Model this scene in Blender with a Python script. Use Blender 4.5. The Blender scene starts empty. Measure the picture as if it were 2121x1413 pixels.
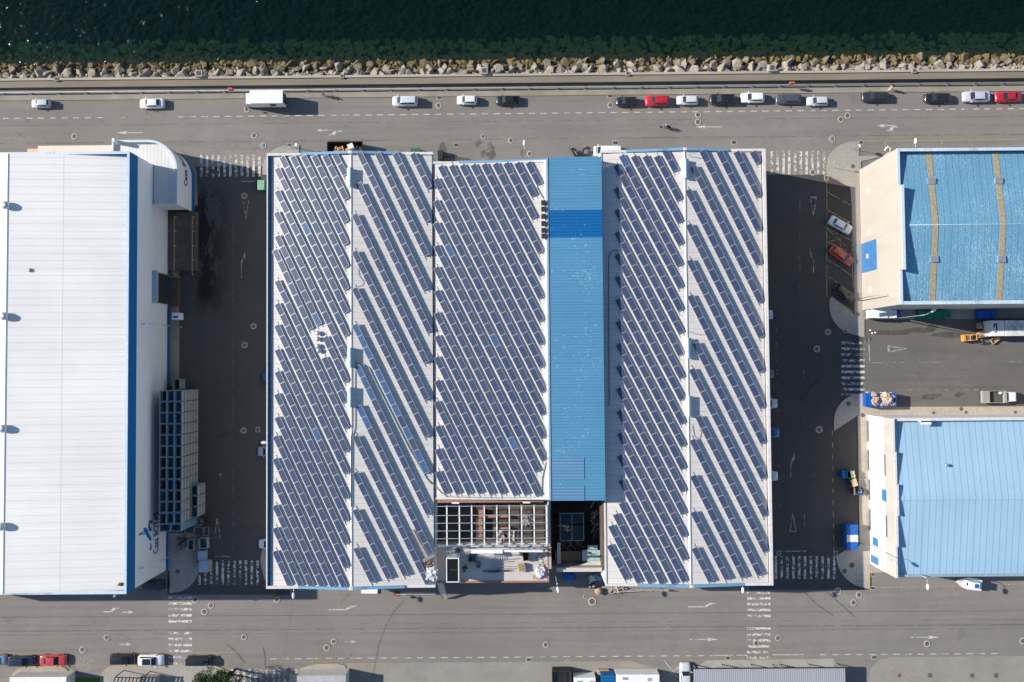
import bpy, bmesh, math, random
from mathutils import Vector, Matrix, noise
R = math.radians
rnd = random.Random(7)
scene = bpy.context.scene
col = scene.collection
# ---------------------------------------------------------------- camera
H = 140.0; S = 11.5; FPX = H * S
PITCH, ROLL, YAW = R(1.75), -0.008, R(0.25)
cam = bpy.data.cameras.new('camera'); co = bpy.data.objects.new('camera', cam); col.objects.link(co)
cam.sensor_width = 36; cam.lens = 36 * FPX / 2121; cam.clip_end = 3000; cam.clip_start = 1
CM = Matrix.Rotation(-YAW * -1, 3, 'Y') @ Matrix.Rotation(PITCH, 3, 'X') @ Matrix.Rotation(ROLL, 3, 'Z')
co.matrix_world = Matrix.Translation((0, 0, H)) @ CM.to_4x4()
scene.camera = co
def ray(px, py):
    return CM @ Vector((px - 1060.5, 706.5 - py, -FPX))
def W(px, py, z=0.0):
    d = ray(px, py); k = (z - H) / d.z
    return Vector((d.x * k, d.y * k, z))
def WX(px, py, xw):            # where the line of sight meets a wall standing at x = xw
    d = ray(px, py); k = xw / d.x
    return Vector((xw, d.y * k, H + d.z * k))
# ---------------------------------------------------------------- light
SUN_EL, SUN_TR = R(29.0), R(-11.8)
tr = Vector((math.cos(SUN_TR) * math.cos(SUN_EL), math.sin(SUN_TR) * math.cos(SUN_EL), -math.sin(SUN_EL)))
sl = bpy.data.lights.new('sun', 'SUN'); sl.energy = 4.8; sl.angle = R(0.5); sl.color = (1.0, 0.94, 0.85)
so = bpy.data.objects.new('sun', sl); col.objects.link(so); so.location = (-60, 20, 80)
so.rotation_euler = tr.to_track_quat('-Z', 'Y').to_euler()
w = bpy.data.worlds.new('World'); scene.world = w; w.use_nodes = True
nt = w.node_tree; sky = nt.nodes.new('ShaderNodeTexSky'); sky.sky_type = 'NISHITA'; sky.sun_disc = False
sky.sun_elevation = SUN_EL; sky.sun_rotation = math.atan2(-tr.x, -tr.y); sky.air_density = 1.0; sky.dust_density = 0.1; sky.ozone_density = 2.4
nt.links.new(sky.outputs[0], nt.nodes['Background'].inputs[0]); nt.nodes['Background'].inputs[1].default_value = 0.1
scene.view_settings.view_transform = 'Standard'; scene.view_settings.look = 'None'
scene.view_settings.exposure = 0.55; scene.view_settings.gamma = 1
scene.render.engine = 'CYCLES'
# ---------------------------------------------------------------- materials
class N:
    """small helper around a material's node tree"""
    def __init__(s, name):
        s.m = bpy.data.materials.new(name); s.m.use_nodes = True; s.t = s.m.node_tree
        s.b = s.t.nodes['Principled BSDF']; s.out = s.t.nodes['Material Output']; s._pos = None
    def n(s, kind, **kw):
        x = s.t.nodes.new('ShaderNode' + kind)
        for k, v in kw.items(): setattr(x, k, v)
        return x
    def l(s, a, b): s.t.links.new(a, b)
    def pos(s, obj=False):
        if obj: return s.n('TexCoord').outputs['Object']
        if s._pos is None: s._pos = s.n('NewGeometry').outputs['Position']
        return s._pos
    def put(s, sock, v):
        if hasattr(v, 'links') or isinstance(v, bpy.types.NodeSocket): s.l(v, sock)
        else: sock.default_value = v if not (isinstance(v, tuple) and len(v) == 3 and len(sock.default_value) == 4) else (*v, 1)
    def math(s, op, a, b=0.0, c=0.0):
        x = s.n('Math', operation=op); s.put(x.inputs[0], a); s.put(x.inputs[1], b)
        if op in ('MULTIPLY_ADD', 'SMOOTH_MIN'): s.put(x.inputs[2], c)
        return x.outputs[0]
    def noise(s, scale, detail=3, rough=.55, vec=None, stretch=None, dist=0.0):
        x = s.n('TexNoise'); x.inputs['Scale'].default_value = scale; x.inputs['Detail'].default_value = detail
        x.inputs['Roughness'].default_value = rough; x.inputs['Distortion'].default_value = dist
        v = vec if vec is not None else s.pos()
        if stretch:
            mp = s.n('Mapping'); mp.inputs['Scale'].default_value = stretch; s.l(v, mp.inputs[0]); v = mp.outputs[0]
        s.l(v, x.inputs['Vector']); return x.outputs['Fac']
    def ramp(s, f, a, b, lo=0.0, hi=1.0):
        x = s.n('MapRange'); x.clamp = True; s.put(x.inputs[0], f)
        for i, v in zip((1, 2, 3, 4), (a, b, lo, hi)): x.inputs[i].default_value = v
        return x.outputs[0]
    def mix(s, f, a, b, mode='MIX'):
        x = s.n('Mix', data_type='RGBA', blend_type=mode); s.put(x.inputs[0], f); s.put(x.inputs[6], a); s.put(x.inputs[7], b)
        return x.outputs[2]
    def xyz(s, v=None):
        x = s.n('SeparateXYZ'); s.l(v if v is not None else s.pos(), x.inputs[0]); return x.outputs
    def stripe(s, coord, period, wid, phase=0.0):
        """1 on a thin line every period metres"""
        a = s.math('FRACT', s.math('MULTIPLY_ADD', coord, 1 / period, phase))
        a = s.math('ABSOLUTE', s.math('SUBTRACT', a, .5))
        return s.ramp(a, wid / period / 2, wid / period / 2 + .02, 1, 0)
    def bump(s, hgt, dist=.02, strength=1.0):
        x = s.n('Bump'); x.inputs['Distance'].default_value = dist; x.inputs['Strength'].default_value = strength
        s.l(hgt, x.inputs['Height']); s.l(x.outputs[0], s.b.inputs['Normal'])
    def fin(s, color, rough=.7, metal=0.0, spec=.3, coat=0.0):
        s.put(s.b.inputs['Base Color'], color); s.put(s.b.inputs['Roughness'], rough); s.put(s.b.inputs['Metallic'], metal)
        s.b.inputs['Specular IOR Level'].default_value = spec; s.b.inputs['Coat Weight'].default_value = coat
        s.b.inputs['Coat Roughness'].default_value = .08
        return s.m
def c3(c, k=1.0): return tuple(min(1, v * k) for v in c)
_pm = {}
def plain(name, color, rough=.6, metal=0.0, var=.18, scale=1.6, spec=.3, coat=0.0, dirt=.25):
    """weathered single-colour material"""
    if name in _pm: return _pm[name]
    s = N(name); a = s.noise(scale, 5, .65); b = s.noise(scale * 9, 2)
    c = s.mix(s.ramp(a, .3, .7), c3(color, 1 - var), c3(color, 1 + var * .6))
    c = s.mix(s.ramp(b, .55, .8, 0, dirt), c, c3(color, .55))
    s.bump(b, .004); _pm[name] = s.fin(c, rough, metal, spec, coat); return _pm[name]
def paint(name, color, metal=.0):
    if name in _pm: return _pm[name]
    s = N(name); d = s.noise(3, 3); c = s.mix(s.ramp(d, .45, .75, 0, .25), color, c3(tuple(v * .6 + .05 for v in color)))
    _pm[name] = s.fin(c, .32, metal, .5, .7); return _pm[name]
def mat_asphalt(name, base, seaside):
    s = N(name); X, Y, Z = s.xyz()
    big = s.noise(.045, 4, .6); mid = s.noise(.35, 4, .65); fine = s.noise(9, 2, .7); lane = s.noise(.5, 4, .6, stretch=(.06, 1.6, 1)); vlane = s.noise(.5, 4, .6, stretch=(1.6, .06, 1))
    c = s.mix(s.ramp(big, .35, .65), c3(base, .86), c3(base, 1.1))
    c = s.mix(s.ramp(mid, .35, .7, 0, .55), c, c3(base, .82))
    c = s.mix(s.ramp(lane, .47, .72, 0, .6), c, c3(base, .7)) if seaside else s.mix(s.ramp(vlane, .5, .75, 0, .35), c, c3(base, .72))
    c = s.mix(s.ramp(fine, .5, .8, 0, .5), c, c3(base, 1.5)); c = s.mix(s.ramp(fine, .5, .2, 0, .45), c, c3(base, .5))
    wob = s.noise(.6, 5, .75)
    def crack(y0, wid, amp, dens, coord=Y, al=X):
        d = s.math('ABSOLUTE', s.math('SUBTRACT', s.math('MULTIPLY_ADD', wob, amp, coord), y0 + amp * .5))
        m = s.ramp(d, wid * .4, wid, 1, 0)
        g = s.noise(.35 + .1 * rnd.random(), 3, .7, stretch=(1, .2, 1))
        return s.math('MULTIPLY', m, s.ramp(g, dens, dens + .12))
    lines = []
    if seaside:
        for py, wd, amp, den in ((251, .09, .4, .42), (268, .07, .8, .5), (288, .13, .5, .44), (1272, .12, .35, .3), (1290, .08, .5, .45), (1301, .14, .3, .36), (1309, .08, .4, .38), (1340, .07, .9, .5)):
            lines.append(crack(W(1060, py).y, wd, amp, den))
        v = s.n('TexVoronoi', feature='DISTANCE_TO_EDGE'); v.inputs['Scale'].default_value = .42; v.inputs['Randomness'].default_value = 1
        dv = s.n('VectorMath', operation='ADD'); s.l(s.pos(), dv.inputs[0]); nz = s.n('TexNoise'); nz.inputs['Scale'].default_value = 1.3; s.l(s.pos(), nz.inputs[0]); s.l(nz.outputs['Color'], dv.inputs[1]); s.l(dv.outputs[0], v.inputs['Vector'])
        net = s.math('MULTIPLY', s.ramp(v.outputs['Distance'], .006, .022, 1, 0), s.ramp(s.noise(.09, 3, .6, stretch=(.35, 1, 1)), .54, .62, 0, .6)); lines.append(net)
    m = lines[0] if lines else None
    for q in lines[1:]: m = s.math('MAXIMUM', m, q)
    if m is not None: c = s.mix(s.math('MULTIPLY', m, .4), c, (.045, .04, .038))
    # oil and damp stains, blotches with a ragged rim
    sp = s.noise(.22, 6, .72, dist=.4); c = s.mix(s.ramp(sp, .62, .72, 0, .5), c, c3(base, .35))
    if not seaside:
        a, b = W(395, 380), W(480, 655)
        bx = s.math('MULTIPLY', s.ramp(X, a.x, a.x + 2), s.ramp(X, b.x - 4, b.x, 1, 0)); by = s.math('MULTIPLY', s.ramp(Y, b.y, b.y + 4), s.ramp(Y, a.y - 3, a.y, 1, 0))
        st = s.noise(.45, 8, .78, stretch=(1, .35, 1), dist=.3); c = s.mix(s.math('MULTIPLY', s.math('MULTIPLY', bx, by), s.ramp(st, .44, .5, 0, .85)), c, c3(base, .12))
    s.bump(s.math('ADD', fine, mid), .012); return s.fin(c, .88, spec=.25)
M = {}
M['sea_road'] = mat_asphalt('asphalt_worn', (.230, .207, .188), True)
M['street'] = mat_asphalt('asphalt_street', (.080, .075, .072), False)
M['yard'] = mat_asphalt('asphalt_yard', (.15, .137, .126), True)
def mat_roofsheet(name, base, axis, period, seam=.05, fine=.25, specks=0.0, speck_col=(.85, .88, .9), rough=.45, joints=(), dirtk=.12, seamk=.6, sps=2.6, finek=.16):
    s = N(name); X, Y, Z = s.xyz(); cc = {'x': X, 'y': Y}[axis]
    big = s.noise(.08, 5, .6); st = s.noise(.7, 5, .7, stretch=(.12, 2.0, 1) if axis == 'y' else (2.0, .12, 1))
    c = s.mix(s.ramp(big, .3, .7), c3(base, .93), c3(base, 1.05)); c = s.mix(s.ramp(st, .45, .75, 0, dirtk * 2.4), c, c3(base, .74))
    if fine: c = s.mix(s.math('MULTIPLY', s.stripe(cc, fine, fine * .4), finek), c, c3(base, .55))
    c = s.mix(s.math('MULTIPLY', s.stripe(cc, period, seam), seamk), c, c3(base, .45))
    for jp in joints:
        d = s.math('ABSOLUTE', s.math('SUBTRACT', X if axis == 'y' else Y, jp)); c = s.mix(s.ramp(d, .04, .08, .45, 0), c, c3(base, .45))
    if specks:
        v = s.noise(sps, 6, .85, stretch=(.55, 1.5, 1) if axis == 'y' else (1.5, .55, 1)); g = s.noise(.12, 4, .6)
        th = s.math('SUBTRACT', v, s.math('MULTIPLY', s.math('SUBTRACT', g, .5), .28)); c = s.mix(s.ramp(th, .66 - specks, .70 - specks, 0, .8), c, speck_col)
    wn = s.n('TexWhiteNoise', noise_dimensions='1D'); s.put(wn.inputs['W'], s.math('FLOOR', s.math('MULTIPLY', cc, 1 / period))); c = s.mix(s.ramp(wn.outputs[0], 0, 1, 0, .13), c, c3(base, .6))
    hh = s.math('ADD', s.stripe(cc, fine or period, (fine or period) * .35), s.math('MULTIPLY', s.stripe(cc, period, seam * 1.5), 2)); s.bump(hh, .02, .6 if fine else .1)
    return s.fin(c, rough, 0, .4)
M['roof_left'] = mat_roofsheet('white_roof_sheet', (.82, .79, .755), 'y', 1.2, .03, .3, joints=(W(133, 700, 14.6).x,), dirtk=.05, seamk=.24, finek=.06)
M['roof_main'] = mat_roofsheet('pale_roof_sheet', (.69, .645, .60), 'y', 1.05, .05, .26, dirtk=.1, seamk=.33)
M['roof_blue'] = mat_roofsheet('blue_corrugated', (.085, .26, .42), 'y', .5, .10, .25, specks=.025, seamk=.35)
M['roof_deep'] = mat_roofsheet('deep_blue_corrugated', (.0, .125, .36), 'y', .5, .14, .25, specks=.015)
M['roof_pale'] = mat_roofsheet('faded_blue_corrugated', (.12, .27, .45), 'y', .5, .14, .25, specks=-.04)
M['roof_speck'] = mat_roofsheet('speckled_blue_sheet', (.135, .32, .46), 'x', 1.08, .07, .27, specks=.115, sps=4.6, speck_col=(.42, .60, .72))
M['roof_light'] = mat_roofsheet('light_blue_sheet', (.34, .52, .65), 'x', 1.08, .06, 0, specks=-.06, dirtk=.06, seamk=.8)
M['annex_roof'] = mat_roofsheet('annex_roof_sheet', (.68, .665, .65), 'x', .62, .05, 0, dirtk=.05)
M['awning'] = mat_roofsheet('grey_ribbed_awning', (.42, .43, .46), 'x', .33, .13, 0, seamk=.9)
def mat_paving(name, base, size=.4):
    s = N(name); b = s.n('TexBrick'); b.offset = 0; b.inputs['Scale'].default_value = 1 / size; b.inputs['Mortar Size'].default_value = .035
    b.inputs['Brick Width'].default_value = 1; b.inputs['Row Height'].default_value = 1; b.inputs['Color1'].default_value = (*c3(base, .93), 1); b.inputs['Color2'].default_value = (*c3(base, 1.08), 1); b.inputs['Mortar'].default_value = (*c3(base, .55), 1)
    s.l(s.pos(), b.inputs['Vector']); a = s.noise(.3, 5, .65); c = s.mix(s.ramp(a, .4, .75, 0, .5), b.outputs['Color'], c3(base, .62)); s.bump(s.noise(8, 2), .006); return s.fin(c, .85)
M['paving'] = mat_paving('pale_paving', (.37, .34, .30))
M['paving_warm'] = mat_paving('cream_paving', (.47, .41, .33))
M['kerb'] = plain('kerb_stone', (.42, .38, .33), .85)
def mat_conc(name, base, streak=(1, 1, 1), k=.5):
    s = N(name); a = s.noise(.25, 6, .7, stretch=streak); b = s.noise(3, 4, .7); f = s.noise(14, 2, .7)
    c = s.mix(s.ramp(a, .3, .7), c3(base, 1 - k * .5), c3(base, 1 + k * .3)); c = s.mix(s.ramp(b, .5, .75, 0, .4), c, c3(base, .68)); c = s.mix(s.ramp(f, .55, .8, 0, .35), c, c3(base, 1.4))
    s.bump(f, .006); return s.fin(c, .88)
M['conc'] = mat_conc('concrete', (.30, .265, .215)); M['conc_light'] = mat_conc('light_concrete', (.36, .345, .31)); M['apron'] = mat_conc('apron_concrete', (.275, .255, .22), k=.35)
M['promenade'] = mat_conc('promenade_concrete', (.24, .205, .155), (.3, 2.2, 1)); M['lip'] = mat_conc('parapet_concrete', (.42, .37, .30), (.4, 3, 1))
M['dock'] = mat_conc('dock_concrete', (.10, .092, .085), k=.8); M['terrace'] = mat_conc('terrace_screed', (.55, .50, .46), k=.3)
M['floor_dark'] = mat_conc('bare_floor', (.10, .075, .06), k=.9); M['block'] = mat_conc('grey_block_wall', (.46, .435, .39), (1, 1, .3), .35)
def mat_wall(name, base, k=.25):
    s = N(name); a = s.noise(.5, 5, .7, stretch=(.8, .8, .12)); b = s.noise(.15, 3); c = s.mix(s.ramp(a, .48, .8, 0, k), base, c3(base, .62)); c = s.mix(s.ramp(b, .4, .6, 0, .12), c, c3(base, .8)); s.bump(s.noise(6, 2), .004); return s.fin(c, .75)
M['white_wall'] = mat_wall('white_render', (.66, .65, .645), .12); M['cream_wall'] = mat_wall('cream_render', (.46, .415, .355), .4); M['bright_wall'] = mat_wall('bright_white_render', (.83, .80, .78), .08)
M['blue_band'] = mat_wall('blue_band', (.0, .115, .30), .18); M['brick'] = plain('brick_red', (.38, .19, .14), .85, var=.35, scale=4)
M['rim_blue'] = mat_roofsheet('weathered_blue_coping', (.50, .60, .68), 'x', 50, .01, 0, specks=.12, speck_col=(.7, .76, .8)); M['coping_blue'] = mat_roofsheet('blue_coping', (.17, .34, .50), 'x', 50, .01, 0, specks=.0)
M['coping_white'] = plain('white_coping', (.66, .63, .61), .5); M['gutter_blue'] = plain('gutter_blue', (.035, .14, .24), .4); M['steel_blue'] = plain('blue_grey_steel', (.33, .44, .52), .4, .2)
M['white'] = plain('white_paint', (.78, .78, .77), .4, var=.06, dirt=.1); M['offwhite'] = plain('off_white', (.60, .58, .54), .6); M['grey'] = plain('grey_metal', (.30, .31, .33), .45, .3); M['dark'] = plain('dark_grey', (.035, .037, .042), .5, var=.3)
M['black'] = plain('black_rubber', (.012, .012, .013), .65, var=.3); M['galv'] = plain('galvanised_steel', (.50, .53, .55), .35, .6); M['frame'] = plain('panel_frame', (.62, .64, .66), .35, .5, var=.08)
M['wood'] = plain('pale_timber', (.45, .32, .19), .8, var=.3, scale=5); M['card'] = plain('cardboard', (.48, .33, .20), .85, var=.3, scale=3); M['orange'] = plain('orange_paint', (.72, .32, .06), .4); M['red'] = plain('red_paint', (.45, .03, .03), .4); M['dark_red'] = plain('dark_red_steel', (.10, .02, .02), .6)
M['green'] = plain('green_plastic', (.01, .20, .10), .45); M['blue'] = plain('blue_plastic', (.01, .10, .42), .4); M['teal'] = plain('teal_sheet', (.02, .06, .065), .5, var=.5, scale=.8); M['tan'] = plain('translucent_roof_sheet', (.40, .32, .20), .5, var=.4, scale=3)
M['rust'] = plain('rusty_iron', (.13, .075, .055), .85, var=.4, scale=6); M['yellow'] = plain('yellow_line', (.50, .36, .10), .7, var=.35, scale=4); M['orange_line'] = plain('orange_line', (.48, .27, .12), .8, var=.35, scale=4)
M['glass'] = N('car_glass').fin((.015, .022, .028), .06, 0, .6); M['lamp_glass'] = plain('lamp_glass', (.7, .7, .68), .15, var=.05); M['tail'] = plain('tail_glass', (.35, .01, .01), .2)
M['ring'] = plain('manhole_collar', (.40, .355, .31), .9, var=.25, scale=5); M['door_blue'] = plain('blue_door', (.06, .19, .42), .5); M['iron'] = plain('cast_iron', (.15, .11, .09), .7, var=.35, scale=9); M['crate_blue'] = plain('crate_blue_grey', (.13, .26, .33), .6, var=.35, scale=.9); M['crate_pale'] = plain('crate_pale_side', (.31, .31, .28), .7, var=.3, scale=2)
M['crate_in'] = plain('crate_inside', (.05, .12, .17), .7, var=.4, scale=1.2); M['turf'] = plain('artificial_turf', (.10, .17, .03), .9, var=.3, scale=6); M['glassblock'] = plain('glass_block', (.42, .55, .55), .2, var=.3, scale=2)
M['tarp'] = plain('blue_tarp', (.02, .13, .45), .3, var=.5, scale=6); M['plastic_white'] = plain('white_sack', (.68, .68, .69), .5, var=.2, scale=4); M['skin'] = plain('skin', (.48, .28, .19), .6, var=.05); M['denim'] = plain('denim', (.05, .09, .18), .8); M['cloth_white'] = plain('white_cloth', (.6, .6, .6), .8); M['cloth_blue'] = plain('blue_cloth', (.08, .17, .27), .8); M['cloth_orange'] = plain('orange_cloth', (.75, .28, .05), .8); M['hair'] = plain('dark_hair', (.02, .015, .012), .8); M['letters'] = plain('navy_letters', (.03, .07, .20), .6, var=.1); M['logo_blue'] = plain('logo_blue', (.0, .13, .38), .5, var=.1)
def mat_worn(name, color, lo, hi):
    s = N(name); a = s.noise(1.7, 6, .8); b = s.noise(.35, 3); th = s.math('MULTIPLY_ADD', s.math('SUBTRACT', b, .5), .35, a)
    t = s.n('BsdfTransparent'); mx = s.n('MixShader'); s.fin(color, .8); s.l(s.ramp(th, lo, hi), mx.inputs[0]); s.l(t.outputs[0], mx.inputs[1]); s.l(s.b.outputs[0], mx.inputs[2]); s.l(mx.outputs[0], s.out.inputs[0]); return s.m
M['worn_white'] = mat_worn('worn_road_paint', (.62, .58, .53), .46, .53); M['worn_line'] = mat_worn('thin_road_paint', (.56, .52, .47), .38, .46); M['faint_line'] = mat_worn('faint_road_paint', (.42, .38, .33), .48, .56); M['worn_yellow'] = mat_worn('worn_yellow_paint', (.50, .35, .11), .42, .50); M['worn_orange'] = mat_worn('worn_orange_paint', (.48, .25, .10), .46, .54)
M['puddle'] = N('dark_patch').fin((.035, .032, .032), .35, 0, .4); M['litter'] = M['white']
def mat_solar(name, a, b, sparkle=0.0):
    s = N(name); X, Y, Z = s.xyz(s.pos(True)); oi = s.n('ObjectInfo'); r = oi.outputs['Random']
    c = s.mix(r, a, b)
    n1 = s.noise(.9, 3, .6); c = s.mix(s.ramp(n1, .4, .7, 0, .35), c, c3(b, 1.35))
    if sparkle:
        v = s.n('TexVoronoi'); v.inputs['Scale'].default_value = 7; s.l(s.pos(), v.inputs['Vector']); c = s.mix(s.math('MULTIPLY', s.ramp(v.outputs['Color'], .35, .75), sparkle), c, (.06, .17, .36))
    g = s.math('MAXIMUM', s.stripe(X, .1633, .012, .5), s.stripe(Y, .1633, .012, .5)); c = s.mix(s.math('MULTIPLY', g, .35), c, (.26, .30, .40))
    dirt = s.noise(6, 4, .8); c = s.mix(s.ramp(dirt, .70, .76, 0, .7), c, (.5, .52, .55))
    return s.fin(c, .3, 0, .6, .3)
M['solar'] = mat_solar('solar_cells', (.014, .031, .084), (.034, .044, .086)); M['solar_bright'] = mat_solar('solar_cells_bright', (.022, .052, .14), (.024, .066, .16), .3)
def mat_rock(name, cols, wet):
    s = N(name); oi = s.n('ObjectInfo'); a = s.noise(1.1, 5, .7); b = s.noise(5, 4, .75); X, Y, Z = s.xyz()
    c = s.mix(oi.outputs['Random'], cols[0], cols[1]); c = s.mix(s.ramp(a, .4, .65), c, cols[2]); c = s.mix(s.ramp(b, .5, .75, 0, .5), c, c3(cols[0], .5))
    if wet:   # weed line just above the water
        wl = s.ramp(s.math('MULTIPLY_ADD', a, .9, Z), -1.15, -.5, 1, 0); c = s.mix(wl, c, (.15, .11, .06))
        wl2 = s.ramp(s.math('MULTIPLY_ADD', b, .5, Z), -2.3, -1.8, 1, 0); c = s.mix(wl2, c, (.30, .22, .07))  # tint below the surface brightened to offset light lost in the water
    if not wet:
        dz = s.ramp(s.math('MULTIPLY_ADD', a, 1.2, Z), -4.2, -2.4); c = s.mix(dz, c, (.52, .36, .12)); c = s.mix(s.ramp(Z, -2.45, -2.3), c, (.17, .115, .05))  # brown weed zone, brightened under water for the light lost, darker above
    s.bump(s.math('ADD', a, b), .08); return s.fin(c, .85)
M['rock'] = mat_rock('granite_boulder', ((.32, .30, .265), (.18, .155, .125), (.37, .32, .25)), True); M['weed_rock'] = mat_rock('weed_covered_rock', ((.36, .50, .12), (.14, .17, .05), (.55, .50, .15)), False)
# ---------------------------------------------------------------- mesh helpers
class MB:
    def __init__(s): s.bm = bmesh.new(); s.slots = []; s.cur = 0
    def mat(s, m):
        if m not in s.slots: s.slots.append(m)
        s.cur = s.slots.index(m); return s
    def face(s, vs):
        f = s.bm.faces.new([s.bm.verts.new(v) for v in vs]); f.material_index = s.cur; return f
    def hull8(s, p):         # p: 4 bottom then 4 top corners, both counter-clockwise from above
        v = [s.bm.verts.new(q) for q in p]
        for ix in ((3, 2, 1, 0), (4, 5, 6, 7), (0, 1, 5, 4), (1, 2, 6, 5), (2, 3, 7, 6), (3, 0, 4, 7)):
            s.bm.faces.new([v[i] for i in ix]).material_index = s.cur
        return s
    def box(s, x0, x1, y0, y1, z0, z1):
        if x0 > x1: x0, x1 = x1, x0
        if y0 > y1: y0, y1 = y1, y0
        return s.hull8([(x0, y0, z0), (x1, y0, z0), (x1, y1, z0), (x0, y1, z0), (x0, y0, z1), (x1, y0, z1), (x1, y1, z1), (x0, y1, z1)])
    def bar(s, a, b, wd, ht=None, up=(0, 0, 1)):
        a, b = Vector(a), Vector(b); ht = ht or wd; d = (b - a).normalized(); u = Vector(up)
        if abs(d.dot(u)) > .99: u = Vector((1, 0, 0))
        sx = d.cross(u).normalized() * wd / 2; sz = sx.cross(d).normalized() * ht / 2
        return s.hull8([a - sx - sz, a + sx - sz, b + sx - sz, b - sx - sz, a - sx + sz, a + sx + sz, b + sx + sz, b - sx + sz])
    def tube(s, pts, r, n=8, r2=None, cap=True):
        pts = [Vector(p) for p in pts]; rings = []
        for i, p in enumerate(pts):
            d = (pts[min(i + 1, len(pts) - 1)] - pts[max(i - 1, 0)]).normalized(); u = Vector((0, 0, 1)) if abs(d.z) < .95 else Vector((1, 0, 0))
            a = d.cross(u).normalized(); b = a.cross(d); rr = r if r2 is None else r + (r2 - r) * i / (len(pts) - 1)
            rings.append([s.bm.verts.new(p + a * math.cos(2 * math.pi * k / n) * rr + b * math.sin(2 * math.pi * k / n) * rr) for k in range(n)])
        for i in range(len(rings) - 1):
            for k in range(n):
                f = s.bm.faces.new((rings[i][k], rings[i][(k + 1) % n], rings[i + 1][(k + 1) % n], rings[i + 1][k])); f.material_index = s.cur; f.smooth = True
        if cap:
            for rg in (rings[0], rings[-1]): s.bm.faces.new(rg).material_index = s.cur
        return s
    def lathe(s, c, prof, n=16, axis='z'):
        c = Vector(c); rings = []
        for r, h in prof:
            rg = []
            for k in range(n):
                t = 2 * math.pi * k / n; a, b = math.cos(t) * r, math.sin(t) * r
                rg.append(s.bm.verts.new(c + (Vector((a, b, h)) if axis == 'z' else Vector((a, h, b)) if axis == 'y' else Vector((h, a, b)))))
            rings.append(rg)
        for i in range(len(rings) - 1):
            for k in range(n):
                f = s.bm.faces.new((rings[i][k], rings[i][(k + 1) % n], rings[i + 1][(k + 1) % n], rings[i + 1][k])); f.material_index = s.cur; f.smooth = True
        for rg in (rings[0], rings[-1]): s.bm.faces.new(rg).material_index = s.cur
        return s
    def prism(s, poly, z0, z1, top=True):
        """poly: list of (x, y); vertical sides"""
        if sum(poly[i][0] * poly[(i + 1) % len(poly)][1] - poly[(i + 1) % len(poly)][0] * poly[i][1] for i in range(len(poly))) < 0: poly = poly[::-1]
        b = [s.bm.verts.new((x, y, z0)) for x, y in poly]; t = [s.bm.verts.new((x, y, z1)) for x, y in poly]; n = len(poly)
        for i in range(n): s.bm.faces.new((b[i], b[(i + 1) % n], t[(i + 1) % n], t[i])).material_index = s.cur
        s.bm.faces.new(t).material_index = s.cur; s.bm.faces.new(b[::-1]).material_index = s.cur
        return s
    def sheet(s, poly, z):
        if sum(poly[i][0] * poly[(i + 1) % len(poly)][1] - poly[(i + 1) % len(poly)][0] * poly[i][1] for i in range(len(poly))) < 0: poly = poly[::-1]
        s.face([(p[0], p[1], z) for p in poly]); return s
    def mesh(s, name, bevel=0):
        if bevel: bmesh.ops.bevel(s.bm, geom=list(s.bm.edges), offset=bevel, segments=2, affect='EDGES', profile=.6)
        bmesh.ops.recalc_face_normals(s.bm, faces=s.bm.faces)
        me = bpy.data.meshes.new(name); s.bm.to_mesh(me); s.bm.free()
        for m in s.slots: me.materials.append(m)
        return me
ORI = {}
def link(name, data, parent=None, loc=None, rot=None):
    o = bpy.data.objects.new(name, data); col.objects.link(o)
    if parent is not None: o.parent = parent
    if loc is not None: o.location = loc
    if rot is not None: o.rotation_euler = rot if hasattr(rot, '__len__') else (0, 0, rot)
    return o
def tag(o, label, cat, group=None):
    o['label'] = label; o['category'] = cat
    if group: o['group'] = group
    return o
def thing(name, label, cat, loc=(0, 0, 0), rot=0, group=None):
    return tag(link(name, None, None, loc, rot), label, cat, group)
def part(name, mb, parent, bevel=0, world=False, label=None, m=None):
    """one mesh under a thing; world=True when the shape was written in world coordinates"""
    if m is not None and not mb.slots: mb.slots.append(m)
    me = mb.mesh(name, bevel) if isinstance(mb, MB) else mb
    if world:
        p = parent; T = Matrix.Identity(4); ch = []
        while p is not None: ch.append(p); p = p.parent
        for q in ch[::-1]: T = T @ (Matrix.Translation(q.location) @ q.rotation_euler.to_matrix().to_4x4())
        me.transform(T.inverted())
    o = link(name, me, parent)
    if label: o['label'] = label
    return o
def struct(name, mb, kind='structure', bevel=0):
    o = link(name, mb.mesh(name, bevel) if isinstance(mb, MB) else mb); o['kind'] = kind; return o
def copy_tree(o, parent=None):
    c = o.copy(); col.objects.link(c)
    if parent is not None: c.parent = parent
    for ch in list(o.children): copy_tree(ch, c)
    return c
def single(name, mb, label, cat, loc=(0, 0, 0), rot=0, group=None, bevel=0):
    """a thing that is one mesh, written in local coordinates"""
    o = link(name, mb.mesh(name, bevel) if isinstance(mb, MB) else mb, None, loc, rot); return tag(o, label, cat, group)
def P2(px, py, z=0): v = W(px, py, z); return (v.x, v.y)
def B(m): return MB().mat(m)
# ---------------------------------------------------------------- ground, sea, quay
YS = W(1060, 158, 0).y                     # sea side of the promenade
YP = W(1060, 176, 0).y; YK = W(1060, 193, 0).y; YR = W(1060, 195.2, .12).y
XL, XR = -260, 260
struct('ground', B(M['sea_road']).sheet([(-700, YK), (700, YK), (700, -700), (-700, -700)], 0))
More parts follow.
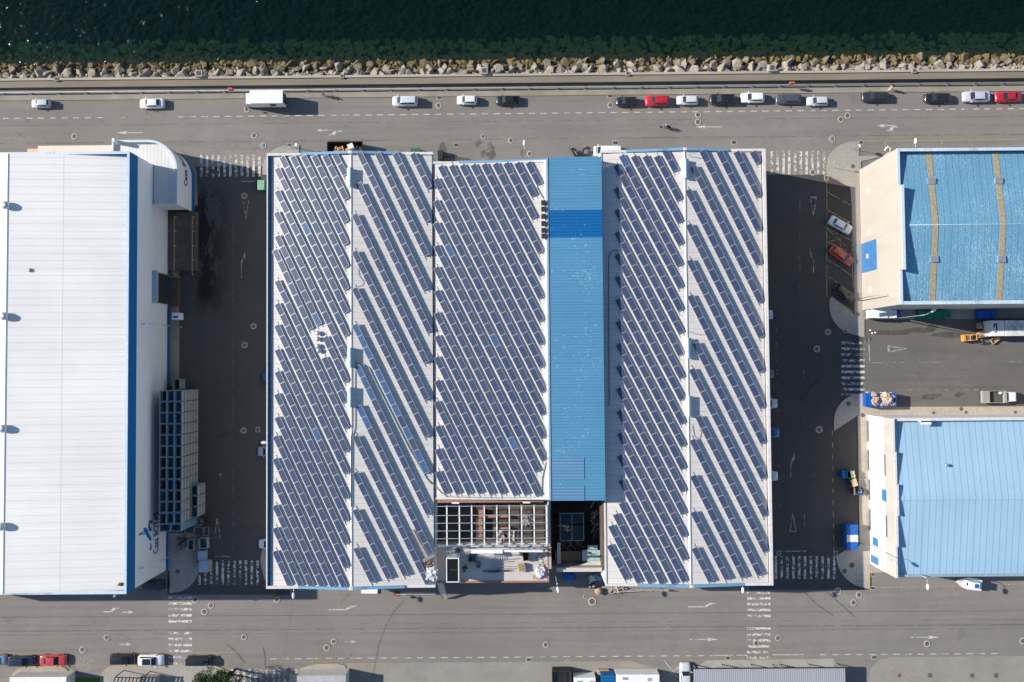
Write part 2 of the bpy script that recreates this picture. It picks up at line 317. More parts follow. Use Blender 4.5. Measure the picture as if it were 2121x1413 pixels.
# side streets and yard: darker asphalt sheets a few millimetres up
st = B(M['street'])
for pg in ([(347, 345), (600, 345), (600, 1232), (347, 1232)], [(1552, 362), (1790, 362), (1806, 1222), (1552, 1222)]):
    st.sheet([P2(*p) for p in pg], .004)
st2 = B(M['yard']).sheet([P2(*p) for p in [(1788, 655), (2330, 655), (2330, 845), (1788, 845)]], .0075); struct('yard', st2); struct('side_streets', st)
ap = B(M['apron'])
for pg in ([(718, 1373.5), (1000, 1372), (1306, 1369), (1340, 1379), (1358, 1392), (1370, 1560), (718, 1560)], [(1788, 1560), (1800, 1388), (1822, 1366), (1850, 1361.5), (2400, 1356), (2400, 1560)]):
    ap.sheet([P2(*p) for p in pg], .008)
struct('concrete_apron', ap)
bays = B(M['conc_light']); bays.sheet([P2(*p) for p in [(1462, 1368), (1728, 1364.5), (1728, 1388), (1740, 1420), (1740, 1500), (1440, 1500), (1440, 1385)]], .008); struct('parking_pavement', bays)
# pavements with kerbs
def pavement(name, polypx, m, z=.13, kerb=.16):
    poly = [P2(x, y) for x, y in polypx]; k = B(M['kerb']); k.prism(poly, -.02, z - .006); k.mat(m)
    cx = sum(p[0] for p in poly) / len(poly); cy = sum(p[1] for p in poly) / len(poly)
    bm2 = bmesh.new(); f = bm2.faces.new([bm2.verts.new((x, y, z)) for x, y in poly]); r = bmesh.ops.inset_region(bm2, faces=[f], thickness=kerb)
    inner = [tuple(v.co[:2]) for v in f.verts]; bm2.free(); k.sheet(inner, z)
    return struct(name, k)
def arc(cx, cy, rx, ry, a0, a1, n=10): return [(cx + rx * math.cos(R(a0 + (a1 - a0) * i / n)), cy - ry * math.sin(R(a0 + (a1 - a0) * i / n))) for i in range(n + 1)]
pavement('pavement', [(1780, 293.5), (1765, 294)] + arc(1765, 346, 52, 52, 100, 178) + [(1713, 361), (1761, 389), (1765, 455), (1768, 560), (1770, 652), (1722, 614), (1718, 622)] + arc(1775, 635, 57, 58, 180, 262) + [(1784, 698), (1790, 698), (1790, 662), (2330, 658), (2330, 636), (1787, 642), (1783, 335), (1836, 322), (1779, 324)], M['paving'])
pavement('pavement.001', [(1793, 815), (1775, 816)] + arc(1783, 872, 56, 56, 105, 180) + [(1727, 892), (1776, 860), (1778, 1000), (1780, 1130), (1752, 1139), (1731, 1152)] + arc(1800, 1150, 68, 68, 185, 262) + [(1801, 1220), (1801, 1187), (1850, 1183), (1850, 1172), (1803, 1172), (1797, 868), (2330, 868), (2330, 841), (1793, 843)], M['paving_warm'])
pavement('pavement.002', [(340, 1104), (404, 1104), (413, 1125), (415, 1160)] + arc(360, 1165, 54, 62, 0, -75) + [(352, 1228), (352, 1182), (349, 1182)], M['paving'])
pavement('pavement.003', [(352, 560), (371, 560), (371, 800), (352, 800)], M['conc'])
pavement('pavement.004', [(325, 313)] + arc(355, 366, 52, 56, 90, 0) + [(409, 424), (395, 432), (352, 432), (352, 340)], M['conc'])
pavement('pavement.005', [(620, 300), (590, 304)] + arc(590, 350, 46, 46, 95, 180) + [(544, 362), (600, 365), (620, 345)], M['paving'])
pavement('pavement.006', [(545, 1125)] + arc(600, 1160, 60, 60, 165, 200) + [(548, 1200), (562, 1218), (605, 1222), (600, 1125)], M['paving'])
for k, pg in enumerate(([(20, 1460), (23, 1410), (27, 1395), (38, 1385), (58, 1381.5), (124, 1380), (137, 1386), (145, 1398), (148, 1460)], [(207, 1460), (208, 1405), (213, 1391), (222, 1383), (236, 1379), (430, 1376), (455, 1382), (474, 1393), (488, 1409), (495, 1460)], [(592, 1460), (598, 1410), (608, 1397), (628, 1383), (650, 1376.5), (700, 1375), (714, 1378), (718, 1385), (719, 1460)])):
    pavement('pavement.%03d' % (7 + k), pg, M['paving'])
# promenade on top of the breakwater
pr = B(M['promenade']); pr.box(XL, XR, YP, YS - .4, -3, 1.05); struct('promenade', pr)
lp = B(M['lip']); lp.box(XL, XR, YS - .4, YS, -3, 1.3)
tag(struct('parapet_wall', lp), 'low pale concrete parapet between promenade and boulders', 'wall'); bpy.data.objects['parapet_wall'].pop('kind', None)
sw = B(M['conc']); sw.box(XL, XR, YK - .55, YP - .005, -.3, .13); struct('sea_pavement', sw)
for k, (px, py) in enumerate([(116, 1), (413, 0), (708, 1), (1003, 0), (1300, 1), (1598, 0), (1894, 1)]):
    big = py == 0; v = W(px, 158, 1.4); d = .62 if big else .38; mb = B(M['conc_light']); mb.box(-d, d, -d, d, -.3, .62 if big else .2); mb.mat(M['rust']).box(-d * .62, d * .62, -d * .62, d * .62, .58 if big else .17, .66 if big else .24)
    lab = ['large square concrete box with rusty lid on parapet seaward of the box truck', 'large square concrete box with rusty lid on parapet above the middle of the quay', 'large square concrete box with rusty lid on parapet seaward of the two dark hatchbacks'][(k - 1) // 2] if big else ['small rusty-lidded block on the parapet at far left', 'small rusty-lidded block on the parapet right of the box truck', 'small rusty-lidded block on the parapet seaward of the black hatchback', 'small rusty-lidded block on the parapet near the right end'][k // 2]
    single('service_box', mb, lab, 'utility box', (v.x, YS - .2 + (d if big else 0), 1.2), group='boxes along the parapet')
# long pipe on brackets
pp = thing('quay_pipe', 'long grey pipe on brackets along the foot of the quay wall', 'pipe', (0, YP - .75, .13))
part('pipe', B(plain('pipe_grey', (.36, .37, .38), .7)).tube([(XL, 0, .55), (XR, 0, .55)], .14, 10), pp); part('lower_pipe', B(M['dark']).tube([(XL, .38, .35), (XR, .38, .35)], .11, 8), pp)
br = MB().mat(M['offwhite']).box(-.28, .28, -.32, .5, 0, .12).box(-.07, .07, -.1, .1, .12, .5).mesh('bracket')
for i in range(38):
    o = link('bracket', br, pp, (-93 + i * 5.05, 0, 0))
# sea
ZW = -2.35
def water_mat():
    s = N('sea_water'); t = s.n('BsdfTransparent'); t.inputs[0].default_value = (.93, .97, .95, 1); g = s.n('BsdfGlossy'); g.inputs['Roughness'].default_value = .06
    b0 = s.n('Bump'); d = s.n('BsdfDiffuse'); d.inputs[0].default_value = (.009, .050, .056, 1); s.l(b0.outputs[0], d.inputs['Normal'])
    n1 = s.noise(.8, 1.6, .5, stretch=(1, 1.4, 1)); n2 = s.noise(.22, 3, .5); n3 = s.noise(4.2, 3, .6); hh = s.math('ADD', s.math('MULTIPLY', n1, .55), s.math('ADD', s.math('MULTIPLY', n2, .7), s.math('MULTIPLY', n3, .03)))
    b = s.n('Bump'); b.inputs['Distance'].default_value = .82; b.inputs['Strength'].default_value = .9; s.l(hh, b.inputs['Height']); s.l(b.outputs[0], g.inputs['Normal'])
    b0.inputs['Distance'].default_value = 1.3; s.l(hh, b0.inputs['Height'])
    fr = s.n('Fresnel'); fr.inputs['IOR'].default_value = 1.24
    m1 = s.n('MixShader'); m1.inputs[0].default_value = .11; s.l(t.outputs[0], m1.inputs[1]); s.l(d.outputs[0], m1.inputs[2])
    m2 = s.n('MixShader'); s.l(fr.outputs[0], m2.inputs[0]); s.l(m1.outputs[0], m2.inputs[1]); s.l(g.outputs[0], m2.inputs[2]); s.l(m2.outputs[0], s.out.inputs['Surface'])
    v = s.n('VolumeAbsorption'); v.inputs['Color'].default_value = (.30, .64, .40, 1); v.inputs['Density'].default_value = .07; s.l(v.outputs[0], s.out.inputs['Volume']); return s.m
M['water'] = water_mat()
sea = B(M['water']); sea.box(-420, 420, YS + .2, 420, -22, ZW); struct('water', sea)
bed = B(M['weed_rock'])
prof = [(YS - .5, -.3), (YS + 3.1, ZW), (YS + 8, -6.0), (YS + 22, -11), (YS + 60, -16), (420, -21)]
for i in range(len(prof) - 1):
    (y0, z0), (y1, z1) = prof[i], prof[i + 1]; bed.face([(-420, y0, z0), (420, y0, z0), (420, y1, z1), (-420, y1, z1)])
s_ = N('sea_bed'); M['bed'] = s_.fin(s_.mix(s_.ramp(s_.noise(.4, 4), .4, .6), (.05, .065, .025), (.1, .10, .04)), .9); bed.slots = [M['bed']]; struct('sea_bed', bed)
def slope_z(y): 
    for i in range(len(prof) - 1):
        (y0, z0), (y1, z1) = prof[i], prof[i + 1]
        if y <= y1: return z0 + (z1 - z0) * (y - y0) / (y1 - y0)
    return -9
rocks = []
for k in range(9):
    bm = bmesh.new(); rr = random.Random(40 + k)
    for q in range(11):
        v = Vector((rr.gauss(0, 1), rr.gauss(0, 1), rr.gauss(0, 1))).normalized(); bm.verts.new((v.x * .66, v.y * .55, v.z * .5))
    bmesh.ops.convex_hull(bm, input=bm.verts); bmesh.ops.delete(bm, geom=[v for v in bm.verts if not v.link_faces], context='VERTS')
    bmesh.ops.bevel(bm, geom=list(bm.edges), offset=.025, segments=1, affect='EDGES'); me = bpy.data.meshes.new('boulder'); bm.to_mesh(me); bm.free(); me.materials.append(M['rock']); rocks.append(me)
def put_rock(x, y, s, zo=0):
    o = link('boulder', rnd.choice(rocks), None, (x, y, slope_z(y) + .2 * s + zo), (rnd.uniform(-.4, .4), rnd.uniform(-.4, .4), rnd.uniform(0, 6.28)))
    o.scale = (s * rnd.uniform(.85, 1.3), s * rnd.uniform(.85, 1.15), s * rnd.uniform(.9, 1.3)); return o
cnt = 0; x = -92.4
rows_y = [(.5, 1.3), (1.4, 1.4), (2.3, 1.4), (3.2, 1.35)]
while x < 92.6 and cnt < 300:
    for dy, sc in rows_y:
        if cnt >= 300: break
        s_k = sc * rnd.choice((.62, .9, 1.05, 1.2, 1.35)) ; o = put_rock(x + rnd.uniform(-.9, .9), YS + dy + rnd.uniform(-.25, .3), s_k, rnd.uniform(-.1, .15)); cnt += 1
        tag(o, 'grey-brown granite boulder packed in the breakwater between parapet and sea', 'boulder', 'boulders of the breakwater')
    x += 2.47
base_rocks = [([v.co.copy() for v in m.vertices], [tuple(p.vertices) for p in m.polygons]) for m in rocks]
def rock_mass(name, mtl, n, y0, y1, s0, s1, seed, zo=0.0, xr=100):
    rr = random.Random(seed); V = []; F = []
    for i in range(n):
        x, y = rr.uniform(-xr, xr), YS + rr.uniform(y0, y1); sc = rr.uniform(s0, s1); T = Matrix.Translation((x, y, slope_z(y) + zo)) @ Matrix.Rotation(rr.uniform(0, 6.28), 4, 'Z') @ Matrix.Rotation(rr.uniform(-.5, .5), 4, 'X') @ Matrix.Diagonal((sc * rr.uniform(.8, 1.3), sc, sc * rr.uniform(.7, 1.2), 1))
        bv, bf = rr.choice(base_rocks); n0 = len(V); V += [T @ v for v in bv]; F += [tuple(i_ + n0 for i_ in f) for f in bf]
    me = bpy.data.meshes.new(name); me.from_pydata(V, [], F); me.materials.append(mtl); return struct(name, me, 'stuff')
rock_mass('rubble', M['rock'], 4200, .1, 4.7, .35, .95, 5, .0); rock_mass('waterline_rocks', M['weed_rock'], 900, 3.3, 5.2, .6, 1.4, 9, .22); rock_mass('submerged_rocks', M['weed_rock'], 1700, 3.7, 9.5, .8, 1.8, 6, -.08)
# ---------------------------------------------------------------- the solar-roofed warehouses
def gable(name, xs, zs, y0, y1, m, parent, th=.14, mats=None):
    """roof sheets running along y over the polyline (xs, zs)"""
    mb = B(m)
    for i in range(len(xs) - 1):
        a, b = (xs[i], zs[i]), (xs[i + 1], zs[i + 1])
        mb.hull8([(a[0], y0, a[1] - th), (b[0], y0, b[1] - th), (b[0], y1, b[1] - th), (a[0], y1, a[1] - th), (a[0], y0, a[1]), (b[0], y0, b[1]), (b[0], y1, b[1]), (a[0], y1, a[1])])
    return part(name, mb, parent, world=True)
def gwall(xs, zs, y0, y1, m, parent):
    """walls under a gable"""
    mb = B(m)
    for y, s in ((y0, 1), (y1, -1)):
        poly = [(xs[0], 0)] + [(x, z) for x, z in zip(xs, zs)] + [(xs[-1], 0)]
        a = [mb.bm.verts.new((x, y, z)) for x, z in poly]; b = [mb.bm.verts.new((x, y + .3 * s, z)) for x, z in poly]; n = len(poly)
        for i in range(n): mb.bm.faces.new((a[i], a[(i + 1) % n], b[(i + 1) % n], b[i]))
        mb.bm.faces.new(a); mb.bm.faces.new(b)
    mb.box(xs[0], xs[0] + .3, y0 + .3, y1 - .3, 0, zs[0]); mb.box(xs[-1] - .3, xs[-1], y0 + .3, y1 - .3, 0, zs[-1])
    return part('wall', mb, parent, world=True)
def zroof(x, xs, zs):
    for i in range(len(xs) - 1):
        if x <= xs[i + 1] or i == len(xs) - 2: return zs[i] + (zs[i + 1] - zs[i]) * (x - xs[i]) / (xs[i + 1] - xs[i])
YT, YB = 35.6, -36.4
ABx, ABz, ABc = [-40.7, -27.08, -13.75], [10.75, 11.85, 10.85], [10.75, 12.3, 10.85]
Cx, Cz = [-13.45, 5.25], [10.75, 12.1]
DEx, DEz, DEc = [14.75, 28.32, 41.3], [10.85, 11.85, 10.85], [10.85, 12.3, 10.85]
def coping(parent, xa, xb, xs, zs, y0, y1, m, dz=.08, z=None, nm='coping'):
    mb = B(m); cuts = [xa] + [x for x in xs if xa < x < xb] + [xb]
    for a, b in zip(cuts[:-1], cuts[1:]):
        za, zb = (zroof(a, xs, zs) + dz, zroof(b, xs, zs) + dz) if z is None else (z, z)
        mb.hull8([(a, y0, za - .9), (b, y0, zb - .9), (b, y1, zb - .9), (a, y1, za - .9), (a, y0, za), (b, y0, zb), (b, y1, zb), (a, y1, za)])
    return part(nm, mb, parent, world=True)
wl = thing('warehouse', 'broad gabled warehouse with pale roof under the two left fields of solar panels', 'warehouse', (-27, 0, 0))
gable('roof', ABx, ABz, YB + .35, YT - .35, M['roof_main'], wl); gwall([-41.0, -27.08, -13.6], [10.5, 11.6, 10.6], YB + .05, YT - .05, M['white_wall'], wl)
px2x = lambda px, z=11.5, py=770: W(px, py, z).x
for ya, yb, tp in ((YT - .35, YT + .08, 1), (YB - .08, YB + .35, 0)):
    xa, xb = (px2x(620), px2x(827)) if tp else (px2x(617), px2x(836))
    coping(wl, -41.3, xa, ABx, ABc, ya, yb, M['coping_white'], z=11.3); coping(wl, xa, -27.45, ABx, ABc, ya, yb, M['coping_blue']); coping(wl, -27.45, -26.75, ABx, ABc, ya, yb, M['coping_white'], .12); coping(wl, -26.75, xb, ABx, ABc, ya, yb, M['coping_blue']); coping(wl, xb, -13.5, ABx, ABc, ya, yb, M['coping_white'], z=11.2)
mb = B(M['coping_white']); mb.box(-41.3, -41.12, YB + .35, YT - .35, 10.3, 11.28); mb.mat(M['gutter_blue']).box(-41.12, -40.7, YB + .35, YT - .35, 10.3, 11.0); part('gutter', mb, wl, world=True)
def ridge(parent, x, z, y0, y1, nm='ridge_cap', m='coping_white', wd=.3):
    mb = B(M[m]); mb.hull8([(x - wd, y0, z - .05), (x + wd, y0, z - .05), (x + wd, y1, z - .05), (x - wd, y1, z - .05), (x - .05, y0, z + .1), (x + .05, y0, z + .1), (x + .05, y1, z + .1), (x - .05, y1, z + .1)]); part(nm, mb, parent, world=True)
ridge(wl, -27.08, 11.87, YB + .4, YT - .4)
def ridge_vent(parent, px, y0p, y1p, xr, zr, w=.42):
    a, b = W(px, y1p, zr + .7).y, W(px, y0p, zr + .7).y; mb = B(M['coping_white']); mb.box(xr - w, xr + w, a, b, zr - .1, zr + .62); mb.mat(M['steel_blue']).hull8([(xr - w - .1, a - .08, zr + .62), (xr + w + .1, a - .08, zr + .62), (xr + w + .1, b + .08, zr + .62), (xr - w - .1, b + .08, zr + .62), (xr - .1, a - .08, zr + .9), (xr + .1, a - .08, zr + .9), (xr + .1, b + .08, zr + .9), (xr - .1, b + .08, zr + .9)])
    part('ridge_vent', mb, parent, world=True)
for a, b in ((348, 386), (721, 761), (803, 843)): ridge_vent(wl, 728, a, b, -27.08, 11.85, .42)
wm = thing('warehouse', 'middle warehouse with pale single-pitch roof under the central field of solar panels', 'warehouse', (-4, 6, 0))
gable('roof', Cx, Cz, -21.85, 33.75, M['roof_main'], wm); gwall([-13.55, 5.3], [10.5, 12.3], -22.0, 33.85, M['white_wall'], wm)
coping(wm, -13.55, px2x(952), Cx, Cz, 33.75, 34.1, M['coping_white'], z=10.95); coping(wm, px2x(952), 5.25, Cx, Cz, 33.75, 34.1, M['coping_blue']); coping(wm, -13.5, 5.25, Cx, Cz, -22.15, -21.85, M['offwhite'], .03)
mb = B(M['dark']); mb.box(-13.62, -13.47, -22, 33.7, 10.6, 10.9); part('gutter', mb, wm, world=True)
wb = thing('warehouse', 'long narrow hall with corrugated blue roof speckled with white, one strip deep blue', 'warehouse', (9.8, 6, 0))
ys = [W(1190, p, 13).y for p in (1037, 1007, 992, 948, 492, 435, 325)]
mts = ['roof_pale', 'roof_blue', 'roof_pale', 'roof_blue', 'roof_deep', 'roof_blue']
BX = (5.6, 14.4)
for i, mt in enumerate(mts):
    xs_ = (BX[0], BX[1]) if mt != 'roof_pale' else (BX[0], 11.0)
    mb = B(M[mt]); mb.hull8([(xs_[0], ys[i], 12.75), (xs_[1], ys[i], 12.95), (xs_[1], ys[i + 1], 12.95), (xs_[0], ys[i + 1], 12.75), (xs_[0], ys[i], 12.9), (xs_[1], ys[i], 13.1), (xs_[1], ys[i + 1], 13.1), (xs_[0], ys[i + 1], 12.9)])
    if mt == 'roof_pale':
        mb.mat(M['roof_blue']); mb.hull8([(11.0, ys[i], 12.87), (14.4, ys[i], 12.95), (14.4, ys[i + 1], 12.95), (11.0, ys[i + 1], 12.87), (11.0, ys[i], 13.02), (14.4, ys[i], 13.1), (14.4, ys[i + 1], 13.1), (11.0, ys[i + 1], 13.02)])
    part('roof_sheet', mb, wb, world=True, label={'roof_deep': 'deep blue replacement roof sheets', 'roof_pale': 'faded paler roof sheets'}.get(mt))
mb = B(M['steel_blue']); mb.box(5.3, 5.6, ys[0], ys[-1], 12.3, 13.0); part('gutter', mb, wb, world=True)
mb = B(M['roof_blue']); mb.box(5.45, 5.6, ys[0] + .1, ys[-1] - .1, 0, 12.3); mb.box(14.12, 14.3, ys[0] + .1, ys[-1] - .1, 0, 12.9); mb.box(5.6, 14.12, ys[0] + .1, ys[0] + .3, 0, 12.7); mb.box(5.6, 14.12, ys[-1] - .3, ys[-1] - .1, 0, 12.7); part('wall', mb, wb, world=True)
for i, py in enumerate((420, 433, 448, 463, 477, 489)):
    mb = B(M['dark']); mb.box(4.45, 5.22, -.38, .38, 0, .7); mb.mat(M['grey']).box(4.4, 4.45, -.3, .3, .1, .6); y = W(1129, py, 13).y
    ob = single('air_conditioner', mb, 'boxy air-conditioning unit in the row of six against the blue hall, %s from the top' % ('first', 'second', 'third', 'fourth', 'fifth', 'sixth')[i], 'air conditioner', (0, y, 12.5), group='air-conditioning units beside the blue roof', bevel=.03)
wr = thing('warehouse', 'broad gabled warehouse with pale roof under the two right fields of solar panels', 'warehouse', (28, 0, 0))
gable('roof', DEx, DEz, YB + .35, YT - .35, M['roof_main'], wr); gwall([14.5, 28.32, 41.8], [10.6, 11.6, 10.6], YB + .05, YT - .05, M['white_wall'], wr)
for ya, yb, tp in ((YT - .35, YT + .08, 1), (YB - .08, YB + .35, 0)):
    xa, xb = (px2x(1303), px2x(1517)) if tp else (px2x(1318), px2x(1534))
    coping(wr, 14.5, xa, DEx, DEc, ya, yb, M['coping_white'], z=11.2); coping(wr, xa, 28.0, DEx, DEc, ya, yb, M['coping_blue']); coping(wr, 28.0, 28.65, DEx, DEc, ya, yb, M['coping_white'], .12); coping(wr, 28.65, xb, DEx, DEc, ya, yb, M['coping_blue']); coping(wr, xb, 41.95, DEx, DEc, ya, yb, M['coping_white'], z=11.3)
mb = B(M['coping_white']); mb.box(41.42, 41.95, YB + .35, YT - .35, 10.4, 11.3); mb.box(14.45, 14.7, YB + .35, YT - .35, 10.4, 10.98); part('parapet', mb, wr, world=True)
mb = B(M['rust']); mb.box(41.3, 41.42, YB + .35, YT - .35, 10.6, 10.9); part('gutter', mb, wr, world=True)
ridge(wr, 28.32, 11.87, YB + .4, YT - .4)
for a, b in ((330, 368), (701, 741), (821, 862)): ridge_vent(wr, 1422, a, b, 28.32, 11.85, .42)
# ---------------------------------------------------------------- solar rows
F_ = {
'A': (ABx, ABz, 'dense leftmost solar field', [(686.7,320.7,710.5,365.9),(666.8,324.6,712.2,415.8),(644.6,325.5,711.3,463),(622.7,325.8,711.7,509.7),(600.4,327.2,712.5,556.3),(578,328,712.5,603),(568.2,351.8,712.5,650.6),(567.8,398.5,713,698.1),(566.6,442.6,710.5,743.6),(568.2,491.4,656.1,676),(667.5,700.7,712.2,794),(563.6,520.4,638.6,684.9),(665.5,743.6,709.3,836.8),(568.2,584.7,713,889.9),(568.2,631.9,712.5,938),(567.3,676.4,712.5,983.3),(568.2,727,712.5,1035),(568.2,772.7,712.5,1081.7),(567.3,818.9,712.5,1129.2),(568.2,867,712.5,1178.1),(564.8,906,707.9,1218.9),(564.4,952.7,685,1218.4),(563.9,1001.9,662.4,1217.5),(563.9,1049.4,640,1216.7),(563.9,1096.1,618.3,1216.2),(563.9,1144,595.5,1215.5)]),
'B': (ABx, ABz, 'widely spaced second solar field', [(848.5,321.2,883.7,392.5),(812.4,320.7,881.1,461.3),(776.2,320.4,878.6,532.3),(739.3,320.4,876.4,602.7),(736.8,382.4,884.5,690.1),(728.3,446.9,877.7,753.8),(728.3,523.3,879.1,830.1),(728.6,599.6,879.1,906.9),(728.6,675.2,879.1,982.4),(734.2,760.1,882.8,1067.3),(736.8,842.9,887,1151),(729.7,905.7,881.5,1212.8),(729.1,981.6,835,1194.3),(729.5,1058.3,801,1200.6),(731.4,1137.4,767,1208.2)]),
'C': (Cx, Cz, 'dense middle solar field', [(1087.8,340,1111.6,385),(1064.6,340.7,1100.6,408.8),(1042,341.2,1101,455.3),(1019.6,342.1,1114.1,526.3),(996.5,343.3,1115,572.9),(974,344.3,1115,620.5),(951.5,345,1115.5,668),(929,346,1116.4,716),(906.5,347.2,1116.7,763.1),(897.1,373.5,1120,814.8),(896.8,418.8,1120,861.5),(897.1,464.8,1120.4,909.9),(898,511.9,1121.8,956.6),(897.6,556.9,1108.2,979.5),(898.8,605.2,1110.1,1029.1),(898.2,651,1086.3,1027.1),(899,698.6,1063.8,1027.9),(898.2,742.7,1037.2,1025.4),(899.3,791.5,1014.7,1026.6),(898.2,834.7,990.9,1024.6),(900.2,885.3,968.4,1026),(900.5,932.8,944.6,1025.4),(900.5,979.5,920.8,1024.6)]),
'D': (DEx, DEz, 'dense solar field beside blue roof', [(1370.2,313.1,1394.3,358),(1353.9,326.8,1401.6,417.5),(1330.1,326.8,1403.3,463.9),(1306.4,326.8,1404.5,509.4),(1281.4,325.1,1402.3,553.3),(1270.4,345,1404.2,598.8),(1270.4,392.5,1404.2,646),(1271.6,437.9,1405.4,693),(1272.1,483.7,1404.5,738.5),(1272.4,530,1406.6,785.5),(1272.6,575.5,1407.6,831.3),(1273.3,622.2,1408.4,880.2),(1274.1,668.7,1409.3,926.9),(1275,715,1409.6,974),(1275.1,761,1410.1,1020.6),(1275.5,806.7,1410.5,1067.3),(1276.3,853.4,1412.2,1114.5),(1277.5,900,1413.5,1162.4),(1277.5,946,1413,1207.7),(1280.2,996.5,1392.3,1211.9),(1280.9,1044.3,1367.2,1211.3),(1269,1067.8,1343.4,1210.4),(1259.3,1091.5,1319.1,1209.6),(1256.5,1131.8,1293.8,1202.6)]),
'E': (DEx, DEz, 'widely spaced rightmost solar field', [(1552.8,317.8,1565.8,340.8),(1518.8,317.5,1565.5,410),(1483.5,316.5,1565.5,479.7),(1448.3,315,1565.5,549.5),(1429.5,347.2,1570.4,629),(1418.6,396.5,1571.3,701.5),(1419.8,468.1,1571.8,773.1),(1421.5,541.5,1573.5,847.1),(1422.4,614.9,1575.2,920.5),(1434.8,713.1,1575.7,993.5),(1426.1,767.1,1579.8,1071.8),(1439.8,865.3,1581.1,1145.9),(1427.5,913.3,1568.4,1194.1),(1428.8,988,1534.8,1198.5),(1429.5,1062.7,1501.3,1202.6),(1431.7,1137.4,1467.4,1207.4)]),
}
ORD = 'first second third fourth fifth sixth seventh eighth ninth tenth eleventh twelfth thirteenth fourteenth fifteenth sixteenth seventeenth eighteenth nineteenth twentieth twenty-first twenty-second twenty-third twenty-fourth twenty-fifth twenty-sixth'.split()
NUM = 'zero one two three four five six seven eight nine ten eleven twelve thirteen fourteen fifteen sixteen seventeen eighteen nineteen'.split()
PL, PW, GAP = 1.98, 1.05, .05
def panel_mesh(m):
    mb = B(M['frame']); mb.box(0, PL, 0, PW, -.04, -.002); t = .035
    for x0, x1, y0, y1 in ((0, PL, 0, t), (0, PL, PW - t, PW), (0, t, t, PW - t), (PL - t, PL, t, PW - t)): mb.box(x0, x1, y0, y1, -.002, .008)
    mb.mat(m).face([(t, t, .002), (PL - t, t, .002), (PL - t, PW - t, .002), (t, PW - t, .002)]); return mb.mesh('solar_panel')
pm_dark, pm_bright = panel_mesh(M['solar']), panel_mesh(M['solar_bright'])
TILT = R(18); cT, sT = math.cos(TILT), math.sin(TILT)
def on_roof(px, py, xs, zs, dz):
    z = 11.5
    for _ in range(6): v = W(px, py, z); z = zroof(v.x, xs, zs) + dz
    return W(px, py, z)
fields_n = []
for key, (xs, zs, fname, rws) in F_.items():
    for i, (ax, ay, bx, by) in enumerate(rws):
        a, b = on_roof(ax, ay, xs, zs, .20), on_roof(bx, by, xs, zs, .20); cT, sT = (math.cos(R(15.5)), math.sin(R(15.5))) if key in 'BE' else (math.cos(R(12.5)), math.sin(R(12.5))); L = (b - a).length; n = max(1, round(L / {'A': 2.03, 'B': 2.1, 'C': 2.05, 'D': 2.06, 'E': 2.1}[key])); pitch = L / n; sc = (pitch - GAP) / PL
        X = (b - a).normalized(); hp = Vector((-X.y, X.x, 0)).normalized(); Y = Vector((hp.x * cT, hp.y * cT, sT)); Y = (Y - X * Y.dot(X)).normalized(); Z = X.cross(Y)
        yaw = math.atan2(X.y, X.x); base = Vector((a.x, a.y, a.z - .2)); Mr = Matrix((X, Y, Z)).transposed()
        Rz = Matrix.Rotation(yaw, 3, 'Z'); loc_e = (Rz.inverted() @ Mr).to_euler()
        lab = '%s row from top right of the %s, %s panels' % (ORD[i], fname, NUM[n] if n < 20 else str(n))
        t = thing('solar_panel_row', lab, 'solar array', base, yaw, 'rows of roof-mounted solar panels')
        Ri = Rz.inverted()
        for k in range(n):
            p = Ri @ (a + X * (k * pitch) - base)
            br_ = (key == 'B' and i in (8,) and k in (0, 1, 2, 4, 5, 6, 7, 9, 11, 12)) or (key == 'B' and i == 9 and k in (0, 1, 2)) or (key == 'B' and i == 10 and k < 2) or rnd.random() < .003 or (key == 'A' and i in (9,) and k in (7,)) or (key == 'C' and i in (11, 12, 17) and rnd.random() < .05)
            o = link('solar_panel', pm_bright if br_ else pm_dark, t, p, loc_e); o.scale = (sc, 1, 1)
            if br_: o['label'] = 'brighter blue crystalline panel'
        # support frame: two roof rails running on past the row, posts, purlins under the panels
        mb = B(M['galv']); Ll = lambda v: Ri @ (v - base)
        def rp(s, q, dz): v = a + X * s + hp * q; v = Vector((v.x, v.y, zroof(v.x, xs, zs) + dz)); return Ll(v)
        for q in (.06, .82): mb.bar(rp(-.55 if q > .5 else -.1, q, .06), rp(L + .55, q, .06), .06, .06)
        for q in (.12, .86):
            A_ = Ll(a + Y * q - Z * .07); B_ = Ll(b + Y * q - Z * .07); mb.bar(A_, B_, .045, .05)
        for k in range(n + 1):
            s0 = min(max(k * pitch, .05), L - .05)
            for q in (.12, .86): top = a + X * s0 + Y * q - Z * .09; bt = rp(s0, q * cT, .05); mb.bar(bt, Ll(top), .04)
        mb.mat(M['frame'])
        for s0 in (.015, L - .02):   # white end bracket
            p0, p1 = Ll(a + X * s0 - Z * .05), Ll(a + X * s0 + Y * PW - Z * .05); q1 = rp(s0, PW * cT, .05); q0 = rp(s0, 0, .05)
        part('support_frame', mb, t)
        # cable run out of the row end
# roof fittings: domes, antennas, cable trunking
for i, (px, py) in enumerate(((658, 690), (658, 702), (658, 717), (660, 726.5))):
    v = on_roof(px, py, ABx, ABz, .5); mb = B(M['galv']); mb.lathe((0, 0, 0), [(.22, 0), (.22, .3), (.4, .34), (.42, .45), (.32, .62), (.12, .7)], 16)
    single('vent_cowl', mb, 'silver domed vent cowl in the gap of the leftmost solar field, %s from the top' % ORD[i], 'roof vent', (v.x, v.y, zroof(v.x, ABx, ABz) - .02), group='domed vents among the panels')
def cable(name, lab, pts, xs, zs, r=.05, m='green_cable', dz=.1):
    P = [on_roof(x, y, xs, zs, dz) for x, y in pts]; return single(name, B(M[m]).tube(P, r, 6), lab, 'cable')
M['green_cable'] = plain('green_conduit', (.16, .27, .24), .6); M['grey_cable'] = plain('grey_cable', (.22, .22, .22), .6)
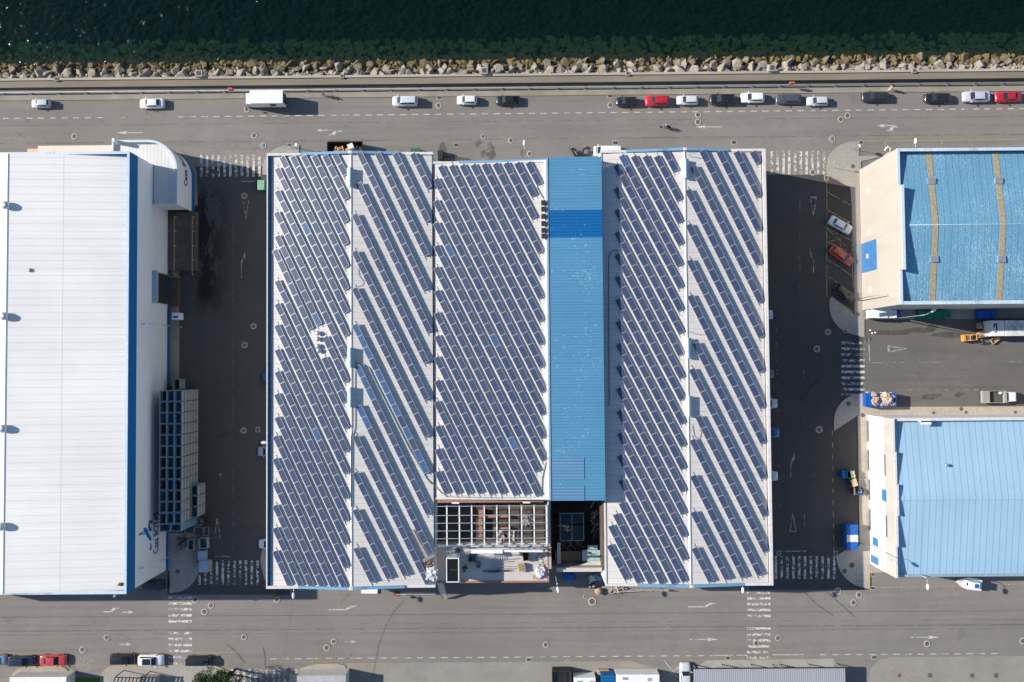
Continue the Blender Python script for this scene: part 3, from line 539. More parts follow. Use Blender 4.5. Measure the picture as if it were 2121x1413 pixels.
cable('conduit', 'green-grey conduit beside the bright blue panels of the second solar field', [(737, 754), (752, 754), (765, 762), (778, 790), (822, 878), (846, 926), (874, 974), (884, 992), (895.5, 1003)], ABx, ABz, .07)
cable('conduit', 'green-grey conduit along the lower edge of the middle roof', [(899, 1004), (915, 1022), (928, 1029), (1010, 1031), (1105, 1031), (1122, 1026), (1123, 990), (1131, 957)], Cx, Cz, .06)
cable('conduit', 'straight dark conduit along the ridge left of centre', [(732, 765), (731.5, 800), (732, 845), (732, 885), (727, 905), (727, 1050)], ABx, ABz, .06, 'grey_cable', .2)
cable('conduit', 'thin curved cable in shade right of the blue roof', [(1281, 518), (1270, 519), (1262, 526), (1260.5, 540), (1261, 700), (1262, 840)], DEx, DEz, .05, 'dark')
cable('roof_cable', 'thin black cable from the middle field to the air-conditioning units', [(1112, 388), (1129, 416)], Cx, Cz, .05, 'dark')
cable('roof_cable', 'looping cable among the lower rows of the second solar field', [(741, 556), (743, 571), (752, 582), (751, 590), (740, 594)], ABx, ABz, .035, 'grey_cable')
cable('roof_cable', 'thin looping cable below the ridge vent of the rightmost solar field', [(1433, 880), (1437, 902), (1448, 912), (1452, 895), (1447, 880)], DEx, DEz, .035, 'grey_cable')
def antenna(px, py, xs, zs, lab, h=2.2, n=6):
    v = on_roof(px, py, xs, zs, 0); mb = B(M['galv']); mb.tube([(0, 0, 0), (0, 0, h)], .05, 8); mb.bar((-.9, 0, h), (.9, .1, h), .05)
    for k in range(n): x = -.85 + k * .33; mb.bar((x, -.5 + .05 * k, h), (x, .5 - .05 * k, h), .03)
    return single('tv_antenna', mb, lab, 'antenna', v, .2)
antenna(1256, 350, DEx, DEz, 'comb-shaped television antenna in the shade beside the top of the blue roof')
mb = B(M['galv']); mb.tube([(0, 0, 0), (0, 0, 1.1)], .04, 6); mb.bar((-.5, 0, 1.1), (.9, .1, 1.1), .05); v = on_roof(1427, 323, DEx, DEz, 0); single('roof_mast', mb, 'short mast with a crossbar near the top of the right-hand ridge', 'mast', v)
mb = B(M['galv']); mb.tube([(0, 0, 0), (0, 0, 1.1)], .04, 6); mb.bar((-.3, 0, 1.1), (1.0, .1, 1.1), .05); v = on_roof(1427, 688, DEx, DEz, 0); single('roof_mast', mb, 'short mast with a crossbar just above the middle vent of the right-hand ridge', 'mast', v)
# ---------------------------------------------------------------- left white warehouse with the blue band
LX = -62.45; LY0, LY1 = -36.0, 35.1
lb = thing('warehouse', 'huge white-roofed warehouse at the left edge with a blue band round its top', 'warehouse', (-76, 0, 0))
ridx = W(12, 700, 15.9).x
mb = B(M['roof_left'])
for xa, za, xb, zb in ((ridx, 15.9, LX - .3, 14.2), (-112, 13.8, ridx, 15.9)):
    mb.hull8([(xa, LY0 + .3, za - .15), (xb, LY0 + .3, zb - .15), (xb, LY1 - .35, zb - .15), (xa, LY1 - .35, za - .15), (xa, LY0 + .3, za), (xb, LY0 + .3, zb), (xb, LY1 - .35, zb), (xa, LY1 - .35, za)])
part('roof', mb, lb, world=True)
ridge(lb, ridx, 15.9, LY0 + .3, LY1 - .4, m='white', wd=.28)
mb = B(M['white_wall']); mb.box(LX - .3, LX, LY0, LY1, 1.0, 12.2); mb.box(-112, LX - .3, LY0, LY0 + .3, 1.0, 12.2); mb.box(-112, LX - .3, LY1 - .3, LY1, 1.0, 12.2); part('wall', mb, lb, world=True)
mb = B(M['blue_band']); mb.box(LX - .3, LX + .02, LY0 - .02, LY1 + .02, 12.2, 15.0); mb.box(-112, LX - .3, LY0 - .02, LY0 + .3, 12.2, 15.0); mb.box(-112, LX - .3, LY1 - .3, LY1 + .02, 12.2, 15.0); part('blue_band', mb, lb, world=True)
mb = B(M['blue_band']); mb.box(LX - .3, LX + .03, LY0 - .03, LY1 + .03, 0, 1.0); mb.box(-112, LX - .3, LY0 - .03, LY0 + .3, 0, 1.0); mb.box(-112, LX - .3, LY1 - .3, LY1 + .03, 0, 1.0); part('plinth', mb, lb, world=True)
mb = B(M['rim_blue']); mb.box(LX - .32, LX + .06, LY0 - .06, LY1 + .06, 15.0, 15.12); mb.box(-112, LX - .32, LY0 - .06, LY0 + .42, 15.0, 15.12); mb.box(-112, LX - .32, LY1 - .38, LY1 + .06, 15.0, 15.12); part('coping', mb, lb, world=True)
a, b = WX(345, 570, LX), WX(345, 630, LX); ya, yb = a.y, b.y
mb = B(M['dark']); mb.box(LX + .01, LX + .06, yb, ya, 1.1, 6.6); mb.mat(M['yellow']).box(LX + .06, LX + .12, yb - .12, yb, .6, 6.6).box(LX + .06, LX + .12, ya, ya + .12, .6, 6.6); mb.mat(M['steel_blue']).box(LX, LX + .9, yb - .15, ya + .15, 6.6, 6.95)  # dark slab stands for the shade inside the door recess
mb.mat(M['white'])
for k in range(12): mb.box(LX + .9, LX + .94, yb + .2 + k * (ya - yb) / 12.3, yb + .36 + k * (ya - yb) / 12.3, 6.55, 6.7)
part('loading_door', mb, lb, world=True)
for i, py in enumerate((425, 655, 888, 1091)):
    v = W(9, py, 16.4); mb = B(M['galv']); mb.lathe((0, 0, 0), [(.4, 0), (.4, .25), (.62, .3), (.68, .55), (.5, .85), (.2, .95)], 20)
    for k in range(10): t_ = 2 * math.pi * k / 10; mb.bar((.66 * math.cos(t_), .66 * math.sin(t_), .35), (.48 * math.cos(t_ + .25), .48 * math.sin(t_ + .25), .88), .04)
    single('turbine_vent', mb, '%s turbine ventilator from the top along the white roof ridge at far left' % ORD[i], 'ventilator', (ridx, v.y, 15.85), group='ventilators on the white roof ridge')
v = W(64, 560, 15.4); single('vent_pipe', B(M['grey']).lathe((0, 0, 0), [(.2, 0), (.2, .7), (.32, .7), (.3, .85), (.1, .95)], 12), 'short grey vent pipe alone on the big white roof', 'vent pipe', (v.x, v.y, 14.9))
v = W(248, 1211, 14.6); mb = B(M['rust']); mb.hull8([(-.5, -.2, 0), (.3, -.3, 0), (.5, .25, 0), (-.1, .3, 0), (-.4, -.1, .25), (.2, -.2, .3), (.4, .2, .45), (-.05, .2, .35)]); single('debris', mb, 'scrap of brown debris at the lower right corner of the white roof', 'debris', (v.x, v.y, 14.45))
def text_mesh(body, size, m, bold=.0):
    cu = bpy.data.curves.new('lettering', 'FONT'); cu.body = body; cu.size = size; cu.extrude = .02; cu.offset = bold
    ob = bpy.data.objects.new('tmp', cu); col.objects.link(ob); bpy.context.view_layer.update(); me = bpy.data.meshes.new_from_object(ob.evaluated_get(bpy.context.evaluated_depsgraph_get())); bpy.data.objects.remove(ob); bpy.data.curves.remove(cu); me.materials.clear(); me.materials.append(m); me.name = 'lettering'; return me
def fit_text(me, length, height):
    xs_ = [v.co.x for v in me.vertices]; ys_ = [v.co.y for v in me.vertices]; x0, x1, y0, y1 = min(xs_), max(xs_), min(ys_), max(ys_)
    for v in me.vertices: v.co.x = (v.co.x - x0) / (x1 - x0) * length; v.co.y = (v.co.y - y0) / (y1 - y0) * height
    return me
# lettering and ship emblem painted on the wall
a, b = WX(322, 1147, LX), WX(322, 1061, LX); z0 = WX(328, 1100, LX).z; z1 = WX(317.5, 1100, LX).z
me = fit_text(text_mesh('Casa BOTAS', 1, M['letters'], .012), b.y - a.y, z1 - z0)
for v in me.vertices: v.co = Vector((LX + .03 + v.co.z, a.y + v.co.x, z0 + v.co.y))
part('lettering', me, lb, world=True)
def wallshape(pts, mtl, x=LX + .035, thick=.03):
    P = [WX(px, py, LX) for px, py in pts]; mb = B(mtl); n = len(P)
    aa = [mb.bm.verts.new((x, p.y, p.z)) for p in P]; mb.bm.faces.new(aa); bb = [mb.bm.verts.new((x - thick, p.y, p.z)) for p in P]
    for i in range(n): mb.bm.faces.new((aa[i], aa[(i + 1) % n], bb[(i + 1) % n], bb[i]))
    return mb
Z2 = lambda pts: [(260 + x / 5.437, 980 + y / 5.437) for x, y in pts]
part('emblem', wallshape(Z2([(200, 625), (212, 612), (240, 622), (248, 640), (262, 680), (288, 725), (288, 768), (268, 752), (240, 715), (210, 665)]), M['logo_blue']), lb, world=True)
part('emblem', wallshape(Z2([(268, 655), (256, 620), (256, 575), (268, 535), (285, 528), (300, 545), (300, 572), (290, 560), (276, 560), (270, 580), (275, 605), (292, 628), (288, 655)]), M['letters']), lb, world=True)
part('emblem', wallshape(Z2([(275, 785), (284, 790), (294, 825), (288, 862), (272, 868), (270, 850), (280, 830)]), M['logo_blue']), lb, world=True)
for q in ([(150, 690), (210, 655)], [(152, 692), (215, 688)], [(158, 668), (160, 712)], [(180, 672), (205, 695)]):
    (x0, y0), (x1, y1) = Z2(q); p0, p1 = WX(x0, y0, LX), WX(x1, y1, LX); part('emblem_mast', B(M['letters']).bar((LX + .05, p0.y, p0.z), (LX + .05, p1.y, p1.z), .08), lb, world=True)
# curved annex
AX, AZ = -58.05, 7.25
ax_top = 39.25; cpx = AX - 5.2; cpy = ax_top - 5.2
path = [(W(234, 291, AZ).x, ax_top)] + [(cpx + 5.2 * math.sin(R(a)), cpy + 5.2 * math.cos(R(a))) for a in range(0, 91, 6)] + [(AX, 28.1)]
an = thing('annex', 'white annex with a rounded corner wrapped round the upper right of the white warehouse', 'building', (-60.5, 33, 0))
def wallstrip(path, z0, z1, t, m, out=0.0):
    mb = B(m); nrm = []
    for i in range(len(path)):
        a = Vector(path[max(i - 1, 0)]); b = Vector(path[min(i + 1, len(path) - 1)]); d = (b - a).normalized(); nrm.append(Vector((-d.y, d.x)))
    for i in range(len(path) - 1):
        p, q = Vector(path[i]) + nrm[i] * out, Vector(path[i + 1]) + nrm[i + 1] * out; pi, qi = p - nrm[i] * t, q - nrm[i + 1] * t
        mb.hull8([(*pi, z0), (*qi, z0), (*q, z0), (*p, z0), (*pi, z1), (*qi, z1), (*q, z1), (*p, z1)])
    return mb
part('wall', wallstrip(path, 1.25, AZ, .25, M['white_wall']), an, world=True); part('plinth', wallstrip(path, 0, 1.25, .25, M['blue_band'], .03), an, world=True); part('coping', wallstrip(path, AZ, AZ + .1, .4, M['rim_blue'], .05), an, world=True)
inner = [(p[0] - .2, p[1] - .2) for p in path]; fp = [(inner[0][0], LY1 + .1)] + inner + [(LX + .1, 28.1), (LX + .1, LY1 + .1)]
mb = B(M['annex_roof']); mb.prism([tuple(p) for p in fp], AZ - .75, AZ - .55); part('roof', mb, an, world=True)
mb = B(M['white_wall']); mb.box(LX + .05, AX - .28, 28.05, 28.25, 2.6, AZ); mb.box(inner[0][0] + .0, inner[0][0] + .25, LY1 + .1, ax_top - .3, 0, AZ); part('side_wall', mb, an, world=True)
mb = B(M['white']); p0 = W(234, 291, 8.5); mb.box(p0.x - .15, p0.x + .25, p0.y - .2, p0.y + .35, 0, 8.6); part('pylon', mb, an, world=True)
me = fit_text(text_mesh('Casa BOTAS', 1, M['letters'], .012), 8.2, 1.35); s0 = WX(385, 386, AX).y - 28.1
tot = [0]
rp = path[::-1]
for i in range(len(rp) - 1): tot.append(tot[-1] + (Vector(rp[i + 1]) - Vector(rp[i])).length)
for v in me.vertices:
    s = s0 + v.co.x; i = 0
    while i < len(tot) - 2 and tot[i + 1] < s: i += 1
    a, b = Vector(rp[i]), Vector(rp[i + 1]); d = (b - a).normalized(); q = a + d * (s - tot[i]) + Vector((d.y, -d.x)) * (.05 + v.co.z); v.co = Vector((q.x, q.y, 3.2 + v.co.y))
part('lettering', me, an, world=True)
# loading dock at the left warehouse
dk = thing('loading_dock', 'raised concrete loading dock with yellow guard rails beside the white warehouse wall', 'dock', (-60, 15, 0))
a, b = W(356, 426, 1), W(406, 560, 1)
part('platform', B(M['dock']).box(LX + .03, b.x, b.y, 28.0, 0, 1.0), dk, world=True)
for xx in (LX + 1.6, b.x - .3):
    mb = B(M['yellow'])
    for k in range(5): y = 27 - k * 2.6; mb.box(xx - .05, xx + .05, y - .05, y + .05, 1.0, 1.95)
    mb.box(xx - .05, xx + .05, 27 - 10.4, 27, 1.9, 1.98); part('guard_rail', mb, dk, world=True)
a, b = W(353, 576, 0), W(374, 634, 0); mb = B(M['floor_dark']); mb.box(LX + .15, b.x, b.y, a.y, .13, .9); mb.mat(M['yellow']).box(LX + .15, b.x, a.y, a.y + .1, .13, 1.0); part('ramp', mb, dk, world=True)
v = W(364, 655, 1.6); mb = B(M['white']); mb.box(-.75, .75, -.6, .6, .13, 1.5); mb.mat(M['blue']).box(-.5, .4, -.35, .1, 1.5, 1.56); single('electrical_cabinet', mb, 'white cabinet with blue marks standing beside the white warehouse wall under the loading door', 'cabinet', (v.x, v.y, 0), bevel=.02)
# ---------------------------------------------------------------- upper right: cream building with speckled blue roof
FX = 62.5; FY0, FY1 = 9.3, 34.75
fb = thing('warehouse', 'cream-walled building with speckled bright blue roof crossed by tan strips, upper right', 'warehouse', (75, 22, 0))
yr = W(1990, 466, 14.2).y
def cross_roof(name, parent, x0, x1, ye0, yrr, ye1, ze, zr, m, th=.15, zoff=0.0):
    mb = B(m)
    mb.hull8([(x0, ye0, ze - th + zoff), (x1, ye0, ze - th + zoff), (x1, yrr, zr - th + zoff), (x0, yrr, zr - th + zoff), (x0, ye0, ze + zoff), (x1, ye0, ze + zoff), (x1, yrr, zr + zoff), (x0, yrr, zr + zoff)])
    mb.hull8([(x0, yrr, zr - th + zoff), (x1, yrr, zr - th + zoff), (x1, ye1, ze - th + zoff), (x0, ye1, ze - th + zoff), (x0, yrr, zr + zoff), (x1, yrr, zr + zoff), (x1, ye1, ze + zoff), (x0, ye1, ze + zoff)])
    return part(name, mb, parent, world=True)
cross_roof('roof', fb, FX + .45, 112, FY0 + .4, yr, FY1 - .4, 12.9, 14.5, M['roof_speck'])
part('ridge_cap', B(M['steel_blue']).tube([(FX + .5, yr, 14.53), (112, yr, 14.53)], .07, 6), fb, world=True)
for px in (1937, 2077, 2217):
    x = W(px, 466, 14.4).x; cross_roof('translucent_strip', fb, x - .45, x + .45, FY0 + .42, yr, FY1 - .42, 12.9, 14.5, M['tan'], .05, .06)
    for py in (375, 537):
        y = W(px, py, 13.7).y; z = 12.9 + 1.6 * (1 - abs(y - yr) / (FY1 - yr)); part('roof_light', B(M['galv']).box(x - .62, x + .62, y - .5, y + .5, z - .1, z + .22), fb, world=True)
y1, y2 = WX(1866, 383, FX).y, WX(1868, 559, FX).y
mb = B(M['cream_wall']); mb.box(FX, FX + .3, FY0, FY1, 0, 13.8); mb.box(FX, FX + .3, y2, y1, 13.8, 15.0); part('wall', mb, fb, world=True)
part('side_wall', B(M['block']).box(FX + .3, 112, FY0, FY0 + .3, 0, 13.7), fb, world=True); part('side_wall', B(M['block']).box(FX + .3, 112, FY1 - .3, FY1, 0, 13.7), fb, world=True)
mb = B(M['rim_blue']); mb.box(FX - .04, FX + .42, y1, FY1 + .05, 13.8, 13.95); mb.box(FX - .04, FX + .42, FY0 - .05, y2, 13.8, 13.95); mb.box(FX - .04, FX + .42, y2, y1, 15.0, 15.12); mb.box(FX + .42, 112, FY0 - .05, FY0 + .5, 13.7, 13.9); mb.box(FX + .42, 112, FY1 - .45, FY1 + .05, 13.7, 13.9); part('coping', mb, fb, world=True)
def wallrect(parent, nm, px0, px1, py0, py1, X, m, proud=.05, label=None):
    a, b = WX(px0, (py0 + py1) / 2, X), WX(px1, (py0 + py1) / 2, X); c, d = WX((px0 + px1) / 2, py1, X), WX((px0 + px1) / 2, py0, X)
    return part(nm, B(m).box(X - proud, X + .01, c.y, d.y, max(a.z, 0), b.z), parent, world=True, label=label)
o = wallrect(fb, 'door', 1785, 1816, 500, 562, FX, M['door_blue'], .05); 
for p in ((1796, 1801, 391, 403), (1798, 1803, 475, 487), (1800, 1805, 594, 606)): wallrect(fb, 'window', *p, FX, M['white'], .06)
a = WX(1797, 531, FX); part('door_notice', B(M['white']).box(FX - .1, FX - .05, a.y - .35, a.y + .35, a.z - .3, a.z + .4), fb, world=True)
mb = B(M['white']); a = W(1797, 656, 3); mb.hull8([(FX + .1, FY0 - .9, 3.2), (FX + 3.6, FY0 - .5, 3.2), (FX + 3.6, FY0 - .02, 3.2), (FX + .1, FY0 - .02, 3.2), (FX + .1, FY0 - .9, 3.35), (FX + 3.6, FY0 - .5, 3.35), (FX + 3.6, FY0 - .02, 3.35), (FX + .1, FY0 - .02, 3.35)]); part('canopy', mb, fb, world=True)
# ---------------------------------------------------------------- lower right: white building, light blue roof
M['window_grey'] = plain('window_grey', (.13, .15, .18), .3); GX = 62.9; GY0, GY1 = -35.95, -9.5
gb = thing('warehouse', 'white and grey building with smooth light blue sheet roof, lower right', 'warehouse', (75, -23, 0))
yr = W(1990, 1031, 10).y
cross_roof('roof', gb, GX + .45, 112, GY0 + .35, yr, GY1 - .5, 8.3, 10.0, M['roof_light'])
part('ridge_cap', B(M['roof_light']).box(GX + .45, 112, yr - .35, yr + .35, 9.98, 10.05), gb, world=True)
steps = [(GY1, 9.35), (WX(1851, 936, GX).y, 9.8), (WX(1852, 1002, GX).y, 10.25), (WX(1854, 1067, GX).y, 9.8), (WX(1855, 1132, GX).y, 9.35), (GY0, 0)]
mb = B(M['bright_wall']); mb.box(GX, GX + .3, GY0, GY1, 0, 6.15); part('wall', mb, gb, world=True)
mb = B(M['block']); cp = B(M['coping_white'])
for i in range(5): mb.box(GX, GX + .3, steps[i + 1][0], steps[i][0], 6.15, steps[i][1]); cp.box(GX - .03, GX + .36, steps[i + 1][0] + .01, steps[i][0], steps[i][1], steps[i][1] + .1)
part('upper_wall', mb, gb, world=True)
cp.box(GX + .36, 112, GY1 - .45, GY1 + .05, 8.9, 9.1); part('coping', cp, gb, world=True)
mb = B(M['steel_blue']); mb.box(GX + .36, 112, GY0 - .05, GY0 + .35, 8.3, 8.6); part('gutter', mb, gb, world=True)
part('side_wall', B(M['bright_wall']).box(GX + .3, 112, GY0, GY0 + .3, 0, 8.3), gb, world=True); part('side_wall', B(M['bright_wall']).box(GX + .3, 112, GY1 - .3, GY1, 0, 8.9), gb, world=True)
for p in ((1797, 1800, 871, 915), (1798, 1801, 932, 975), (1800, 1803, 993, 1036), (1801, 1804, 1054, 1098)): wallrect(gb, 'window', *p, GX, M['window_grey'], .06)
for p in ((1832, 1834.5, 941, 985), (1835, 1838, 1068, 1112)): wallrect(gb, 'window', *p, GX, M['window_grey'], .06)
for p in ((1827, 1836, 1014, 1038), (1808, 1819, 1114, 1131), (1804, 1820, 1152, 1168)): wallrect(gb, 'door', *p, GX, M['door_blue'], .05)
v = W(1917, 873, 9.6); single('roof_sign', B(M['white']).box(-.85, .85, -.1, .1, 0, 1.3).box(-.85, .85, -.5, .3, 1.2, 1.3), 'small white box standing on the upper edge of the light blue roof', 'box', (v.x, v.y, 8.5))
v = W(1959, 963, 9.6); mb = B(M['galv']); mb.lathe((0, 0, 0), [(.16, 0), (.16, .5), (.28, .55), (.25, .75), (.1, .8)], 12); single('vent_pipe', mb, 'small steel vent pipe alone on the light blue roof', 'vent pipe', (v.x, v.y, 8.3 + 1.7 * (1 - abs(v.y - yr) / 13.2) - .1))
# ---------------------------------------------------------------- building site between the warehouses
sb = thing('unfinished_building', 'building under construction below the middle warehouse, open pale steel roof grid over a dark floor', 'building', (-4, -29, 0))
X0, X1 = -13.45, 5.1; Yt = -22.2; Ym = W(1016, 1131, 10.6).y; Yb = -36.2
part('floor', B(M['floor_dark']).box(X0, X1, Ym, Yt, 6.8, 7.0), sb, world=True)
part('terrace', B(M['terrace']).box(X0, X1, Yb, Ym, 8.2, 8.5), sb, world=True)
mb = B(M['brick']); mb.box(X0, X1, Yb - .25, Yb, 0, 8.75); mb.box(X1 - .05, X1 + .2, Yb - .25, Ym, 0, 8.75); mb.box(X0 + .3, X1 - .6, Yt - .55, Yt, 6.0, 10.6); part('brick_wall', mb, sb, world=True)
mb = B(M['offwhite']); mb.box(X0 - .2, X0, Yb, Yt, 0, 10.4); mb.box(X1, X1 + .2, Ym, Yt, 0, 10.4); mb.box(X0, X1, Ym - .15, Ym, 7, 8.9); part('wall', mb, sb, world=True)
xs9 = [W(px, 1090, 10.6).x for px in (900.5, 925.5, 951.5, 977, 1003, 1029, 1055, 1080.5, 1106.5, 1132)]; ys6 = [W(1016, py, 10.6).y for py in (1048, 1067, 1083, 1099, 1115, 1130)]
for x in xs9: part('rafter', B(M['white']).box(x - .1, x + .1, ys6[-1] - .1, ys6[0] + .1, 10.35, 10.6), sb, world=True)
for y in ys6: part('purlin', B(M['steel_blue']).box(xs9[0] - .25, xs9[-1] + .25, y - .05, y + .05, 10.62, 10.74), sb, world=True)
def on(px, py, z): return W(px, py, z)
mb = B(M['brick'])
for (x0, x1, ya, yb_) in ((992, 1001, 1053, 1070), (1000, 1052, 1066, 1071), (992, 1000, 1070, 1110), (1022, 1052, 1090, 1094)): a, b = on(x0, ya, 7), on(x1, yb_, 7); mb.box(a.x, b.x, b.y, a.y, 7.0, 8.0)
part('partition_wall', mb, sb, world=True)
def pile(name, lab, cat, px, py, z, n, rx, ry, h, mats, size=(.5, .35, .12), seed=1, group=None, al=3.14):
    rr = random.Random(seed); mb = MB(); c = W(px, py, z + h / 2)
    for i in range(n):
        mb.mat(rr.choice(mats)); x, y = rr.uniform(-rx, rx), rr.uniform(-ry, ry); zz = rr.uniform(0, h) * (1 - .5 * (abs(x) / rx + abs(y) / ry) / 2); t = rr.uniform(0, al); q = rr.uniform(.7, 1.3)
        d = Vector((math.cos(t), math.sin(t), rr.uniform(-.25, .25))) * size[0] * q; mb.bar(Vector((x, y, zz + .08)) - d, Vector((x, y, zz + .08)) + d, size[1] * q, size[2] * q)
    return single(name, mb, lab, cat, (c.x, c.y, z), group=group)
def plank(name, lab, pts, z, wd, ht, m, z2=None, cat='beam', group=None):
    a, b = W(*pts[0], z), W(*pts[1], z2 if z2 is not None else z); o_ = a.copy(); return single(name, B(M[m]).bar((0, 0, 0), b - a, wd, ht), lab, cat, o_, group=group)
plank('plank', 'long pale plank leaning among rubble under the right half of the steel grid', [(1040, 1092), (1033, 1128)], 7.15, .7, .1, 'offwhite', 8.4)
pile('rubble_heap', 'heap of timber offcuts and sheets under the steel grid', 'rubble', 1046, 1116, 7.0, 26, 1.6, .9, .4, [M['wood'], M['offwhite'], M['card']], (.6, .25, .05), 3)
pile('sand_heap', 'pale grey heap of mortar sand on the dark floor right of the grid centre', 'rubble', 1093, 1077, 7.0, 60, .8, .9, .25, [M['conc'], M['offwhite'], M['grey']], (.22, .25, .08), 4)
for i, (x0, x1, py) in enumerate(((904, 922, 1053), (930, 948, 1053), (956, 974, 1053), (984, 1002, 1052), (1010, 1024, 1052), (1038, 1054, 1052), (1062, 1078, 1051), (1089, 1104, 1051), (1114, 1128, 1051))):
    pass
plank('board', 'white board lying on the brick strip above the steel grid, left one', [(936, 1042), (951, 1042)], 10.65, .25, .06, 'white'); plank('board', 'white board lying on the brick strip above the steel grid, right one', [(1083, 1041), (1098, 1041)], 10.65, .25, .06, 'white')
# lift tower with black top
Tz = 12.6; a, b = W(924, 1156, Tz), W(951, 1206.5, Tz)
tw = thing('stair_tower', 'tall stair tower with a flat black top in a white frame on the terrace', 'tower', ((a.x + b.x) / 2, (a.y + b.y) / 2, 8.5))
mb = B(M['terrace']); mb.box(a.x + .12, b.x - .12, b.y + .12, a.y - .12, 0, Tz - .25); part('shaft', mb, tw, world=True)
mb = B(M['white'])
for x0, x1, y0, y1 in ((a.x, b.x, a.y - .14, a.y), (a.x, b.x, b.y, b.y + .14), (a.x, a.x + .14, b.y + .14, a.y - .14), (b.x - .14, b.x, b.y + .14, a.y - .14)): mb.box(x0, x1, y0, y1, Tz - .3, Tz)
part('frame', mb, tw, world=True); M['black_top'] = plain('black_membrane', (.006, .007, .009), .5, var=.2); ym = (a.y + b.y) / 2
mb = B(M['black_top']); mb.box(a.x + .14, b.x - .14, b.y + .14, ym - .03, Tz - .22, Tz - .1).box(a.x + .14, b.x - .14, ym + .03, a.y - .14, Tz - .22, Tz - .1); part('top_cover', mb, tw, world=True)
# crane: self-erecting, white boom lying over the terrace
cr = thing('tower_crane', 'white construction crane with long horizontal boom reaching right over the terrace', 'crane', (*W(938, 1147, 13)[:2], 8.5))
BZ = 13.2; p = lambda px, py, z=BZ: W(px, py, z)
part('boom', B(M['white']).bar(p(976, 1141.5), p(1041, 1141.5), .62, .6).bar(p(1041, 1141.2), p(1124, 1141.6), .3, .3), cr, world=True)
part('lower_chord', B(M['galv']).bar(p(946, 1143.6, BZ - .3), p(1041, 1143.6, BZ - .3), .12), cr, world=True)
mb = B(M['galv']); 
for k in range(6): mb.bar(p(926 + k * 5, 1141, 12.9), p(926 + k * 5, 1154, 12.9), .07)
mb.bar(p(924, 1142, 12.9), p(952, 1142, 12.9), .1); mb.bar(p(924, 1153, 12.9), p(952, 1153, 12.9), .1); part('platform', mb, cr, world=True)
mb = B(M['dark']); mb.box(p(936, 0).x, p(943, 0).x, p(0, 1152).y, p(0, 1145).y, 12.6, 13.4).bar(p(944, 1137.5, 13), p(951, 1137.5, 13), .3).bar(p(951, 1137, 13), p(951.5, 1143, 13), .3); part('winch', mb, cr, world=True)
mb = B(M['galv']); v = p(938, 1147, 12.5); 
for dx in (-.5, .5):
    for dy in (-.5, .5): mb.bar((v.x + dx, v.y + dy, 8.5), (v.x + dx, v.y + dy, 12.9), .1)
for k in range(4):
    for dx in (-.5, .5): mb.bar((v.x + dx, v.y - .5, 8.6 + k * 1.05), (v.x + dx, v.y + .5, 9.6 + k * 1.05), .05)
    for dy in (-.5, .5): mb.bar((v.x - .5, v.y + dy, 8.6 + k * 1.05), (v.x + .5, v.y + dy, 9.6 + k * 1.05), .05)
part('mast', mb, cr, world=True)
part('hook_block', B(M['red']).bar(p(1119, 1141.6, 12.9), p(1123, 1141.6, 12.9), .4), cr, world=True)
# loose things on the terrace
TZ = 8.5
v = W(1081, 1176, 9.2); mb = MB()
for k in range(4):
    mb.mat(M['wood'])
    for q in range(5): mb.box(-.55, .55, -.6 + q * .26, -.6 + q * .26 + .16, k * .2 + .14, k * .2 + .18)
    for q in (-.5, 0, .5): mb.box(q - .05, q + .05, -.6, .6, k * .2, k * .2 + .14)
single('pallet_stack', mb, 'stack of timber pallets on the terrace right of centre', 'pallets', (v.x, v.y, TZ), .15)
pile('plastic_bag', 'crumpled white sack at the right end of the terrace', 'sack', 1118, 1186, TZ, 40, .55, .6, .8, [M['plastic_white']], (.35, .35, .2), 8)
pile('site_litter', 'scatter of small timber and pipe offcuts near the right end of the terrace', 'rubble', 1120, 1160, TZ, 30, .6, 1.2, .15, [M['wood'], M['offwhite'], M['dark']], (.25, .08, .06), 9)
v = W(1089, 1152, 9); single('mortar_tub', B(M['rust']).box(-.5, .5, -.7, .7, 0, .08).box(-.5, -.42, -.7, .7, 0, .9).box(.42, .5, -.7, .7, 0, .9).box(-.42, .42, -.7, -.62, 0, .9).box(-.42, .42, .62, .7, 0, .9), 'open rusty tub on the terrace just below the crane boom', 'tub', (v.x, v.y, TZ), .1)
for i, (x0, x1, py, dy) in enumerate(((1012, 1062, 1166, -3), (1018, 1072, 1172, 2), (1015, 1068, 1177, 1), (1008, 1060, 1181, 0), (1035, 1075, 1161, -4))):
    plank('scaffold_tube', 'steel scaffold tube lying lengthways on the terrace, %s of five from the top' % ORD[[1, 2, 3, 4, 0][i]], [(x0, py), (x1, py + dy)], TZ + .15, .1, .1, 'galv', cat='tube', group='scaffold tubes on the terrace')
pile('tube_bundle', 'dark bundle of rusty tubes in the tower shade on the terrace', 'tubes', 1027, 1182.5, TZ, 14, 1.4, .12, .3, [M['rust'], M['dark']], (1.2, .08, .08), 12, None, .12)
pile('tool_heap', 'dark heap of tools and cables in the tower shade', 'rubble', 991, 1169, TZ, 30, .35, .45, .4, [M['dark'], M['grey'], M['denim']], (.22, .12, .1), 13)
pile('bag_heap', 'dark blue bundle at the upper left of the shaded terrace', 'rubble', 978, 1156, TZ, 16, .5, .5, .4, [M['denim'], M['dark']], (.3, .3, .15), 14)
pile('plant_pot', 'small green bush beside the tower foot on the terrace', 'plant', 962, 1179, TZ, 26, .35, .4, .6, [M['turf'], M['dark']], (.16, .1, .04), 15)
rails = B(M['grey']); y_ = W(1100, 1134, 9).y
for k in range(7): x = W(1050 + k * 13, 1134, 9).x; rails.bar((x, y_, TZ), (x, y_, TZ + 1.1), .05).bar((x, y_, TZ + .2), (x + .7, y_ - .7, TZ + .1), .05)
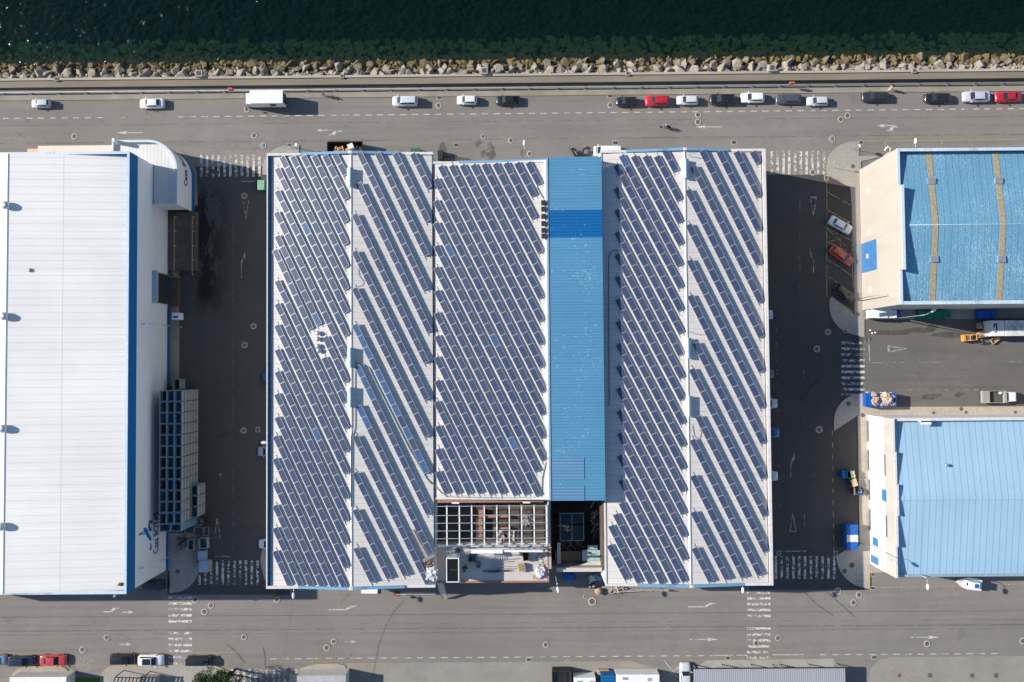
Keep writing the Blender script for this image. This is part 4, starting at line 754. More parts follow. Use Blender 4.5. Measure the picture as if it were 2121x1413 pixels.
rails.bar((W(1050, 1134, 9).x, y_, TZ + 1.05), (W(1130, 1134, 9).x, y_, TZ + 1.05), .05); single('site_railing', rails, 'temporary grey railing along the top of the terrace below the steel grid', 'railing')
plank('loose_board', 'yellow-brown board on the lower right terrace edge', [(1104, 1195), (1117, 1195)], TZ + .4, .7, .06, 'wood')
# rubble on the roof corner left of the terrace
def roofpile(*a, **k): return pile(*a, **k)
pile('brick_heap', 'heap of broken red bricks on the roof corner left of the terrace', 'rubble', 888, 1170, 10.95, 45, .7, .9, .5, [M['brick'], M['brick'], M['rust']], (.22, .14, .1), 21)
pile('plastic_sack', 'large crumpled white sack on the roof corner left of the terrace', 'sack', 893, 1188, 10.95, 55, .65, 1.0, .7, [M['plastic_white']], (.35, .35, .2), 22)
plank('steel_beam', 'grey steel beam laid across the roof edge toward the terrace', [(876, 1162), (900, 1150)], 11.3, .5, .15, 'grey')
plank('timber_beam', 'long thin timber leaning on the last long row of the second solar field', [(853, 1097), (884, 1158)], 11.3, .12, .1, 'wood', 11.2)
plank('timber_beam', 'second thin timber beside the long one on the second solar field', [(856, 1097), (886, 1157)], 11.3, .08, .08, 'grey', 11.2)
# pit on the right of the site
pt = thing('construction_pit', 'dark open pit with scaffolding between the building site and the right warehouse', 'building site', (10, -28, 0))
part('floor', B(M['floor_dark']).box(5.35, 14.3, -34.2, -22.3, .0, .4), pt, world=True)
mb = B(M['block']); mb.box(5.35, 5.7, -34.2, -22.3, .4, 8.8); part('wall', mb, pt, world=True)
part('shade_panel', B(M['floor_dark']).box(14.25, 14.48, -34.2, -22.3, .4, 10.2), pt, world=True); mb = B(M['conc']); a, b = W(1137, 1168, 7), W(1245, 1185, 7); mb.box(5.6, 14.35, W(1190, 1185, 7).y, W(1190, 1174, 7).y, 0, 7.0); mb.mat(M['terrace']).box(W(1152, 1180, 7).x, 14.3, W(1190, 1184, 7.2).y, W(1190, 1176, 7.2).y, 7.0, 7.35); part('front_wall', mb, pt, world=True)  # dark sheet added over the right wall in place of the pit's shade
z_ = 4.2; a, b = W(1160, 1063, z_), W(1209, 1119, z_)
mb = B(M['teal']); mb.box(a.x, b.x, W(0, 1093, z_).y, a.y, z_ - .3, z_).box(a.x, b.x, b.y, W(0, 1096, z_).y, z_ - .2, z_ + .15); mb.mat(M['steel_blue'])
for xx in (a.x, (a.x + b.x) / 2, b.x): mb.box(xx - .05, xx + .05, b.y, a.y, z_ + .16, z_ + .22)
for yy in (a.y, b.y): mb.box(a.x, b.x, yy - .05, yy + .05, z_ + .16, z_ + .22)
for xx in (a.x, b.x):
    for yy in (a.y, b.y): mb.box(xx - .06, xx + .06, yy - .06, yy + .06, .4, z_ + .16)
part('scaffold_platform', mb, pt, world=True)
mb = B(M['dark_red'])
for xx in (1145, 1157.5): q = W(xx, 1090, 5); mb.bar((q.x, -33, 5), (q.x, -23, 5), .12)
for k in range(6): q0, q1 = W(1145, 1062 + k * 14, 5), W(1157.5, 1062 + k * 14, 5); mb.bar(q0, q1, .1).bar(q0, (q0.x, q0.y, .4), .1).bar(q1, (q1.x, q1.y, .4), .1)
part('red_scaffold', mb, pt, world=True)
mb = B(M['glassblock']); z_ = 5.2
for (x0, x1, ya, yb_) in ((1206, 1243, 1140, 1163), (1217, 1238, 1130, 1140)): a, b = W(x0, ya, z_), W(x1, yb_, z_); mb.box(a.x, b.x, b.y, a.y, 4.8, z_)
part('glass_block_roof', mb, pt, world=True)
mb = B(M['wood']); a, b = W(1150, 1143, 3), W(1205, 1165, 3); mb.box(a.x, b.x, b.y, a.y, 2.6, 2.8); part('timber_deck', mb, pt, world=True)
mb = B(M['offwhite']); mb.hull8([W(1222, 1163, 6), W(1245, 1163, 6), W(1245, 1175, 6), W(1190, 1175, 6), W(1222, 1163, 6.15), W(1245, 1163, 6.15), W(1245, 1175, 6.15), W(1190, 1175, 6.15)]); part('loose_sheet', mb, pt, world=True); part('loose_sheet', B(M['offwhite']).box(*sorted((W(1143, 0, 6).x, W(1150, 0, 6).x)), W(1146, 1168, 6).y, W(1146, 1124, 6).y, 5.9, 6.1), pt, world=True)
pile('scaffold_parts', 'jumble of boards and poles along the right side of the construction pit', 'rubble', 1237, 1085, 3.0, 40, .8, 3.8, 1.6, [M['wood'], M['grey'], M['rust'], M['dark']], (.7, .12, .06), 31)
pile('timber_scraps', 'rusty clutter and boards in the shade of the pit below the platform', 'rubble', 1180, 1128, .45, 40, 2.2, .9, .8, [M['wood'], M['rust'], M['offwhite'], M['brick']], (.6, .14, .06), 33)
pile('pit_debris', 'boards and sacks on top of the teal scaffold platform', 'rubble', 1170, 1094, 4.3, 18, .9, .5, .25, [M['wood'], M['offwhite'], M['red']], (.4, .12, .05), 32)
mb = B(M['white']); a = [W(1238, 1189, 9), W(1249, 1184, 10.8), W(1249, 1212, 10.8), W(1246, 1210, 9)]; mb.hull8([W(1239, 1190, 0), W(1248, 1186, 0), W(1249, 1211, 0), W(1247, 1213, 0), W(1239, 1190, 8.5), W(1250, 1186, 10.6), W(1251, 1211, 10.6), W(1248, 1213, 9)]); 
# ---------------------------------------------------------------- road markings (painted sheets a few millimetres above the asphalt)
def quads(name, items, m, z=.012):
    mb = B(m)
    for q in items: mb.sheet([P2(*p) for p in q], z)
    return struct(name, mb)
def seg(x0, y0, x1, y1, wd):
    d = Vector((x1 - x0, y1 - y0)).normalized() * wd / 2; n = Vector((-d.y, d.x)); return [(x0 + n.x, y0 + n.y), (x1 + n.x, y1 + n.y), (x1 - n.x, y1 - n.y), (x0 - n.x, y0 - n.y)]
def rectc(x0, x1, y0, y1): return [(x0, y0), (x1, y0), (x1, y1), (x0, y1)]
yd = lambda x: 245.8 - .0098 * x
it = [seg(x, yd(x), x + 13, yd(x + 13), 1.7) for k in range(89) for x in [6 + 24.2 * k] if not 990 < x < 40]
quads('parking_line', it[:9] + it[15:], M['worn_line']); quads('parking_line', it[9:15] + [seg(57.5, 210, 57.5, 244, 1.3), seg(0, 286, 20, 285, 1.4)], M['faint_line'])
quads('parking_line', [seg(x, 1364.5 - .0075 * (x - 620), x + 13, 1364.5 - .0075 * (x + 13 - 620), 1.5) for k in range(60) for x in [560 + 25.3 * k] if x < 1490 or x > 1690] + [seg(652, 1364, 735, 1363.4, 1.4), seg(1485, 1357.8, 1548, 1357.2, 1.4), seg(1600, 1356.5, 1665, 1356, 1.4)], M['worn_line'], .012)
CW = []
for i in range(11): x = 414.5 + 12 * i; CW.append(rectc(x, x + 5.2, 321, 366))
for i in range(11): x = 1596 + 12 * i; CW.append(rectc(x, x + 5.5, 313, 361 if i < 10 else 330))
for i in range(10): y = 708 + 12 * i; CW.append(rectc(1743, 1791, y, y + 5.2))
for i in range(11): x = 411 + 12 * i; CW.append(rectc(x, x + 5, 1161, 1211))
for i in range(11): x = 1604.5 + 12.1 * i; CW.append(rectc(x, x + 5, 1152, 1199))
for y in (1238, 1250, 1262, 1274.5, 1287, 1311.5, 1323.5, 1336, 1348.5, 1361, 1374): CW.append(rectc(349, 398, y - 2.4, y + 2.6))
for y in (1227.5, 1239.5, 1251.5, 1263.5, 1276, 1301.5, 1314, 1326.5, 1339, 1351, 1362.5): CW.append(rectc(1547, 1596, y - 2.4, y + 2.6))
for x in (480, 492.5, 505, 517, 529.5, 541.5, 553, 566, 578, 590, 602, 613): CW.append(rectc(x - 2.6, x + 3, 1386.5, 1425))
quads('crosswalk', CW, M['worn_white'])
def arrow(cx, cy, ang, L=28, kind='s', wd=3.5):
    """arrow in picture units pointing along ang (degrees, 0 = right, 90 = up)"""
    c, s = math.cos(R(ang)), -math.sin(R(ang)); T = lambda u, v: (cx + u * c - v * s, cy + u * s + v * c)
    out = [[T(-L / 2, -.7), T(L / 6, -.7), T(L / 6, .7), T(-L / 2, .7)], [T(L / 6 - 2, -wd), T(L / 2, 0), T(L / 6 - 2, wd)]]
    if kind == 'l': out = [[T(-L / 2, 2), T(L / 6, 2), T(L / 6, 4), T(-L / 2, 4)], [T(L / 6, 4), T(L / 2, -4), T(L / 2 - 9, -4), T(L / 6 - 4, 2)], [T(L / 2 - 13, -5), T(L / 2 + 6, -5), T(L / 2 - 1, -3)]]
    if kind == 'r': out = [[T(-L / 2, -2), T(L / 6, -2), T(L / 6, -4), T(-L / 2, -4)], [T(L / 6, -4), T(L / 2, 4), T(L / 2 - 9, 4), T(L / 6 - 4, -2)], [T(L / 2 - 13, 5), T(L / 2 + 6, 5), T(L / 2 - 1, 3)]]
    return out
AR = []
AR += arrow(1836, 260.5, 180, 40) + arrow(1850, 266, 180, 20, 'l'); AR += arrow(269, 275, 180, 55, wd=3) + arrow(668, 270, 180, 26, wd=3) + arrow(697, 275, 180, 24, 'l') + arrow(1468, 263, 180, 56)
AR += arrow(708, 1260, 0, 54, 'l') + arrow(1452, 1254, 0, 54, 'l') + arrow(228, 1264, 0, 30, 'l') + arrow(263, 1268, 0, 28) + arrow(260, 1334.5, 0, 24) + arrow(726, 1329.5, 0, 24) + arrow(1458, 1324.5, 0, 60) + arrow(1916, 1320, 0, 60)
quads('road_arrow', AR, M['worn_line']); AR = []
AR += arrow(1682, 542, 90, 46, 'l') + arrow(1641, 965, 90, 46, 'r') + arrow(503, 550, 90, 50, 'r') + arrow(457, 990, 90, 26)
def tri(a, b, c, wd=1.5): return [seg(*a, *b, wd), seg(*b, *c, wd), seg(*c, *a, wd)]
AR += tri((1678.5, 408), (1691, 408), (1685, 447), 1.8) + tri((504, 415), (515, 415), (509.5, 453)) + tri((1636, 1101), (1649, 1101), (1642, 1064)) + tri((444, 1113), (456, 1113), (450, 1073)) + tri((1838.5, 716.5), (1839.5, 729), (1879, 722.5), 1.8)
AR += [seg(1840.5, 718, 1841.5, 728, 3), seg(497, 376, 528, 376, 1.8), seg(445, 1152, 477, 1153, 2.2), seg(1613, 1142, 1670, 1141.5, 2.2), seg(1799.5, 698, 1801, 748, 2.6), seg(1679, 409.5, 1690, 409.5, 3)]
quads('road_arrow', AR, mat_worn('half_worn_paint', (.40, .37, .33), .43, .51))
LN = [seg(1797, 751.5, 1975, 750, .9)] + [seg(x, 750, x + 23, 749.6, 1.2) for x in (2018, 2091, 2164)] + [seg(x, 807.5, x + 11, 807.5, 1.2) for x in range(1857, 2030, 20)] + [seg(1656.5, y, 1657, y + 32, 1) for y in range(410, 610, 60)] + [seg(1664 + (y - 700) * .006, y, 1664 + (y + 26 - 700) * .006, y + 26, .9) for y in range(765, 1140, 75)]
LN += [seg(1607 + .02 * (y - 640), y, 1607 + .02 * (y - 640), y + 12, 1) for y in range(680, 1060, 28)] + [seg(x, 1385, x, 1366, 1.3) for x in (1494, 1525, 1560, 1589, 1622, 1656, 1690, 1724)] + [seg(483, 430, 483, 1140, .5)]
LN += [seg(x, 1238, x + 13, 1237.5, 1.6) for x in (624, 649, 672)] + [seg(624, 1230, 637, 1230, 1.6), seg(649, 1230, 661, 1230, 1.6), seg(672, 1229.5, 684, 1229.5, 1.6), seg(x := 1440, 1223.5, 1453, 1223.5, 1.6), seg(1477, 1363, 1548, 1363, .8)]
quads('lane_line', LN, M['faint_line'], .0135)
YL = [seg(1712.5, 368, 1712.5, 615, 1.3), seg(1712, 397, 1762, 425, 1.2), seg(1712, 434, 1763, 462, 1.2), seg(1713, 473, 1765, 499, 1.2), seg(1714, 475, 1755, 512, 1.2), seg(1715, 502, 1741, 494, 1.2), seg(1741, 494, 1741, 515, 1.2), seg(1715, 502, 1770, 527, 1.2), seg(1716, 538, 1767, 573, 1.2), seg(1717, 574, 1745, 592, 1.2), seg(1720, 615, 1770, 648, 1.4)]
YL += [seg(1764, 388, 1765.5, 560, 1.8), seg(1766, 560, 1770, 648, 1.6), seg(1713, 362, 1763, 389, 1.8), seg(1779, 295, 1779, 324, 1.8), seg(1779, 324, 1822, 324, 1.6), seg(1834, 292, 1834, 316, 1.6)] + [seg(x, 291, x, 303, 1.2) for x in (1892, 1951, 2011, 2070)] + [seg(1790, 292.5, 2115, 289.5, .9)]
YL += [seg(1724 + (y - 900) * .012, y, 1724 + (y + 11 - 900) * .012, y + 11, 1.4) for y in range(892, 1135, 24)] + [seg(1778, 905, 1780, 1120, 1.5), seg(1732, 1151, 1752, 1139, 1.2), seg(1727, 893, 1775, 861, 1.2)] + [seg(x, 1217.5 - (x - 1815) * .025, x + 7, 1217.3 - (x - 1815) * .025, 1.5) for x in list(range(1815, 1985, 12)) + [2075, 2087, 2099]] + [seg(1800.5, 1187, 1801, 1218, 3), seg(1800, 1186, 1830, 1186, 1.4)]
YL += [seg(398, 1351.8, 480, 1351.4, 1), seg(450, 1352, 450, 1378, 1), seg(0, 1353, 60, 1352.6, .8)]
quads('yellow_line', YL, M['worn_yellow'], .016)
kc = B(M['yellow'])      # yellow painted kerb edges on the lower islands
def strip(pts, wd, z): 
    for (a, b) in zip(pts[:-1], pts[1:]): kc.sheet([P2(*p, z) for p in seg(*a, *b, wd)], z)
strip([(25, 1402), (29, 1393), (38, 1385.2), (58, 1381.8), (124, 1380.3), (136, 1386), (144, 1398), (147.5, 1413)], 1.8, .134); strip([(208.5, 1408), (213.5, 1391.5), (222.5, 1383.4), (236, 1379.4), (345, 1377.6)], 1.8, .134); strip([(405, 1376.6), (430, 1376.4), (455, 1382.4), (473, 1393)], 1.6, .134); strip([(652, 1376.9), (700, 1375.4)], 1.6, .134); strip([(1801.5, 1187), (1801.5, 1220)], 2, .134)
struct('yellow_kerb', kc)
OL = [seg(718, 1374.5, 775, 1374, 1.3), seg(720, 1376, 752, 1407, 1.3), seg(762, 1376, 736, 1404, 1.3), seg(766, 1376, 792, 1403, 1.3), seg(806, 1385, 790, 1405, 1.3), seg(745, 1406, 795, 1404.5, 1.3), seg(1264, 1392, 1281, 1375, 1.3), seg(1281, 1375, 1300, 1393, 1.3), seg(1283, 1373, 1307, 1373, 1.3), seg(1306, 1373, 1306, 1392, 1.3), seg(1255, 1393, 1345, 1392.5, 1.2), seg(1120, 1404, 1142, 1404, 1.2), seg(1841, 1368, 1850, 1394, 1.2), seg(1866, 1372, 1845, 1394, 1.2), seg(1880, 1380, 1896, 1392, 1.2), seg(1902, 1380, 1886, 1393, 1.2), seg(1843, 1394, 1905, 1393, 1.2)]
quads('orange_line', OL, M['worn_orange'], .02); quads('diagonal_line', [seg(1376, 1369, 1408, 1408, 1.4), seg(1350, 1394, 1362, 1384, 1.6), seg(1366, 1412, 1406, 1382, 1.6)], M['worn_line'], .02)
# damp and other dark patches, tyre marks (thin dark films with their own outline)
def blob(cx, cy, rx, ry, seed, n=22, k=.3):
    rr = random.Random(seed); ph = [rr.uniform(0, 6.28) for _ in range(3)]
    return [(cx + rx * (1 + k * (math.sin(2 * t + ph[0]) * .5 + math.sin(3 * t + ph[1]) * .35 + math.sin(5 * t + ph[2]) * .3)) * math.cos(t), cy + ry * (1 + k * (math.sin(2 * t + ph[1]) * .5 + math.sin(4 * t + ph[0]) * .4)) * math.sin(t)) for t in [2 * math.pi * i / n for i in range(n)]]
s_ = N('dark_film'); t_ = s_.n('BsdfTransparent'); mx = s_.n('MixShader'); s_.fin((.04, .036, .034), .5); s_.l(s_.ramp(s_.noise(.9, 5, .8), .3, .65, .03, .42), mx.inputs[0]); s_.l(t_.outputs[0], mx.inputs[1]); s_.l(s_.b.outputs[0], mx.inputs[2]); s_.l(mx.outputs[0], s_.out.inputs[0]); M['film'] = s_.m
quads('dark_patch', [blob(1015, 314, 11, 17, 1), blob(917, 307, 8, 12, 2, k=.2), blob(990, 297, 6, 7, 3, k=.5), blob(1083, 318, 5, 9, 4, k=.2), blob(1845, 689, 48, 5, 6, k=.2), blob(1905, 684, 30, 6, 7, k=.2), blob(1965, 694, 36, 6, 8, k=.25), blob(1930, 678, 12, 8, 9), blob(1925, 822, 20, 7, 10, k=.6), blob(1987, 818, 9, 5, 11, k=.5), blob(1000, 319, 5, 7, 19), blob(1800, 703, 6, 6, 13), blob(155, 1391, 5, 4, 16)], M['film'], .018)
s_ = N('pale_film'); t_ = s_.n('BsdfTransparent'); mx = s_.n('MixShader'); s_.fin((.5, .46, .40), .8); s_.l(s_.ramp(s_.noise(1.6, 6, .8), .42, .7, 0, .8), mx.inputs[0]); s_.l(t_.outputs[0], mx.inputs[1]); s_.l(s_.b.outputs[0], mx.inputs[2]); s_.l(mx.outputs[0], s_.out.inputs[0]); M['pale_film'] = s_.m
quads('dust_patch', [blob(176, 1376, 22, 14, 5, k=.3), blob(1010, 307, 7, 10, 22), blob(1176, 1370, 8, 4, 23), blob(1344, 1384, 9, 5, 24), blob(590, 1388, 6, 4, 25)], M['pale_film'], .021)
s_ = N('tyre_film'); t_ = s_.n('BsdfTransparent'); mx = s_.n('MixShader'); s_.fin((.04, .036, .034), .7); s_.l(s_.ramp(s_.noise(.9, 5, .8), .3, .7, .03, .42), mx.inputs[0]); s_.l(t_.outputs[0], mx.inputs[1]); s_.l(s_.b.outputs[0], mx.inputs[2]); s_.l(mx.outputs[0], s_.out.inputs[0]); tm = B(s_.m)
def tyre(pts, wd): 
    for a, b in zip(pts[:-1], pts[1:]): tm.sheet([P2(*p) for p in seg(*a, *b, wd)], .0175)
tyre([(838, 1242), (815, 1268), (798, 1300), (785, 1335), (777, 1375), (773, 1405)], 2.2); tyre([(607, 1240), (600, 1290), (592, 1340), (584, 1385)], .7); tyre([(470, 1335), (490, 1350), (508, 1375)], 4); tyre([(545, 1340), (549, 1360), (550, 1385)], 3); tyre([(1665, 1225), (1690, 1250), (1725, 1275)], 3); tyre([(1712, 1225), (1740, 1250), (1770, 1278)], 3); tyre([(1655, 830), (1680, 800), (1705, 778)], 3); tyre([(205, 246), (211, 250), (214, 256)], 1.6)
struct('tyre_marks', tm)
s_ = N('grit_film'); t_ = s_.n('BsdfTransparent'); mx = s_.n('MixShader'); s_.fin((.5, .46, .40), .8); s_.l(s_.ramp(s_.noise(5.5, 2, .6), .66, .70, 0, .8), mx.inputs[0]); s_.l(t_.outputs[0], mx.inputs[1]); s_.l(s_.b.outputs[0], mx.inputs[2]); s_.l(mx.outputs[0], s_.out.inputs[0]); M['grit'] = s_.m
quads('grit', [blob(1925, 765, 90, 38, 31, k=.15), blob(1850, 720, 40, 18, 32), blob(180, 1378, 16, 9, 33)], M['grit'], .0225)
# ---------------------------------------------------------------- manholes, drains
mh = B(M['ring']); mh.lathe((0, 0, 0), [(.56, 0), (.56, .022), (.33, .024), (.33, .0)], 28); mh_ring = mh.mesh('collar')
mc = B(M['iron']); mc.lathe((0, 0, 0), [(.325, 0), (.325, .028), (.2, .03), (.2, .026), (.1, .026), (.1, .03)], 20); mh_cov = mc.mesh('cover')
mcb = B(plain('blue_cover', (.10, .18, .27), .6)); mcb.lathe((0, 0, 0), [(.325, 0), (.325, .028), (.05, .03)], 20); mh_blue = mcb.mesh('cover')
MH = [(155, 283, 1.1, 'pale filled manhole in the sea road above the left white warehouse'), (546, 302, 1, 'blue manhole cover near the upper left corner of the solar warehouse'), (527, 281, 1, 'manhole in the sea road just above the blue manhole cover'), (512, 227, 1, 'manhole half under the cab of the box truck'), (909, 219, 1.05, 'manhole between the silver minivan and the small white car'), (1001, 283, .85, 'manhole above the wet kerb patch by the middle warehouse'), (1059, 291, 1, 'manhole left of the street lamp above the middle warehouse'), (1098, 319, 1, 'manhole close to the edge of the middle warehouse beside the lamp'), (1265, 218, 1.05, 'manhole just left of the black hatchback at the quay'), (1446.5, 238, 1.1, 'upper one of the touching manholes below the pale grey hatchback'), (1446, 253, 1.1, 'lower one of the touching manholes below the pale grey hatchback'), (1724, 287.5, 1.1, 'manhole with blue-grey cover beside the rounded pavement, upper right'), (1742, 247.5, 1.05, 'left one of the diagonal manhole pair in the sea road at right'), (1756, 240, 1.05, 'right one of the diagonal manhole pair in the sea road at right'), (1684, 357, 1.1, 'manhole at the foot of the upper right crosswalk'), (506, 406, 1, 'manhole near the point of the shaded give-way triangle, left street'), (525, 676, 1, 'manhole in the left street level with the dark loading door'), (506.5, 715, 1, 'manhole in the left street above the crate stacks'), (504.5, 892, 1, 'manhole in the left street beside the middle of the crate stacks'), (405, 1242.5, 1.25, 'big manhole at the upper right corner of the lower left crosswalk'), (437.5, 1254.5, 1.05, 'right upper manhole of the pair right of the lower left crosswalk'), (424, 1267.5, 1.1, 'left lower manhole of the pair right of the lower left crosswalk'), (221.5, 1321, 1, 'manhole left of the lower left crosswalk in the bottom road'), (171.5, 1346, 1.1, 'manhole just above the red car at lower left'), (506, 1320, 1, 'manhole in the bottom road right of the lower left crosswalk'), (574, 1242, 1.1, 'manhole in a square collar below the left solar warehouse corner'), (692, 1329, 1, 'right manhole of the diagonal pair in the bottom road'), (677.5, 1342, 1.1, 'left manhole of the diagonal pair in the bottom road'), (1227, 1246, 1.4, 'large manhole in the bottom road below the blue tarpaulin'), (1212, 1236, .7, 'small brown manhole beside the large one below the site'), (1131, 1336, 1, 'lone manhole in the middle of the bottom road'), (1567, 1333, 1, 'manhole inside the lower right crosswalk'), (1612, 1322, 1, 'manhole right of the lower right crosswalk'), (1735.5, 1225, 1.2, 'manhole at the shadow edge below the lower right pavement corner'), (1780, 1232.5, 1.1, 'upper manhole of the pair below the lower right pavement'), (1768.5, 1248.5, 1.1, 'lower manhole of the pair below the lower right pavement'), (1920.5, 1334, 1.1, 'manhole under the straight arrow at lower right'), (2119, 1328, 1.1, 'manhole at the right edge of the bottom road'), (1715, 688, 1, 'manhole in the shaded right street near the yard corner'), (1692, 723, 1.1, 'manhole in the right street left of the yard crosswalk'), (1696.5, 890, 1.15, 'manhole in the right street beside the lower rounded pavement'), (1751, 686, .7, 'small manhole in the pavement corner above the yard')]
for i, (px, py, s, lab) in enumerate(MH):
    v = W(px, py, 0); t = thing('manhole', lab, 'manhole', (v.x, v.y, .006 + (.13 if i == 41 else 0)), 0, 'round manholes in the roads'); t.scale = (s, s, 1)
    link('collar', mh_ring, t); link('cover', mh_blue if i in (1, 11) else mh_cov, t)
PC = [(1757.5, 836.5, 1, 'dark round cover on the rounded pavement above the lower right building'), (1787, 860, .9, 'patterned round cover at the corner of the lower right building'), (1764.5, 1170.5, 1.1, 'dark round cover on the lower right pavement beside a rust stain'), (1749, 1183, 1, 'dark round cover at the edge of the lower right pavement'), (1990.5, 847, .8, 'round brown cover on the cream pavement between yard and light blue roof'), (1766, 344.5, .9, 'brown octagonal cover on the upper right pavement'), (1777, 651, .8, 'small round cover at the lower end of the upper right pavement'), (368, 1184, 1, 'round cover on the shaded pavement at lower left'), (1863, 1400, .8, 'faint first round cover on the concrete apron at lower right'), (1926, 1399.5, 1, 'second round cover from left on the lower right concrete apron'), (2013.5, 1399.5, .95, 'third round cover from left on the lower right concrete apron'), (2063, 1399.5, 1, 'fourth round cover from left on the lower right concrete apron')]
for px, py, s, lab in PC:
    v = W(px, py, .1); mb = B(M['iron']); mb.lathe((0, 0, 0), [(.42 * s, 0), (.42 * s, .02), (.3 * s, .026), (.05, .022)], 20); single('pavement_cover', mb, lab, 'cover', (v.x, v.y, .132 if py < 1380 else .01), group='round covers in the pavements')
DR = [(910, 202, 9, 6, 'drain grate at the kerb left of the small white car'), (1264, 199, 9, 6, 'drain grate at the kerb left of the black hatchback'), (600, 301, 8, 6, 'drain grate at the top left corner of the solar warehouse'), (945, 300.5, 9, 6, 'drain grate above the middle warehouse roof'), (1275, 296, 10, 6, 'drain grate above the white van at the warehouse edge'), (1520, 295, 9, 6, 'drain grate above the right solar warehouse'), (1783, 295, 8, 6, 'drain grate at the top of the upper right pavement'), (1711.5, 368.5, 6, 8, 'drain grate where the angled bays begin'), (1797, 814, 7, 5, 'drain grate at the top left corner of the blue skip'), (1895, 1217.5, 0, 0, ''), (1808, 1218.5, 8, 5, 'drain grate at the lower end of the yellow kerb'), (1811, 1361.5, 9, 5, 'drain grate at the corner of the lower right apron'), (1507.5, 1363, 8, 5, 'drain grate above the grey ribbed awning'), (1095, 1366.5, 8, 5, 'drain grate alone at the bottom road edge'), (1933, 855, 5, 5, 'left small square drain on the cream pavement by the light blue roof'), (2000, 854, 5, 5, 'middle small square drain on the cream pavement by the light blue roof'), (2102, 854, 5, 5, 'right small square drain on the cream pavement by the light blue roof'), (1806, 1174, 5, 5, 'small square drain at the foot of the lower right wall'), (1808, 1190, 6, 5, 'small square drain inside the yellow corner'), (1613, 1146, 5, 6, 'drain grate at the shaded lower right crosswalk left end'), (1731, 1146, 5, 6, 'drain grate at the shaded lower right crosswalk right end'), (534, 890, 6, 8, 'drain grate beside the wall of the left solar warehouse')]
for px, py, wx, wy, lab in DR:
    if not wx: continue
    v = W(px, py, .01); t = thing('drain', lab, 'drain', (v.x, v.y, .134 if lab.find('cream') > 0 else .01)); hx, hy = wx / 23, wy / 23
    part('surround', B(M['ring']).box(-hx - .14, hx + .14, -hy - .14, hy + .14, -.0, .02), t); g = B(M['dark']).box(-hx, hx, -hy, hy, .02, .03); g.mat(M['iron'])
    for k in range(5): x = -hx + hx * 2 * (k + .5) / 5; g.box(x - .03, x + .03, -hy, hy, .03, .045)
    part('grate', g, t)
# ---------------------------------------------------------------- street lamps
def lamp_tree():
    pole = B(M['galv']).tube([(0, 0, 0), (0, 0, 10.6)], .1, 8, .05); pole.lathe((0, 0, 0), [(.2, 0), (.2, .25), (.1, .3)], 8); pm = pole.mesh('pole')
    arm = B(M['galv']).tube([(0, 0, 10.5), (.25, 0, 10.9), (1.0, 0, 11.05)], .045, 6).mesh('arm')
    hd = B(M['white']); hd.lathe((1.35, 0, 11.05), [(.05, -.5), (.2, -.4), (.24, -.1), (.23, .2), (.14, .45), (.03, .5)], 12, 'x'); return pm, arm, hd.mesh('lamp_head')
lpole, larm, lhead = lamp_tree()
LP = [((1086, 296), None, 90, 'street lamp with white head above the top edge of the middle warehouse'), ((1897, 292), None, 90, 'street lamp leaning out above the top edge of the speckled blue roof'), ((299, 671), (362, 679), 180, 'street lamp in front of the white wall below the loading door'), ((296, 1176), (362, 1142), 180, 'street lamp in front of the white wall below the ship emblem'), ((237, 1231), None, -90, 'street lamp whose head shows under the bottom edge of the left white roof'), ((607.5, 1234), None, -90, 'street lamp below the lower left corner of the solar warehouses'), ((1156, 1222), None, -80, 'street lamp below the construction pit'), ((1539, 1223), None, -90, 'street lamp below the right solar warehouse beside the crosswalk'), ((1922, 1216), None, -90, 'street lamp below the light blue roof'), ((1855.5, 1167), (1788, 1130), 0, 'street lamp in front of the white wall of the lower right building'), ((1934, 643), (1862, 654), 90, 'street lamp in the yard below the speckled blue roof'), ((1849, 612), (1780, 622), 0, 'dark-headed street lamp in front of the cream wall'), ((547, 917), None, 180, 'street lamp head just left of the solar warehouse wall above the parked silver car')]
for i, (h, b, a, lab) in enumerate(LP):
    hp = W(*h, 11.1); bp = Vector((hp.x - 1.35 * math.cos(R(a)), hp.y - 1.35 * math.sin(R(a)), 0))
    if b: q = W(*b, 0); d = hp - q; a = math.degrees(math.atan2(d.y, d.x)) if Vector((d.x, d.y)).length > .3 else a; bp = Vector((hp.x - 1.35 * math.cos(R(a)), hp.y - 1.35 * math.sin(R(a)), 0))
    t = thing('street_lamp', lab, 'street lamp', bp, R(a), 'street lamps'); link('pole', lpole, t); link('arm', larm, t); link('lamp_head', lhead, t)
# road signs on poles
def sign(name, lab, base, h, m, rot=0, r=.32, tri_=False):
    b_ = W(*base, .13); t = thing(name, lab, 'road sign', b_, rot); part('pole', B(M['galv']).tube([(0, 0, 0), (0, 0, h)], .04, 8), t)
    mb = B(m); mb.lathe((0, .06, h - .35), [(r, 0), (r, .03)], 3 if tri_ else 24, 'y'); mb.mat(M['white']); mb.lathe((0, .095, h - .35), [(r * .72, 0), (r * .72, .01)], 3 if tri_ else 24, 'y'); part('sign_plate', mb, t); return t
sign('road_sign', 'red and white road sign on a pole at the rounded upper right pavement', (1768.7, 309.5), 2.9, M['red'], R(115), .42)
sign('road_sign', 'road sign pole on the upper right pavement nearest the crosswalk', (1728, 348), 2.6, M['galv'], R(20), .26)
sign('road_sign', 'small red sign on the lower left pavement corner', (375, 1219), 1.2, M['red'], R(90), .22)
